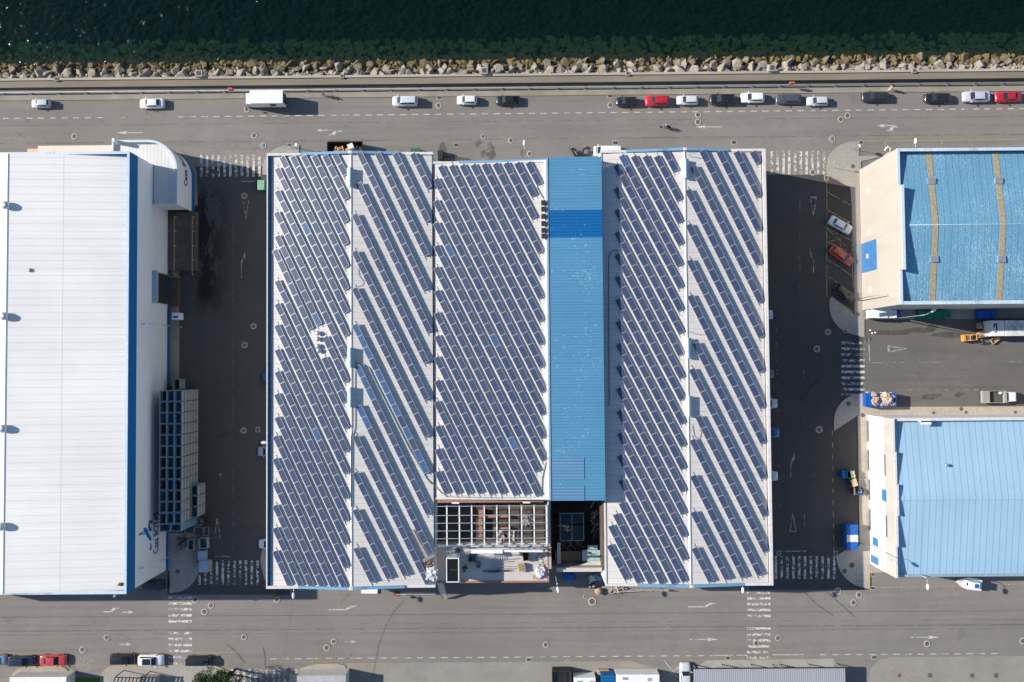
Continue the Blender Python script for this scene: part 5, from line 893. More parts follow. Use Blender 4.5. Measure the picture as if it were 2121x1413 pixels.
# life-buoy posts on the promenade
for i, (px, py, lab) in enumerate(((477, 184, 'red life-buoy box on a post on the promenade above the box truck'), (1641, 171.5, 'red life-buoy box on a post on the promenade above the dark blue-grey car'))):
    v = W(px, py, 2.2); t = thing('lifebuoy_post', lab, 'life buoy', (v.x, v.y, 1.05)); part('post', B(M['galv']).tube([(0, 0, 0), (0, 0, 1.2)], .05, 8), t); mb = B(plain('faded_red', (.55, .12, .11), .5)); mb.box(-.42, .42, -.16, .16, .5, 1.35); part('box', mb, t, bevel=.05)
# ---------------------------------------------------------------- vehicles
_cars = {}
def car_meshes(kind, colr, col_name, metal, glassroof=False):
    K = {  # length, width, height, belt, rear-top, rear-base, front-top, front-base (from rear, in metres), nose height
     'hatch': (4.05, 1.72, 1.46, .93, .42, .10, 2.35, 3.05, .74), 'small': (3.65, 1.62, 1.45, .93, .35, .08, 2.1, 2.75, .74), 'sedan': (4.45, 1.76, 1.42, .92, 1.15, .62, 2.75, 3.4, .72),
     'estate': (4.75, 1.8, 1.46, .93, .55, .12, 2.9, 3.6, .72), 'mpv': (4.6, 1.82, 1.7, 1.0, .35, .08, 2.95, 3.85, .85), 'suv': (4.45, 1.84, 1.68, 1.02, .4, .1, 2.65, 3.3, .92), 'coupe': (4.5, 1.8, 1.3, .86, 1.35, .55, 2.6, 3.35, .68), 'van': (4.9, 1.9, 1.95, 1.15, .12, .04, 3.7, 4.4, .95)}[kind]
    key = (kind, col_name)
    if key in _cars: return _cars[key]
    L, Wd, Hh, zb, rt, rb, ft, fb_, nose = K; hw = Wd / 2; pm = paint('paint_' + col_name, colr, metal)
    xs = [0, .06, .25, .7, L * .3, L * .5, fb_ - .1, fb_ + .25, L - .5, L - .2, L - .04, L]
    mb = B(pm); rings = []
    for x in xs:
        t = x / L
        w_ = hw * (1 - .16 * max(0, (t - .82) / .18) ** 2 - .10 * max(0, (.1 - t) / .1) ** 2)
        if x in (0, L): w_ *= .9
        top = zb if x < fb_ else zb + (nose - zb) * ((x - fb_) / (L - fb_)) ** 1.1
        if x < .08: top = zb - .12 + x
        if x >= L - .05: top = nose - .10 - (.12 if x == L else 0)
        lo = .2 if .1 < x < L - .1 else .3
        half = [(0, lo), (w_ * .9, lo), (w_, lo + .15), (w_ * 1.0, top * .62), (w_ * .97, top - .12), (w_ * .86, top - .01), (w_ * .45, top + .035), (0, top + .045)]
        ring = [(y, z) for y, z in half] + [(-y, z) for y, z in half[-2:0:-1]]
        rings.append([mb.bm.verts.new((x - L / 2, y, z)) for y, z in ring])
    n = len(rings[0])
    for i in range(len(rings) - 1):
        for k in range(n): f = mb.bm.faces.new((rings[i][k], rings[i][(k + 1) % n], rings[i + 1][(k + 1) % n], rings[i + 1][k])); f.smooth = True; f.material_index = 0
    mb.bm.faces.new(rings[0]); mb.bm.faces.new(rings[-1][::-1])
    body = mb.mesh('body')
    gw, tw = hw * .87, hw * .68
    gb_ = [(rb, -gw * .94), (fb_, -gw * .9), (fb_, gw * .9), (rb, gw * .94)]; gt = [(rt, -tw * .95), (ft, -tw), (ft, tw), (rt, tw * .95)]
    cb = B(pm); cb.hull8([(x - L / 2, y, zb - .08) for x, y in gb_] + [(x - L / 2, y, Hh - .03) for x, y in gt]); cabin = cb.mesh('cabin', bevel=.07)
    for p_ in cabin.polygons: p_.use_smooth = True
    if glassroof: cabin.materials.append(M['glass'])
    def quad(a, b, c, d, s0, s1, u0, u1, off):
        """window on the face a b (bottom) c d (top): trimmed by fractions"""
        a, b, c, d = map(Vector, (a, b, c, d)); P = lambda u, v: (a.lerp(b, u)).lerp(d.lerp(c, u), v); nn = (b - a).cross(d - a).normalized() * off
        q = B(M['glass']); v = [P(s0, u0) + nn, P(s1, u0) + nn, P(s1, u1) + nn, P(s0, u1) + nn]; w_ = [x - nn * 1.6 for x in v]; q.hull8(w_ + v); return q
    b3 = [Vector((x - L / 2, y, zb - .08)) for x, y in gb_]; t3 = [Vector((x - L / 2, y, Hh - .03)) for x, y in gt]; o_ = .012
    wins = {'windshield': [quad(b3[1], b3[2], t3[2], t3[1], .05, .95, .18, .96, o_).mesh('windshield')], 'rear_window': [quad(b3[3], b3[0], t3[0], t3[3], .1, .9, .4 if rt - rb < .45 else .25, .93, o_).mesh('rear_window')], 'side_window': []}
    for (p0, p1, q1, q0) in ((b3[0], b3[1], t3[1], t3[0]), (b3[2], b3[3], t3[3], t3[2])):
        for s0, s1 in ((.08, .5), (.53, .9)): wins['side_window'].append(quad(p0, p1, q1, q0, s0, s1, .28, .88, o_).mesh('side_window'))
    if glassroof:
        q = B(M['glass']); q.box(rt - L / 2 + .55, ft - L / 2 - .1, -tw * .82, tw * .82, Hh - .04, Hh - .005); wins['glass_roof'] = [q.mesh('glass_roof')]
    wr_ = .31; wh = B(M['black']); wh.lathe((0, 0, 0), [(wr_ - .02, -.1), (wr_, -.08), (wr_, .08), (wr_ - .02, .1)], 20, 'y'); tyre_ = wh.mesh('wheel'); rm = B(M['galv']); rm.lathe((0, 0, 0), [(.19, -.112), (.19, .112)], 12, 'y'); rim = rm.mesh('rim')
    hl = B(M['lamp_glass']).box(-.17, .1, -.17, .17, -.06, .07).mesh('headlight', .03); tl = B(M['tail']).box(-.05, .07, -.13, .13, -.1, .12).mesh('tail_light', .02); mi = B(pm).box(-.09, .09, -.12, .12, -.07, .07).mesh('mirror', .03)
    pl = B(M['offwhite']).box(-.01, .01, -.26, .26, -.06, .06).mesh('number_plate')
    _cars[key] = (K, body, cabin, wins, tyre_, rim, hl, tl, mi, pl); return _cars[key]
def car(px, py, heading, kind, color, cname, label, name='parked_car', metal=.0, group=None, z=0.0, glassroof=False, sc=1.0):
    K, body, cabin, wins, ty, rim, hl, tl, mi, pl = car_meshes(kind, color, cname, metal, glassroof); L, Wd, Hh, zb = K[:4]; hw = Wd / 2; v = W(px, py, .8)
    t = thing(name, label, 'car' if kind != 'van' else 'van', (v.x, v.y, z), R(heading), group); t.scale = (sc, sc, sc)
    link('body', body, t); link('cabin', cabin, t)
    for nm, ms in wins.items():
        for m_ in ms: link(nm, m_, t)
    for x in (-L / 2 + .78, L / 2 - .85):
        for y in (-hw + .1, hw - .1): w_ = link('wheel', ty, t, (x, y, .31)); link('rim', rim, w_)
    nose = K[8]
    for y in (-1, 1):
        link('headlight', hl, t, (L / 2 - .2, y * hw * .68, nose - .13)); link('tail_light', tl, t, (-L / 2 + .05, y * hw * .8, zb - .18)); link('mirror', mi, t, (K[7] - L / 2 - .25, y * (hw + .07), zb + .02))
    link('number_plate', pl, t, (-L / 2 - .005, 0, .55)); return t
SILV, WHT, BLK, DBL, RED_, DGR = (.52, .56, .58), (.74, .76, .77), (.012, .013, .016), (.06, .075, .095), (.50, .012, .03), (.03, .028, .034)
g1 = 'cars parked along the quay'
car(83.5, 214, 181, 'small', SILV, 'silver', 'small silver hatchback parked alone at the far left of the quay', group=g1, sc=.95)
car(314, 214, 181, 'sedan', WHT, 'white', 'white saloon parked between the silver hatchback and the box truck', group=g1)
car(839, 209, 180, 'mpv', (.60, .64, .68), 'pearl', 'silvery white minivan first right of the box truck', group=g1)
car(967, 207, 180, 'small', WHT, 'white', 'small white car between the minivan and a black car', group=g1)
car(1052, 207.5, 180, 'sedan', BLK, 'black', 'shiny black car right of the small white car, glint on its windscreen', group=g1, sc=.98)
car(1297, 210, 181, 'small', BLK, 'black', 'black hatchback leading the long row, just left of the red car', group=g1, sc=1.02)
car(1361, 208.5, 181, 'hatch', RED_, 'red', 'bright red compact car in the middle of the quay row', group=g1, sc=1.06)
car(1424, 207, 180, 'hatch', (.62, .63, .63), 'pale_grey', 'pale grey hatchback right behind the bright red compact', group=g1, sc=.95)
car(1496, 205.5, 180, 'suv', BLK, 'black', 'black off-roader between the pale grey and the white hatchback', group=g1)
car(1559, 202, 180, 'hatch', (.80, .83, .84), 'bright_white', 'bright white hatchback between two dark cars', group=g1, sc=1.04)
car(1633.5, 204.5, 180, 'estate', DBL, 'blue_grey', 'dark blue-grey car left of the small silver van-like car', group=g1, sc=.96)
car(1693.5, 209, 181, 'hatch', (.56, .60, .57), 'greenish_silver', 'small silver-green hatchback at the end of the close row', group=g1, sc=.94)
car(1813, 200, 180, 'estate', DGR, 'dark_plum', 'long near-black estate car standing alone near the person in orange', group=g1)
car(1942.5, 202.5, 180, 'estate', (.012, .015, .02), 'blue_black', 'blue-black estate car left of the lavender silver saloon', group=g1, sc=.97)
car(2022, 200, 180, 'sedan', (.50, .51, .60), 'lavender', 'lavender silver saloon between the blue-black car and the last red car', group=g1, sc=1.1)
car(2089, 200, 181, 'coupe', (.42, .012, .03), 'crimson', 'crimson red car at the far right end of the quay row', group=g1, sc=1.03)
g2 = 'cars parked along the bottom road'
car(-10, 1367.5, 1, 'hatch', (.22, .30, .40), 'steel_blue', 'steel blue car cut by the left edge of the picture, bottom road', group=g2)
car(44, 1370, 1, 'estate', (.008, .02, .05), 'navy', 'navy blue car nose to tail with the red car at lower left', group=g2)
car(110, 1368, 0, 'coupe', (.50, .05, .06), 'coral_red', 'red car with open-topped look beside the first yellow-edged island', group=g2, sc=1.05)
car(254, 1366, 0, 'suv', (.01, .011, .014), 'jet', 'black car directly left of the white car with dark roof', group=g2)
car(312.5, 1368, 0, 'hatch', (.78, .80, .80), 'snow', 'white car with large dark glass roof, bottom road', group=g2, glassroof=True, sc=1.12)
car(412.5, 1369, 0, 'van', (.012, .013, .016), 'van_black', 'small black van parked right of the lower left crosswalk', group=g2, sc=.9)
g3 = 'cars parked against the left wall of the solar warehouses'
car(556, 935, 180, 'hatch', (.30, .34, .38), 'grey_silver', 'grey car in shade nosing out under the warehouse edge below the lamp head', group=g3)
car(557, 1127, 180, 'hatch', (.50, .56, .62), 'cool_silver', 'silver car in shade nosing out near the lower left warehouse corner', group=g3, sc=.95)
car(562, 780.5, 180, 'small', (.01, .07, .14), 'petrol', 'petrol blue car whose nose barely shows at the left warehouse wall', group=g3)
g4 = 'cars parked against the right wall of the solar warehouses'
for y, xr, c_, cn, lb_, kd in ((652, 1602, (.42, .50, .58), 'ice', 'pale car tail, topmost of those along the shaded right wall', 'hatch'), (774.5, 1606, (.05, .16, .12), 'bottle_green', 'dark green car tail showing at the shaded right wall', 'small'), (836, 1611, (.50, .56, .63), 'cool_silver', 'pale silver car just below the dark green one at the right wall', 'hatch'), (897, 1615, (.01, .12, .36), 'royal_blue', 'blue car showing at the shaded right wall', 'hatch'), (986.5, 1612, (.55, .58, .62), 'pewter', 'pale car below the blue one, lowest along the right wall', 'hatch')):
    car(xr - 23, y, 0, kd, c_, cn, lb_, group=g4, sc=.98)
car(1741.5, 466, -30, 'sedan', (.66, .70, .74), 'cool_white', 'white saloon parked slantwise in the shaded bays', group='cars in the angled bays')
car(1744, 529, -37, 'estate', (.48, .075, .03), 'brick_orange', 'orange-red car parked slantwise with its nose in the sun', group='cars in the angled bays')
car(1750, 607, -40, 'hatch', (.02, .022, .02), 'dark_olive', 'very dark car in the lowest shaded angled bay', group='cars in the angled bays')
def wheels(t, pts, r=.45, w_=.28):
    mb = B(M['black']); mb.lathe((0, 0, 0), [(r - .03, -w_ / 2), (r, -w_ / 2 + .03), (r, w_ / 2 - .03), (r - .03, w_ / 2)], 20, 'y'); me = mb.mesh('wheel'); rm = B(M['galv']).lathe((0, 0, 0), [(r * .55, -w_ / 2 - .01), (r * .55, w_ / 2 + .01)], 12, 'y').mesh('rim')
    for x, y in pts: o = link('wheel', me, t, (x, y, r)); link('rim', rim_ := rm, o)
# box truck (front to the left)
v = W(551, 207, 1.5); t = thing('box_truck', 'white box truck with dark round emblem on its side, parked on the quay', 'truck', (v.x, v.y, 0), R(180))
part('cargo_box', B(M['white']).box(-3.5, 2.35, -1.18, 1.18, .95, 3.15), t, bevel=.03); mb = B(M['white']); mb.hull8([(2.5, -1.05, .5), (4.0, -1.0, .5), (4.0, 1.0, .5), (2.5, 1.05, .5), (2.5, -1.0, 2.35), (3.35, -.92, 2.3), (3.35, .92, 2.3), (2.5, 1.0, 2.35)]); part('cab', mb, t, bevel=.06)
part('windshield', B(M['glass']).hull8([(3.93, -.85, 1.0), (3.97, -.85, 1.0), (3.97, .85, 1.0), (3.93, .85, 1.0), (3.5, -.8, 2.0), (3.56, -.8, 2.0), (3.56, .8, 2.0), (3.5, .8, 2.0)]), t); part('chassis', B(M['dark']).box(-3.4, 3.8, -.5, .5, .45, .93), t)
mb = B(M['red']); mb.lathe((-1.5, 1.185, 2.2), [(.62, 0), (.62, .02)], 24, 'y'); mb.mat(M['dark']); mb.lathe((-1.5, 1.208, 2.2), [(.42, 0), (.42, .01)], 24, 'y'); part('emblem', mb, t); mb = B(M['dark']); mb.box(-1.3, .3, 1.19, 1.2, 1.25, 1.33).box(-3.5 - .02, -3.5, -.9, .9, 1.1, 2.9); part('rear_door', mb, t)
wheels(t, [(3.1, -.95), (3.1, .95), (-2.2, -.95), (-2.2, .95)])
for y in (-1, 1): part('mirror', B(M['dark']).box(3.5, 3.6, y * 1.25 - .12, y * 1.25 + .12, 1.5, 1.9), t)
# cream lorry behind the left warehouse roof edge
a, b = W(78.5, 303.5, 3.6), W(233, 330, 3.6); v = Vector(((a.x + b.x) / 2, (a.y + b.y) / 2 + .1)); hl_ = (b.x - a.x) / 2
t = thing('articulated_lorry', 'long cream lorry with pale orange cab standing above the left white roof', 'lorry', (v.x, v.y, 0), R(180)); part('trailer', B(plain('cream_tarp', (.70, .60, .52), .6, var=.1)).box(-hl_, hl_, -1.22, 1.22, 1.0, 3.6), t, bevel=.03)
mb = B(plain('pale_orange', (.66, .42, .26), .45, var=.1)); mb.box(hl_ + .5, hl_ + 2.4, -1.0, 1.0, .5, 2.7); part('cab', mb, t, bevel=.12); mb = B(M['dark']); mb.box(-hl_ + .2, hl_ + 2.2, -.45, .45, .5, .95).box(hl_ + .05, hl_ + .45, -.8, .8, .9, 1.9); part('chassis', mb, t); wheels(t, [(hl_ + 1.6, -.9), (hl_ + 1.6, .9), (hl_ - 1.2, -.9), (hl_ - 1.2, .9), (-hl_ + 1.5, -.9), (-hl_ + 1.5, .9), (-hl_ + 2.8, -.9), (-hl_ + 2.8, .9)], .5); part('windshield', B(M['glass']).box(hl_ + 2.4, hl_ + 2.43, -.85, .85, 1.6, 2.4), t)
car(1258, 313, 180, 'van', (.80, .81, .82), 'van_white', 'white van half hidden by the top edge of the right solar warehouse', name='parked_van')
# yard vehicles
v = W(1824, 651, 1.2); t = thing('pickup_truck', 'white box-bodied pickup parked under the cream building, blue bundle at its nose', 'truck', (v.x, v.y, 0), R(0)); mb = B(M['white']); mb.box(-2.5, -.95, -.72, .72, .9, 2.0).box(-.9, .85, -.75, .75, .9, 2.1); part('cargo_box', mb, t, bevel=.05)
part('cab', B(M['white']).box(1.0, 2.6, -.75, .75, .45, 1.9), t, bevel=.12); part('windshield', B(M['glass']).box(2.6, 2.63, -.6, .6, 1.15, 1.7), t); part('chassis', B(M['dark']).box(-2.4, 2.5, -.45, .45, .4, .9), t); part('roof_hatch', B(M['red']).box(1.9, 2.1, -.2, 0, 1.9, 1.96), t); wheels(t, [(-1.6, -.65), (-1.6, .65), (1.8, -.65), (1.8, .65)], .32, .2)
v = W(1859, 650, 1); single('tarpaulin_bundle', B(M['tarp']).hull8([(-.8, -.7, 0), (1, -.6, 0), (.9, .7, 0), (-.7, .8, 0), (-.5, -.3, .9), (.5, -.3, 1.1), (.4, .5, 1.0), (-.4, .5, .8)]), 'dark blue bundle between the white pickup and the green skip', 'bundle', (v.x, v.y, .13), bevel=.1)
def skip(name, lab, px0, px1, py0, py1, z, m, h, lidn=0, inner='dark'):
    a, b = W(px0, py0, z), W(px1, py1, z); cx, cy = (a.x + b.x) / 2, (a.y + b.y) / 2; lx, ly = (b.x - a.x) / 2, (a.y - b.y) / 2; t = thing(name, lab, 'container', (cx, cy, z - h))
    mb = B(M[m])
    e = .12; mb.hull8([(-lx * .9, -ly, 0), (lx * .9, -ly, 0), (lx * .9, -ly + e, 0), (-lx * .9, -ly + e, 0), (-lx, -ly, h), (lx, -ly, h), (lx, -ly + e, h), (-lx, -ly + e, h)]); mb.hull8([(-lx * .9, ly - e, 0), (lx * .9, ly - e, 0), (lx * .9, ly, 0), (-lx * .9, ly, 0), (-lx, ly - e, h), (lx, ly - e, h), (lx, ly, h), (-lx, ly, h)])
    for sg in (-1, 1): x0, x1, u0, u1 = sorted((sg * lx * .9, sg * (lx * .9 - e))) + sorted((sg * lx, sg * (lx - e))); mb.hull8([(x0, -ly + e, 0), (x1, -ly + e, 0), (x1, ly - e, 0), (x0, ly - e, 0), (u0, -ly + e, h), (u1, -ly + e, h), (u1, ly - e, h), (u0, ly - e, h)])
    for k in range(7): x = -lx * .8 + k * lx * 1.6 / 6; mb.box(x - .05, x + .05, -ly - .06, -ly, .1, h - .1).box(x - .05, x + .05, ly, ly + .06, .1, h - .1)
    part('shell', mb, t); part('floor', B(M[inner]).box(-lx * .88, lx * .88, -ly + e, ly - e, .02, .12), t)
    if lidn:
        for k in range(lidn): x0 = -lx + 2 * lx * k / lidn; part('lid', B(M[m]).hull8([(x0 + .04, -ly, h), (x0 + 2 * lx / lidn - .04, -ly, h), (x0 + 2 * lx / lidn - .04, ly, h), (x0 + .04, ly, h), (x0 + .04, -ly, h + .08), (x0 + 2 * lx / lidn - .04, -ly, h + .08), (x0 + 2 * lx / lidn - .04, ly, h + .22), (x0 + .04, ly, h + .22)]), t)
    return t, lx, ly
skip('refuse_container', 'long green container against the shaded wall of the cream building', 1901, 1969, 644, 659.5, 1.5, 'green', 1.37, 4)
skip('refuse_container', 'blue container against the shaded wall of the cream building', 2025, 2064, 643.5, 659.5, 1.4, 'blue', 1.27, 3)
t, lx, ly = skip('waste_skip', 'blue open skip heaped with crushed cardboard at the left end of the yard', 1793, 1857, 815, 842, 2.0, 'blue', 1.95)
v = W(1825, 828, 2.0); part('front_plate', B(M['blue']).box(-lx + .12, -lx + 1.1, -ly + .12, ly - .12, 1.7, 1.93), t)
def heap(parent_name, lab, cat, px, py, z0, rx, ry, h, n, mats, size, seed):
    rr = random.Random(seed); mb = MB(); c = W(px, py, z0 + h)
    for i in range(n):
        mb.mat(rr.choice(mats)); x, y = rr.uniform(-rx, rx), rr.uniform(-ry, ry); zz = rr.uniform(.1, h) * (1 - .35 * (abs(x) / rx) ** 2); t_ = rr.uniform(0, 3.14); q = rr.uniform(.6, 1.4); d = Vector((math.cos(t_), math.sin(t_), rr.uniform(-.5, .5))) * size * q
        mb.bar(Vector((x, y, zz)) - d, Vector((x, y, zz)) + d, size * 1.5 * q, .04 + .12 * rr.random(), up=(rr.uniform(-.5, .5), rr.uniform(-.5, .5), 1))
    o = single(parent_name, mb, lab, cat, (c.x, c.y, z0)); return o
lc = [plain('cardboard_pale', (.60, .47, .38), .85, var=.3, scale=3), M['card'], plain('cardboard_pink', (.58, .42, .36), .85, var=.3, scale=3), M['plastic_white']]
heap('cardboard_heap', 'heap of crushed cardboard filling the left half of the blue skip', 'cardboard', 1813, 828, .3, .75, .95, 2.1, 90, lc, .32, 41); heap('cardboard_heap', 'heap of crushed cardboard filling the right half of the blue skip', 'cardboard', 1840, 828, .3, 1.2, .95, 2.1, 130, lc, .32, 42)
# white flatbed facing right
v = W(2071, 822, 1.0); t = thing('flatbed_truck', 'white flatbed truck with empty grey bed parked in the yard', 'truck', (v.x, v.y, 0), R(0)); mb = B(M['conc_light']); mb.box(-3.3, -2.0, -1.05, 1.05, .8, 1.0).box(-3.3, .95, -1.08, -1.0, 1.0, 1.45).box(-3.3, .95, 1.0, 1.08, 1.0, 1.45).box(.5, .95, -1.0, 1.0, 1.0, 1.5); mb.box(-3.35, -2.05, -1.0, 1.0, 1.0, 1.45); part('bed', mb, t)
part('bed_floor', B(M['dock']).box(-2.0, .5, -1.0, 1.0, .8, .86), t); mb = B(M['white']); mb.hull8([(1.1, -.95, .4), (3.4, -.85, .4), (3.4, .85, .4), (1.1, .95, .4), (1.15, -.85, 1.75), (2.4, -.78, 1.75), (2.4, .78, 1.75), (1.15, .85, 1.75)]); part('cab', mb, t, bevel=.15)
part('windshield', B(M['glass']).hull8([(2.75, -.7, 1.5), (2.8, -.7, 1.5), (2.8, .7, 1.5), (2.75, .7, 1.5), (2.45, -.68, 1.74), (2.5, -.68, 1.76), (2.5, .68, 1.76), (2.45, .68, 1.74)]), t); part('rear_window', B(M['glass']).box(1.02, 1.14, -.75, .75, 1.0, 1.72), t); part('chassis', B(M['dark']).box(-3.2, 3.2, -.45, .45, .35, .8), t); wheels(t, [(-2.2, -.85), (-2.2, .85), (2.3, -.8), (2.3, .8)], .36, .22)
v2 = W(2071, 814, 1.0); mb = B(M['plastic_white']); mb.lathe((0, 0, 0), [(.2, 0), (.26, .25), (.2, .5)], 12); single('white_drum', mb, 'small white drum standing in the bed of the flatbed truck', 'drum', (v2.x, v2.y, 1.0 - .14))
# white trailer body with rust-brown stain
a, b = W(2054, 664, 3.1), W(2200, 695, 3.1); t = thing('truck_trailer', 'white truck body with brown-stained roof at the right edge of the yard', 'truck', ((a.x + b.x) / 2, (a.y + b.y) / 2, 0)); lx, ly = (b.x - a.x) / 2, (a.y - b.y) / 2
s_ = N('stained_white'); X_, Y_, Z_ = s_.xyz(s_.pos(True)); d_ = s_.n('VectorMath', operation='DISTANCE'); s_.l(s_.pos(True), d_.inputs[0]); d_.inputs[1].default_value = (-lx + 4.4, .2, 3.1); st_ = s_.math('MULTIPLY', s_.ramp(d_.outputs['Value'], .5, 2.4, 1, 0), s_.ramp(s_.noise(1.5, 5, .8), .38, .6)); M['stained'] = s_.fin(s_.mix(s_.math('MULTIPLY', st_, .75), (.72, .72, .72), (.22, .14, .10)), .5)
part('cargo_box', B(M['stained']).box(-lx + 2.4, lx, -ly, ly, .9, 3.1), t, bevel=.03); part('cab', B(M['white']).box(-lx, -lx + 2.3, -ly, ly, .5, 3.0), t, bevel=.06); part('chassis', B(M['dark']).box(-lx + .2, lx, -.45, .45, .4, .9), t); wheels(t, [(-lx + 1.1, -ly + .25), (-lx + 1.1, ly - .25), (-lx + 5, -ly + .25), (-lx + 5, ly - .25)])
mb = B(M['dark']); mb.bar((-lx + .5, .15, 3.02), (-lx + .5, .75, 3.02), .22, .04).bar((-lx + .5, .75, 3.02), (-lx + .95, .75, 3.02), .22, .04).bar((-lx + .9, .75, 3.02), (-lx + .9, -.3, 3.02), .22, .04).bar((-lx + .9, -.55, 3.02), (-lx + .55, -.75, 3.02), .16, .04); part('symbol', mb, t)
# forklift
v = W(2010, 699.5, 1.2); t = thing('forklift', 'orange forklift turned toward the cardboard boxes by the white truck', 'forklift', (v.x, v.y, 0), R(4)); mb = B(M['orange']); mb.box(-1.2, .6, -.6, .6, .25, 1.0).box(-1.25, -.75, -.58, .58, 1.0, 1.25); part('body', mb, t, bevel=.08); mb = B(M['orange'])
for x in (-.6, .7):
    for y in (-.5, .5): mb.bar((x, y, 1.0), (x * .85, y * .95, 2.05), .08)
mb.box(-.6, .7, -.52, -.42, 2.02, 2.12).box(-.6, .7, .42, .52, 2.02, 2.12).box(-.6, -.45, -.42, .42, 2.02, 2.12).box(.55, .7, -.42, .42, 2.02, 2.12); part('overhead_guard', mb, t); mb = B(M['denim']).box(-.45, .15, -.3, .3, 1.0, 1.25).box(-.55, -.42, -.3, .3, 1.2, 1.7); part('seat', mb, t)
mb = B(M['dark']).box(.85, .98, -.45, -.35, .1, 2.2).box(.85, .98, .35, .45, .1, 2.2).box(.85, .98, -.35, .35, 1.9, 2.0); part('mast', mb, t); part('fork', B(M['grey']).box(.98, 2.0, -.35, -.25, .12, .16), t); part('fork', B(M['grey']).box(.98, 2.0, .25, .35, .12, .16), t); wheels(t, [(-.8, -.5), (-.8, .5), (.5, -.52), (.5, .52)], .28, .2)
def carton(px, py, sx, sy, sz, rot, lab, m='card', z=.0, opened=False, group=None):
    v = W(px, py, z + sz); mb = B(M[m]); t_ = .04
    mb.box(-sx, sx, -sy, sy, 0, sz if not opened else .05)
    if opened: mb.box(-sx, sx, -sy, -sy + t_, .05, sz).box(-sx, sx, sy - t_, sy, .05, sz).box(-sx, -sx + t_, -sy + t_, sy - t_, .05, sz).box(sx - t_, sx, -sy + t_, sy - t_, .05, sz); mb.hull8([(sx, -sy, sz - .03), (sx + .35, -sy, sz - .2), (sx + .35, sy, sz - .2), (sx, sy, sz - .03), (sx, -sy, sz), (sx + .35, -sy, sz - .17), (sx + .35, sy, sz - .17), (sx, sy, sz)])
    return single('cardboard_box', mb, lab, 'box', (v.x, v.y, z), R(rot), group)
carton(2036, 692, .55, .6, 1.0, 10, 'cardboard box on the ground right of the forklift'); carton(2047, 691, .35, .5, .9, -8, 'narrow cardboard box leaning against the cab of the white truck', opened=True); carton(2031, 675, .35, .55, .8, 4, 'cardboard box in deep shade above the forklift'); carton(2042, 676, .35, .55, .8, -4, 'second cardboard box in deep shade next to the white truck'); carton(2062, 704, .75, .45, .55, 35, 'open brown carton lying below the white truck body', opened=True)
for i, (px, py) in enumerate(((1803, 684), (1807, 690), (1813, 689))): v = W(px, py, .1); single('litter', B(M['white']).hull8([(-.2, -.1, 0), (.15, -.18, 0), (.2, .1, 0), (-.1, .15, 0), (-.1, -.05, .1), (.08, -.08, .14), (.1, .05, .1), (-.05, .06, .08)]), ['white scrap of litter at the yard entrance, upper one', 'white scrap of litter at the yard entrance, middle one', 'white scrap of litter at the yard entrance, right one'][i], 'litter', (v.x, v.y, .006))
# dumpsters and bins at the light wall
t, lx, ly = skip('dumpster', 'green dumpster topped with cream crates beside the shaded bays', 1754, 1771, 975, 990.5, 1.3, 'green', 1.28); single('blue_bin', B(M['blue']).box(-.5, .5, -.65, .65, 0, 1.1), 'dark blue bin half in shade left of the green dumpster', 'bin', (*W(1750, 983, 1.1)[:2], .006), bevel=.06)
for i, (px, py) in enumerate(((1766, 979), (1768, 986))): v = W(px, py, 1.6); mb = B(plain('cream_plastic', (.66, .62, .46), .6)); mb.box(-.3, .3, -.25, .25, 0, .05).box(-.3, .3, -.25, -.21, .05, .3).box(-.3, .3, .21, .25, .05, .3).box(-.3, -.26, -.21, .21, .05, .3).box(.26, .3, -.21, .21, .05, .3); single('plastic_crate', mb, ['cream plastic crate on the green dumpster, upper one', 'cream plastic crate on the green dumpster, lower one'][i], 'crate', (v.x, v.y, 1.3), .1 * i)
v = W(1770, 1000, 1.3); mb = B(plain('beige_lid', (.60, .45, .30), .6, var=.1)); mb.box(-.5, .5, -.68, .68, 1.05, 1.3); mb.mat(plain('dark_green_bin', (.03, .07, .05), .6)).hull8([(-.4, -.5, 0), (.4, -.5, 0), (.4, .5, 0), (-.4, .5, 0), (-.5, -.65, 1.05), (.5, -.65, 1.05), (.5, .65, 1.05), (-.5, .65, 1.05)]); single('wheeled_bin', mb, 'wheeled bin with rounded beige lid below the green dumpster', 'bin', (v.x, v.y, .006), R(18), bevel=.05)
v = W(1780, 1018, 1.2); mb = B(M['rust']); mb.box(-.9, -.5, -.6, .6, 0, 1.0); mb.mat(M['card']).box(-.95, -.75, -.65, .65, 1.0, 1.15); single('low_bin', mb, 'narrow brown-rimmed bin against the kerb below the wheeled bin', 'bin', (v.x, v.y, .0)); pile('blue_bags', 'pile of dark blue and white bags against the bright wall', 'bags', 1781, 1018, .13, 46, .5, .55, .9, [M['denim'], M['blue'], M['plastic_white'], M['dark']], (.22, .2, .12), 51)
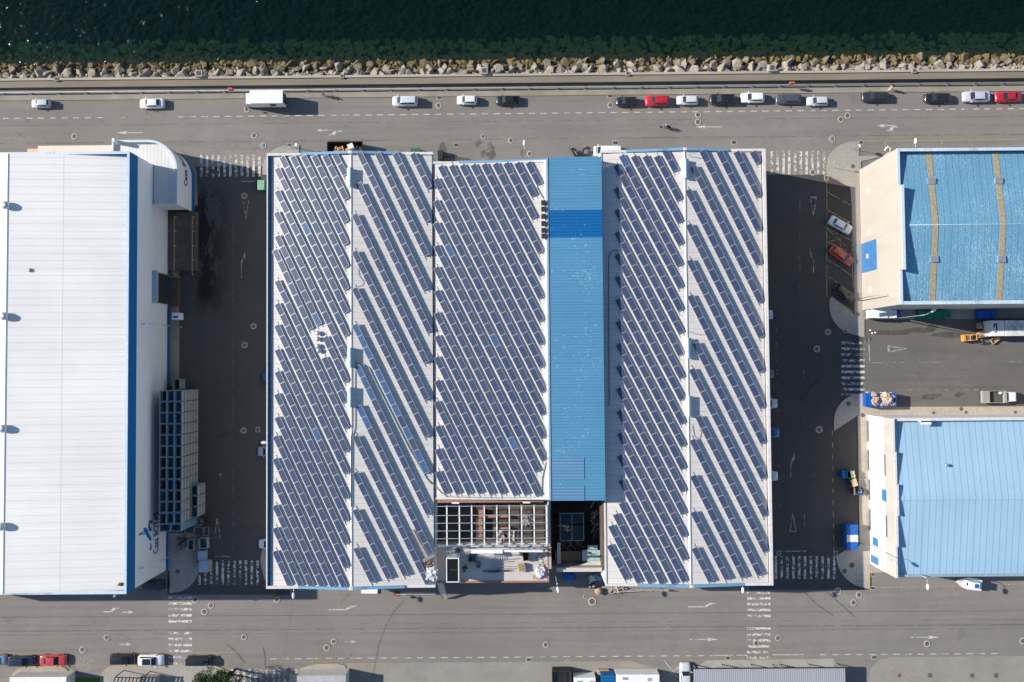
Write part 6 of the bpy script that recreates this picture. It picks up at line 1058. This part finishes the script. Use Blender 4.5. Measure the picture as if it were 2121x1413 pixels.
# tarpaulin covered stack
a, b = W(1753.5, 1087.5, 1.8), W(1778, 1139.5, 1.8); t = thing('covered_stack', 'stack under shiny blue tarpaulin with a white middle strip beside the lower right building', 'covered load', ((a.x + b.x) / 2, (a.y + b.y) / 2, .0)); hx, hy = (b.x - a.x) / 2, (a.y - b.y) / 2
def wrink(x0, x1, y0, y1, z, m, seed):
    rr = random.Random(seed); mb = B(m); nx, ny = 10, 10; g = [[mb.bm.verts.new((x0 + (x1 - x0) * i / nx, y0 + (y1 - y0) * j / ny, z + rr.uniform(-.05, .05))) for j in range(ny + 1)] for i in range(nx + 1)]
    for i in range(nx):
        for j in range(ny): mb.bm.faces.new((g[i][j], g[i + 1][j], g[i + 1][j + 1], g[i][j + 1]))
    return mb
part('load', B(M['tarp']).box(-hx, hx, -hy, hy, .14, 1.7), t); part('tarpaulin', wrink(-hx, hx, hy * .2, hy, 1.78, M['tarp'], 1), t); part('tarpaulin', wrink(-hx, hx, -hy, -hy * .36, 1.78, M['tarp'], 2), t); part('white_sheet', wrink(-hx, hx, -hy * .36, hy * .2, 1.8, M['plastic_white'], 3), t)
# boat on a trailer under the lower right building edge
v = W(2012, 1211, 1.9); t = thing('motor_boat', 'small white motor boat with dark hatches beside the lower edge of the light blue roof', 'boat', (v.x, v.y, 0), R(172))
mb = B(M['bright_wall']); st = [(-2.2, .95, 1.3), (-1.2, 1.05, 1.3), (.3, 1.05, 1.35), (1.4, .75, 1.45), (2.4, .08, 1.6)]; rg = []
for x, hw_, zt in st: rg.append([mb.bm.verts.new(p_) for p_ in ((x, 0, .55 + max(0, x) * .12), (x, hw_ * .7, .75 + max(0, x) * .1), (x, hw_, zt), (x, hw_ * .85, zt + .04), (x, 0, zt - .02), (x, -hw_ * .85, zt + .04), (x, -hw_, zt), (x, -hw_ * .7, .75 + max(0, x) * .1))])
for i in range(4):
    for k in range(8): mb.bm.faces.new((rg[i][k], rg[i][(k + 1) % 8], rg[i + 1][(k + 1) % 8], rg[i + 1][k]))
mb.bm.faces.new(rg[0]); mb.bm.faces.new(rg[-1]); part('hull', mb, t); part('cabin', B(M['white']).hull8([(-1.2, -.7, 1.3), (.9, -.55, 1.35), (.9, .55, 1.35), (-1.2, .7, 1.3), (-1.1, -.6, 2.6), (.2, -.5, 2.6), (.2, .5, 2.6), (-1.1, .6, 2.6)]), t, bevel=.05); part('hatch', B(M['glass']).box(.25, .85, -.3, .3, 1.9, 1.96), t); part('hatch', B(M['tarp']).box(-.9, -.2, -.35, .35, 2.6, 2.64), t); part('cradle', B(M['grey']).box(-1.5, -1.3, -.6, .6, 0, .85).box(.9, 1.1, -.5, .5, 0, .95), t)
# motor scooter rider on the sea road, pedestrians
# ---------------------------------------------------------------- crate stacks beside the left warehouse
CX, CY, CZ = 1.27, 1.84, 1.2
def crate_mesh(side, inside):
    mb = B(M['crate_blue']); hx, hy = CX / 2 - .02, CY / 2 - .02; t = .06
    mb.mat(inside).box(-hx + t, hx - t, -hy + t, hy - t, .06, .12); mb.mat(side)
    mb.box(hx - t, hx, -hy + .05, hy - .05, .2, CZ - .16).box(-hx, -hx + t, -hy + .05, hy - .05, .2, CZ - .16); mb.mat(M['crate_blue']).box(-hx + t, hx - t, -hy, -hy + t, .1, CZ - .06).box(-hx + t, hx - t, hy - t, hy, .1, CZ - .06)
    for sx in (-1, 1):
        for sy in (-1, 1): mb.box(sx * (hx - .09), sx * hx, sy * (hy - .09), sy * hy, 0, .1)
    x = [-hx, hx]; mb.mat(M['steel_blue']); mb.box(-hx, hx, -hy, -hy + .07, CZ - .06, CZ - .01).box(-hx, hx, hy - .07, hy, CZ - .06, CZ - .01).box(-hx, -hx + .07, -hy + .07, hy - .07, CZ - .06, CZ - .01).box(hx - .07, hx, -hy + .07, hy - .07, CZ - .06, CZ - .01)
    return mb.mesh('crate')
cms = [crate_mesh(M['crate_pale'], M['crate_in']), crate_mesh(M['crate_pale'], M['dark']), crate_mesh(M['crate_pale'], M['gutter_blue'])]
xe = -57.08; y0c = -3.95
for c_ in range(3):
    for r_ in range(12):
        for l_ in range(6):
            o = link('crate', rnd.choice(cms), None, (xe - CX / 2 - c_ * (CX + .01), y0c - CY / 2 - r_ * (CY + .05), .02 + l_ * CZ), 0)
            o['category'] = 'crate'; o['group'] = 'crates of the big stack'
            o['label'] = 'blue-grey open crate in the big six-high stack against the white warehouse'
for l_ in range(6):
    for k in range(2):
        o = link('crate', cms[0], None, (xe - CY / 2 - k * (CY + .05), y0c - 12 * (CY + .05) - CX / 2, .02 + l_ * CZ), R(90)); o['label'] = 'crate turned crosswise at the bottom end of the big crate stack'; o['category'] = 'crate'; o['group'] = 'crosswise crates of the big stack'
for r_ in range(3):
    for l_ in range(3): o = link('crate', cms[r_ % 3], None, (W(409, 1005, 3.7).x - CX / 2, W(409, 1005, 3.7).y - CY / 2 - r_ * (CY + .05), .02 + l_ * CZ)); o['label'] = 'pale-sided crate in the lower three-high stack beside the big one'; o['category'] = 'crate'; o['group'] = 'crates of the low stack'
for l_ in range(2): v = W(366, 796, 2.4); o = link('crate', cms[1], None, (v.x, v.y, .14 + l_ * CZ)); o['label'] = 'crate of the small two-high pile just above the big crate stack'; o['category'] = 'crate'; o['group'] = 'crates of the small pile'
def wire_cage(px, py, sx, sy, sz, rot, lab, z=.01, base='grey'):
    v = W(px, py, z + sz); mb = B(M[base])
    for zz in (.05, sz * .5, sz): mb.bar((-sx, -sy, zz), (sx, -sy, zz), .05).bar((-sx, sy, zz), (sx, sy, zz), .05).bar((-sx, -sy, zz), (-sx, sy, zz), .05).bar((sx, -sy, zz), (sx, sy, zz), .05)
    for k in range(5):
        x = -sx + 2 * sx * k / 4; mb.bar((x, -sy, 0), (x, -sy, sz), .035).bar((x, sy, 0), (x, sy, sz), .035).bar((x, -sy, .06), (x, sy, .06), .03)
        y = -sy + 2 * sy * k / 4; mb.bar((-sx, y, 0), (-sx, y, sz), .035).bar((sx, y, 0), (sx, y, sz), .035).bar((-sx, y, .06), (sx, y, .06), .03)
    return single('wire_cage', mb, lab, 'cage', (v.x, v.y, z), R(rot))
wire_cage(408, 1083, .7, .6, 1.4, 0, 'grey wire cage directly below the low crate stack'); wire_cage(424, 1076, .6, .75, 1.0, 0, 'low reddish wire cage at the right of the low crate stack', base='rust'); wire_cage(412, 1102, .85, .75, .5, 0, 'flat wire cage left of a pair, below the crate stacks'); wire_cage(426, 1101, .5, .75, .5, 0, 'flat wire cage right of a pair, below the crate stacks'); wire_cage(392, 1102, .8, .9, .3, 5, 'very low wire frame under the end of the big crate stack'); wire_cage(401, 1150, .4, .5, .9, 0, 'narrow wire rack between the tubs and the round drum')
def tub(px, py, sx, sy, sz, rot, lab, m, z=.14):
    v = W(px, py, z + sz); mb = B(M[m]); t_ = .1; mb.box(-sx, sx, -sy, sy, 0, .1).box(-sx, sx, -sy, -sy + t_, .1, sz).box(-sx, sx, sy - t_, sy, .1, sz).box(-sx, -sx + t_, -sy + t_, sy - t_, .1, sz).box(sx - t_, sx, -sy + t_, sy - t_, .1, sz); mb.mat(M['gutter_blue']).box(-sx + t_, sx - t_, -sy + t_, sy - t_, .1, .14); return single('fish_tub', mb, lab, 'tub', (v.x, v.y, z), R(rot))
tub(394.5, 1129, .62, .95, 1.1, -3, 'left of two pale open fish tubs below the crate stacks', 'crate_pale'); tub(420, 1126, .75, .95, 1.1, 2, 'right of two pale open fish tubs below the crate stacks', 'crate_pale')
single('flat_panel', B(M['steel_blue']).box(-.72, .72, -.85, .85, 0, .9), 'grey-blue closed bin between the right tub and the white box', 'bin', (*W(418, 1151, .9)[:2], .02), bevel=.03)
v = W(421, 1174, 1.4); t = thing('cold_box', 'pale blue-white closed box nearest the shaded lower left crosswalk', 'box', (v.x, v.y, .01)); part('body', B(M['crate_pale']).box(-.82, .82, -.98, .98, 0, 1.2), t, bevel=.03); part('lid', B(M['steel_blue']).box(-.85, .85, -1.0, 1.0, 1.2, 1.35), t, bevel=.03)
v = W(403, 1167.5, .9); mb = B(M['crate_pale']); mb.lathe((0, 0, 0), [(.45, 0), (.55, .85), (.5, .85), (.48, .6), (.05, .6)], 24); single('round_drum', mb, 'round pale drum beside the closed blue-white box', 'drum', (v.x, v.y, .14))
pile('fence_parts', 'loose dark frames stacked at the corner of the white warehouse', 'scrap', 378, 1122, .14, 22, .9, .7, .4, [M['grey'], M['rust'], M['dark']], (.9, .06, .05), 61)
v = W(320, 1211, 1.5); car(318, 1213, 0, 'estate', (.008, .012, .018), 'midnight', 'very dark car in deep shade under the lower corner of the left warehouse', name='shaded_car'); bpy.data.objects['shaded_car']['category'] = 'car'
# green litter bin left of the solar warehouse
v = W(541, 383.5, 1.2); t = thing('recycling_bin', 'green recycling bin with pale lid left of the solar warehouse', 'bin', (v.x, v.y, .006)); part('body', B(M['green']).box(-.7, .7, -.85, .85, .1, 1.15), t, bevel=.06); part('lid', B(plain('pale_green', (.22, .36, .25), .5)).box(-.62, .62, -.9, .9, 1.15, 1.35), t, bevel=.08)
v = W(860, 307.5, 1.2); t = thing('recycling_bin', 'green ribbed bin above the top edge of the second solar field', 'bin', (v.x, v.y - .5, .0)); part('body', B(M['green']).box(-.85, .85, -.55, .55, .1, 1.1), t, bevel=.05); mb = B(plain('mid_green', (.05, .22, .11), .5))
for k in range(8): mb.box(-.85 + k * .215, -.72 + k * .215, -.58, .58, 1.1, 1.22)
part('lid', mb, t)
t, lx, ly = skip('rubble_skip', 'dark open skip with white block and rubble above the leftmost solar field', 677, 751, 293, 330, 2.2, 'dark', 2.15, inner='dark')
single('white_block', B(M['white']).box(-.5, .5, -.45, .45, 0, 1.0), 'tilted white box standing on the rim of the dark skip', 'box', (*W(726, 303, 2.6)[:2], 1.7), R(22), bevel=.03)
pile('skip_rubble', 'orange-brown rubble along the warehouse side of the dark skip', 'rubble', 722, 309, 1.4, 40, 2.4, .4, .5, [M['brick'], M['wood'], M['orange']], (.3, .2, .12), 71)
mb = B(M['dark'])
for k in range(5): mb.bar((-1.3 + k * .65, -.5, 0), (-1.3 + k * .65, -.5, 1.4), .06).bar((-1.3 + k * .65, .5, 0), (-1.3 + k * .65, .5, 1.4), .06).bar((-1.3 + k * .65, -.5, 1.4), (-1.3 + k * .65, .5, 1.4), .06)
for y in (-.5, .5): mb.bar((-1.3, y, 1.4), (1.3, y, 1.4), .07).bar((-1.3, y, .1), (1.3, y, .1), .06)
v = W(930, 326, 1.4); single('metal_rack', mb, 'black metal rack beside the top left corner of the middle warehouse', 'rack', (v.x, v.y, 0)); v = W(912, 320, 1.3); single('black_bin', B(M['dark']).box(-.5, .5, -.8, .8, 0, 1.2), 'dark box left of the black metal rack', 'box', (v.x, v.y, 0), bevel=.04)
mb = B(M['galv']); mb.tube([(0, 0, 0), (0, 0, 2.2)], .05, 6); mb.mat(M['white']).box(-.2, .2, -.25, .25, 2.0, 2.6); single('parking_meter', mb, 'white-topped post at the upper left corner of the solar warehouses', 'post', W(614, 301, 2.2).xy.to_3d())
mb = B(M['offwhite']); mb.tube([(-.6, 0, 0), (-.6, 0, .9), (.6, .1, .9), (.6, .1, 0)], .05, 6); single('bollard_hoop', mb, 'metal hoop on the pavement tip by the upper left warehouse corner', 'bollard', (*W(592, 303, .9)[:2], .13))
mb = B(M['white']); mb.tube([(-.5, -.3, 2.6), (0, .35, 2.9), (.5, 0, 2.8), (.6, -.5, 2.6)], .12, 8); mb.tube([(.6, -.5, 0), (.6, -.5, 2.6)], .06, 6); v = W(1838, 308, 2.7); single('curved_post', mb, 'short white curved lamp at the top corner of the cream wall', 'lamp', (v.x, v.y, 0))
# motorcycles
def motorbike(px, py, rot, lab, col_=None, z=0.0):
    v = W(px, py, .7); t = thing('motorcycle', lab, 'motorcycle', (v.x, v.y, z), R(rot)); m = col_ or M['dark']
    w = B(M['black']).lathe((0, 0, 0), [(.22, -.05), (.31, -.05), (.32, 0), (.31, .05), (.22, .05)], 18, 'y').mesh('wheel'); link('wheel', w, t, (-.7, 0, .32)); link('wheel', w, t, (.7, 0, .32))
    mb = B(m); mb.hull8([(-.75, -.1, .55), (.35, -.14, .5), (.35, .14, .5), (-.75, .1, .55), (-.85, -.13, .82), (.3, -.17, .95), (.3, .17, .95), (-.85, .13, .82)]); part('frame', mb, t, bevel=.04); part('seat', B(M['black']).box(-.75, -.1, -.15, .15, .83, .9), t, bevel=.03)
    mb = B(M['galv']).bar((.5, -.38, 1.02), (.5, .38, 1.02), .04).bar((.5, 0, 1.02), (.7, 0, .35), .07); part('handlebar', mb, t); part('headlight', B(M['lamp_glass']).lathe((.58, 0, .9), [(.02, 0), (.1, .03), (.1, .1)], 12, 'x'), t); return t
motorbike(1186, 313, 118, 'left of two dark motorcycles parked at the top of the blue-roofed hall'); motorbike(1209, 311, 68, 'right of two dark motorcycles parked at the top of the blue-roofed hall')
# ---------------------------------------------------------------- people
def person(lab, px, py, rot, shirt, trousers, ride=False, z=.13, hair='hair', walk=.22):
    v = W(px, py, z + 1.0); t = thing('person', lab, 'person', (v.x, v.y, z), R(rot))
    if ride: hip, kn, ft, sh, el, hd_ = .95, [(.38, .17, .95), (.38, -.17, .95)], [(.15, .19, .5), (.15, -.19, .5)], (.12, 1.48), [(.35, .27, 1.28), (.35, -.27, 1.28)], [(.55, .3, 1.1), (.55, -.3, 1.1)]
    else: hip, kn, ft, sh, el, hd_ = .92, [(walk * .6, .1, .5), (-walk * .2, -.1, .5)], [(walk, .11, .08), (-walk * 1.2, -.11, .1)], (.02, 1.45), [(-.12, .25, 1.15), (.12, -.25, 1.15)], [(.05, .28, .9), (.3, -.26, .98)]
    def skin(name, verts, edges, rad, m, sub=1):
        me = bpy.data.meshes.new(name); me.from_pydata(verts, edges, []); me.materials.append(m); o = link(name, me, t); md = o.modifiers.new('skin', 'SKIN'); s2 = o.modifiers.new('sub', 'SUBSURF'); s2.levels = s2.render_levels = sub
        for i, r_ in enumerate(rad): me.skin_vertices[0].data[i].radius = (r_, r_) if not hasattr(r_, '__len__') else r_
        me.skin_vertices[0].data[0].use_root = True; return o
    V = [(0, 0, hip), (.0, 0, hip + .22), (sh[0], 0, sh[1] - .08), (sh[0] + .02, 0, sh[1] + .08), (sh[0] + .04, 0, sh[1] + .19), (sh[0] + .04, 0, sh[1] + .31)]; E_ = [(i, i + 1) for i in range(5)]; Rr = [.14, .12, .15, .05, .088, .07]
    for s, k_, f_, e_, h_ in ((1, kn[0], ft[0], el[0], hd_[0]), (-1, kn[1], ft[1], el[1], hd_[1])):
        n = len(V); V += [(0, s * .1, hip - .04), k_, f_, (f_[0] + .16, f_[1], f_[2] - .04)]; E_ += [(0, n), (n, n + 1), (n + 1, n + 2), (n + 2, n + 3)]; Rr += [.085, .06, .042, .035]
        n = len(V); V += [(sh[0], s * .19, sh[1] - .02), e_, h_, tuple(Vector(h_) + Vector((.06, 0, -.04)))]; E_ += [(2, n), (n, n + 1), (n + 1, n + 2), (n + 2, n + 3)]; Rr += [.055, .04, .028, .03]
        for q in range(4): n2 = len(V); b = Vector(V[n + 3]); V += [tuple(b + Vector((.045 + .006 * (q in (1, 2)), (q - 1.5) * .02, -.03))), tuple(b + Vector((.06, (q - 1.5) * .022, -.065)))]; E_ += [(n + 3, n2), (n2, n2 + 1)]; Rr += [.009, .008]
        n2 = len(V); b = Vector(V[n + 2]); V.append(tuple(b + Vector((.04, -s * .045, -.04)))); E_.append((n + 2, n2)); Rr.append(.01)
    skin('body', V, E_, Rr, M['skin'])
    skin('shirt', [(0, 0, hip + .02), (0, 0, hip + .25), (sh[0], 0, sh[1] - .06), (sh[0], 0, sh[1] + .03), (sh[0], .2, sh[1] - .02), el[0], (sh[0], -.2, sh[1] - .02), el[1]], [(0, 1), (1, 2), (2, 3), (2, 4), (4, 5), (2, 6), (6, 7)], [(.165, .15), (.15, .135), (.18, .15), .08, .075, .055, .075, .055], shirt)
    skin('trousers', [(0, 0, hip + .04), (0, .1, hip - .06), kn[0], tuple(Vector(ft[0]) + Vector((0, 0, .05))), (0, -.1, hip - .06), kn[1], tuple(Vector(ft[1]) + Vector((0, 0, .05)))], [(0, 1), (1, 2), (2, 3), (0, 4), (4, 5), (5, 6)], [.155, .11, .08, .065, .11, .08, .065], trousers)
    hm = B(M[hair]); c = Vector((sh[0] + .03, 0, sh[1] + .265)); hm.lathe(c, [(.105, -.06), (.112, 0), (.09, .07), (.04, .105), (.005, .112)], 14); part('helmet' if ride else 'hair', hm, t)
    fc = B(M['skin']).hull8([(c.x + .085, -.012, c.z - .05), (c.x + .115, -.012, c.z - .055), (c.x + .115, .012, c.z - .055), (c.x + .085, .012, c.z - .05), (c.x + .08, -.008, c.z), (c.x + .09, -.008, c.z), (c.x + .09, .008, c.z), (c.x + .08, .008, c.z)]); fc.mat(M['hair'])
    for s in (-1, 1): fc.box(c.x + .075, c.x + .092, s * .035 - .009, s * .035 + .009, c.z - .015, c.z)
    fc.mat(M['red']).box(c.x + .07, c.x + .088, -.022, .022, c.z - .085, c.z - .075); part('face', fc, t); return t
person('person in white top and dark trousers walking on the pavement right of the box truck', 668, 194.5, 160, M['cloth_white'], M['denim'])
person('person in an orange top on the quay pavement above the near-black estate car', 1845.5, 182, 20, M['cloth_orange'], M['cloth_white'])
person('worker in dark blue at the right end of the crane boom on the terrace', 1126.5, 1138.5, 200, M['cloth_blue'], M['denim'], z=8.5, walk=.1)
mt_ = motorbike(1379, 262, 176, 'slim dark motor scooter ridden along the sea road', M['gutter_blue']); person('rider in blue shirt and white helmet on the scooter in the sea road', 1380, 261.5, 176, M['cloth_blue'], M['denim'], ride=True, z=0, hair='white')
# ---------------------------------------------------------------- things along the bottom edge
a, b = W(1437, 1386.5, 2.8), W(1750.5, 1386.5, 2.8)
t = thing('car_port', 'long grey ribbed awning on posts at the bottom edge', 'awning', ((a.x + b.x) / 2, a.y - 3, 0)); part('roof', B(M['awning']).box(a.x, b.x, a.y - 6, a.y, 2.65, 2.8), t, world=True); part('beam', B(M['dark']).box(a.x, b.x, a.y - .01, a.y + .1, 2.5, 2.75), t, world=True)
for k in range(6): x = a.x + .5 + k * (b.x - a.x - 1) / 5; part('post', B(M['grey']).box(x - .07, x + .07, a.y - .3, a.y - .16, 0, 2.65).box(x - .07, x + .07, a.y - 5.8, a.y - 5.66, 0, 2.65), t, world=True)
car(1419.5, 1404, 90, 'estate', (.55, .57, .58), 'bright_silver', 'silver car with dark windows nosing up beside the grey ribbed awning', name='parked_car', sc=1.1)
def house(name, lab, cat, px0, px1, py0, depth, h, wallm, roofm, slope=0.0, over=.1, z0=.0):
    a, b = W(px0, py0, h), W(px1, py0, h); t = thing(name, lab, cat, ((a.x + b.x) / 2, a.y - depth / 2, 0)); part('wall', B(M[wallm]).box(a.x + over, b.x - over, a.y - depth + over, a.y - over, z0, h - .1), t, world=True)
    mb = B(roofm if not isinstance(roofm, str) else M[roofm]); mb.hull8([(a.x, a.y - depth, h - .1 - slope), (b.x, a.y - depth, h - .1 - slope), (b.x, a.y, h - .1), (a.x, a.y, h - .1), (a.x, a.y - depth, h - slope), (b.x, a.y - depth, h - slope), (b.x, a.y, h), (a.x, a.y, h)]); part('roof', mb, t, world=True); return t
house('kiosk', 'white-roofed kiosk cut by the bottom edge below the first yellow-edged island', 'kiosk', 20, 137, 1403, 5, 3.0, 'offwhite', 'white')
house('garden_house', 'low building with pale grey roof at the bottom edge beside the crosswalk', 'building', 615, 716, 1399.5, 6, 3.4, 'offwhite', plain('grey_felt', (.40, .41, .42), .8))
mb = B(M['turf']); mb.sheet([P2(140, 1404), P2(212, 1404), P2(215, 1500), P2(140, 1500)], .03); struct('grass', mb, 'stuff')
mb = B(M['dark'])
v = W(262, 1402, 3)
for k in range(9): mb.bar((-2.6 + k * .65, -2.5, 3), (-1.9 + k * .65, 0, 3.0), .16)
mb.bar((-2.6, -2.5, 3.05), (3, -2.5, 3.05), .12).bar((-1.9, 0, 3.05), (2.8, -.2, 3.05), .12).bar((2.8, -.2, 3.05), (3.6, -1.2, 3.05), .12)
for q in ((-1.9, 0), (2.8, -.2), (-2.6, -2.5), (3, -2.5)): mb.bar((*q, 0), (*q, 3), .12)
single('pergola', mb, 'dark slatted pergola frame at the bottom edge beside the strip of green turf', 'pergola', (v.x, v.y, .13))
a, b = W(330, 1402, 2.4), W(325, 1402, 2.4); house('concrete_hut', 'flat pale concrete block right of the dark pergola at the bottom edge', 'hut', 288, 325, 1402.5, 4, 1.6, 'conc_light', 'conc_light')
t, lx, ly = skip('open_container', 'dark-rimmed open box container at the bottom edge, one panel inside', 1143, 1184, 1391, 1440, 2.2, 'dark', 2.2, inner='conc_light'); part('inner_panel', B(M['wood']).box(-lx + .95, lx - .75, -ly + .2, ly - .5, .3, .5), t)
def container(lab, px0, px1, py0, h, m, tilt=0.0, depth=3.2, marks=True):
    a, b = W(px0, py0, h), W(px1, py0, h); t = thing('site_cabin', lab, 'cabin', ((a.x + b.x) / 2, a.y - depth / 2, 0), tilt); lx = (b.x - a.x) / 2; part('body', B(M[m]).box(-lx, lx, -depth / 2, depth / 2, .1, h - .05), t, bevel=.04); part('roof', B(M['white'] if m != 'roof_deep' else M['roof_deep']).box(-lx + .06, lx - .06, -depth / 2 + .06, depth / 2 - .06, h - .05, h), t)
    if marks:
        mb = B(M['grey'])
        for k in range(5): mb.box(lx * .45 + k * .17, lx * .45 + k * .17 + .08, depth / 2 - 1.1, depth / 2 - .5, h, h + .03); 
        for k in range(6): mb.box(-lx * .7 + k * .17, -lx * .7 + k * .17 + .1, depth / 2 - .9, depth / 2 - .45, h, h + .03)
        part('roof_vent', mb, t)
    return t
container('long white cabin behind its short blue section at the bottom edge', 1276, 1366, 1398, 2.7, 'white', R(-.6)); container('short bright blue cabin section at the bottom edge', 1245, 1274, 1398, 2.6, 'roof_deep', 0, marks=False); container('white cabin with pink edges left of the blue section', 1189, 1234, 1404.5, 2.6, 'white', R(1))
single('timber_box', B(M['wood']).box(-1, 1, -.5, .5, 0, .9), 'pale timber box behind the blue cabin section', 'box', (*W(1250, 1394, .9)[:2], .0), bevel=.02)
v = W(1640, 1383, 1.6); single('lean_to', B(M['dark']).hull8([(-3, -.2, 1.5), (2.2, -1.2, 1.6), (2.2, -1.0, 1.6), (-3, 0.2, 1.5), (-3, -.2, 1.6), (2.2, -1.2, 1.7), (2.2, -1.0, 1.7), (-3, .2, 1.6)]).bar((-2.9, 0, 0), (-2.9, 0, 1.5), .08).bar((2.1, -1.1, 0), (2.1, -1.1, 1.6), .08), 'dark slanting rail above the right part of the grey ribbed awning', 'rail', (v.x, v.y, .01))
# tree at the bottom edge
def tree(px, py, h, rad, lab, seed=3):
    v = W(px, py, h * .75); t = thing('tree', lab, 'tree', (v.x, v.y, .1)); rr = random.Random(seed); tr_ = B(plain('bark', (.10, .07, .05), .9)); tr_.tube([(0, 0, 0), (.05, .02, h * .35), (0, .05, h * .6)], .22, 8, .12); limbs = []
    for k in range(7): a_ = k * .9; e = (math.cos(a_) * rad * .55, math.sin(a_) * rad * .55, h * (.6 + .25 * rr.random())); tr_.tube([(0, .03, h * .45), tuple(Vector(e) * .5 + Vector((0, 0, h * .25))), e], .09, 6, .03); limbs.append(e)
    part('trunk', tr_, t); V, F_s = [], []
    cl = [(Vector((rr.gauss(0, rad * .45), rr.gauss(0, rad * .45), h * rr.uniform(.55, .92))), rad * rr.uniform(.2, .42)) for _ in range(34)]
    for c, r_ in cl:
        for q in range(110):
            d = Vector((rr.gauss(0, 1), rr.gauss(0, 1), rr.gauss(0, 1))).normalized() * r_ * rr.uniform(.5, 1.1); p_ = c + d; n_ = Vector((rr.gauss(0, 1), rr.gauss(0, 1), rr.gauss(0, 1) + .6)).normalized(); u = n_.orthogonal().normalized() * rr.uniform(.09, .17); w_ = n_.cross(u) * .6; k0 = len(V); V += [p_ - u, p_ - w_, p_ + u, p_ + w_]; F_s.append((k0, k0 + 1, k0 + 2, k0 + 3))
    me = bpy.data.meshes.new('crown'); me.from_pydata(V, [], F_s); me.materials.append(plain('foliage', (.035, .075, .02), .7, var=.5, scale=1.2)); part('crown', me, t); return t
tree(428, 1418, 7.5, 2.2, 'dark green bushy tree at the bottom edge beside the lower crosswalk', 3); tree(462, 1414, 8, 2.3, 'taller right-hand dark green tree at the bottom edge casting shade on the crosswalk', 5)
tree(505, 1470, 9, 3.0, 'tree just below the picture whose shadow falls on the crosswalk', 8)
# site odds and ends in the street below the building site
v = W(1179, 1195, .8); single('tarpaulin_heap', B(M['tarp']).hull8([(-1.1, -.9, 0), (1.2, -.8, 0), (1.0, .8, 0), (-.9, .9, 0), (-.8, -.6, .9), (.8, -.5, 1.1), (.7, .5, 1.1), (-.7, .6, .9)]), 'bright blue tarpaulin heap in the shade below the construction pit', 'tarpaulin', (v.x, v.y, .004), bevel=.12)
for i, (px, py, m) in enumerate(((1226, 1198, 'plastic_white'), (1225, 1213, 'plastic_white'), (1238, 1196, 'steel_blue'))):
    pile('building_sack', ['upper pale sack by the lower left corner of the right warehouse', 'lower pale sack by the lower left corner of the right warehouse', 'grey-blue sack against the corner of the right warehouse'][i], 'sack', px, py, 0, 26, .4, .4, .9, [M[m], M['dark'] if i == 1 else M[m]], (.3, .25, .15), 80 + i)
v = W(1240, 1226, .8); single('cable_drum', B(M['wood']).lathe((0, 0, 0), [(.62, 0), (.62, .08), (.3, .1), (.3, .6), (.62, .62), (.62, .7), (.1, .7)], 20), 'wooden cable drum in the road below the right warehouse corner', 'cable drum', (v.x, v.y, 0)); v = W(1268, 1226.5, .8); single('concrete_ring', B(M['conc']).lathe((0, 0, 0), [(.45, 0), (.45, .6), (.3, .6), (.28, .1), (.02, .1)], 20), 'hollow round ring beside the wooden cable drum', 'ring', (v.x, v.y, 0))
def barrier(pts, lab):
    mb = B(M['offwhite'])
    P = [W(x, y, 1.1) for x, y in pts]; o_ = P[0].copy(); P = [q - o_ for q in P]
    for a, b in zip(P[:-1], P[1:]):
        mb.bar(a, b, .08).bar(a - Vector((0, 0, .8)), b - Vector((0, 0, .8)), .06); n = max(2, int((b - a).length / .18))
        for k in range(n + 1): p_ = a.lerp(b, k / n); mb.bar(p_ - Vector((0, 0, .8)), p_, .03)
        mb.bar(a - Vector((0, .25, 1.1)), a - Vector((0, -.25, 1.1)), .06).bar(a - Vector((0, 0, 1.1)), a, .05)
    single('site_barrier', mb, lab, 'barrier', o_)
barrier([(821, 1232), (848, 1231), (875, 1231), (903, 1231)], 'row of pale mesh barriers in the road below the second solar field'); barrier([(1272, 1227), (1300, 1225.5), (1330, 1224), (1356, 1224), (1386, 1224)], 'row of pale mesh barriers in the road below the right warehouse')
pile('stacked_materials', 'stack of pipes and boards behind the mesh barriers below the right warehouse', 'materials', 1275, 1219, 0, 40, 1.6, .35, .8, [M['wood'], M['offwhite'], M['conc']], (.6, .14, .1), 91); pile('barrier_feet', 'small red and dark pile at the left end of the left mesh barriers', 'rubble', 821, 1229, 0, 14, .4, .3, .5, [M['red'], M['dark']], (.25, .1, .08), 92)
plank('white_beam', 'white board lying against the wall below the second solar field', [(748, 1224), (782, 1224.5)], .3, .9, .1, 'white')
mb = B(M['terrace']); a, b = W(911, 1203, 6), W(921, 1240, .5); mb.bar((0, 0, 0), b - a, .95, .15); mb.mat(M['galv']).bar((-.5, 0, .15), b - a + Vector((-.5, 0, .15)), .08).bar((.5, 0, .15), b - a + Vector((.5, 0, .15)), .08); single('rubble_chute', mb, 'pale sloping chute from the terrace corner down to the road', 'chute', a)
pile('weeds', 'small green plant at the lower left foot of the solar warehouse', 'plant', 572, 1230, 0, 26, .35, .3, .4, [M['turf']], (.18, .1, .03), 95)
v = W(1160, 1230, 4); mb = B(M['rust'])
pole_ = single('dark_sack', B(M['dark']).hull8([(-.3, -.2, 0), (.3, -.2, 0), (.3, .2, 0), (-.3, .2, 0), (-.2, -.1, .4), (.2, -.1, .5), (.2, .1, .4), (-.2, .1, .5)]), 'small dark sack on the road edge below the second solar field', 'sack', (*W(853, 1238, .3)[:2], 0))
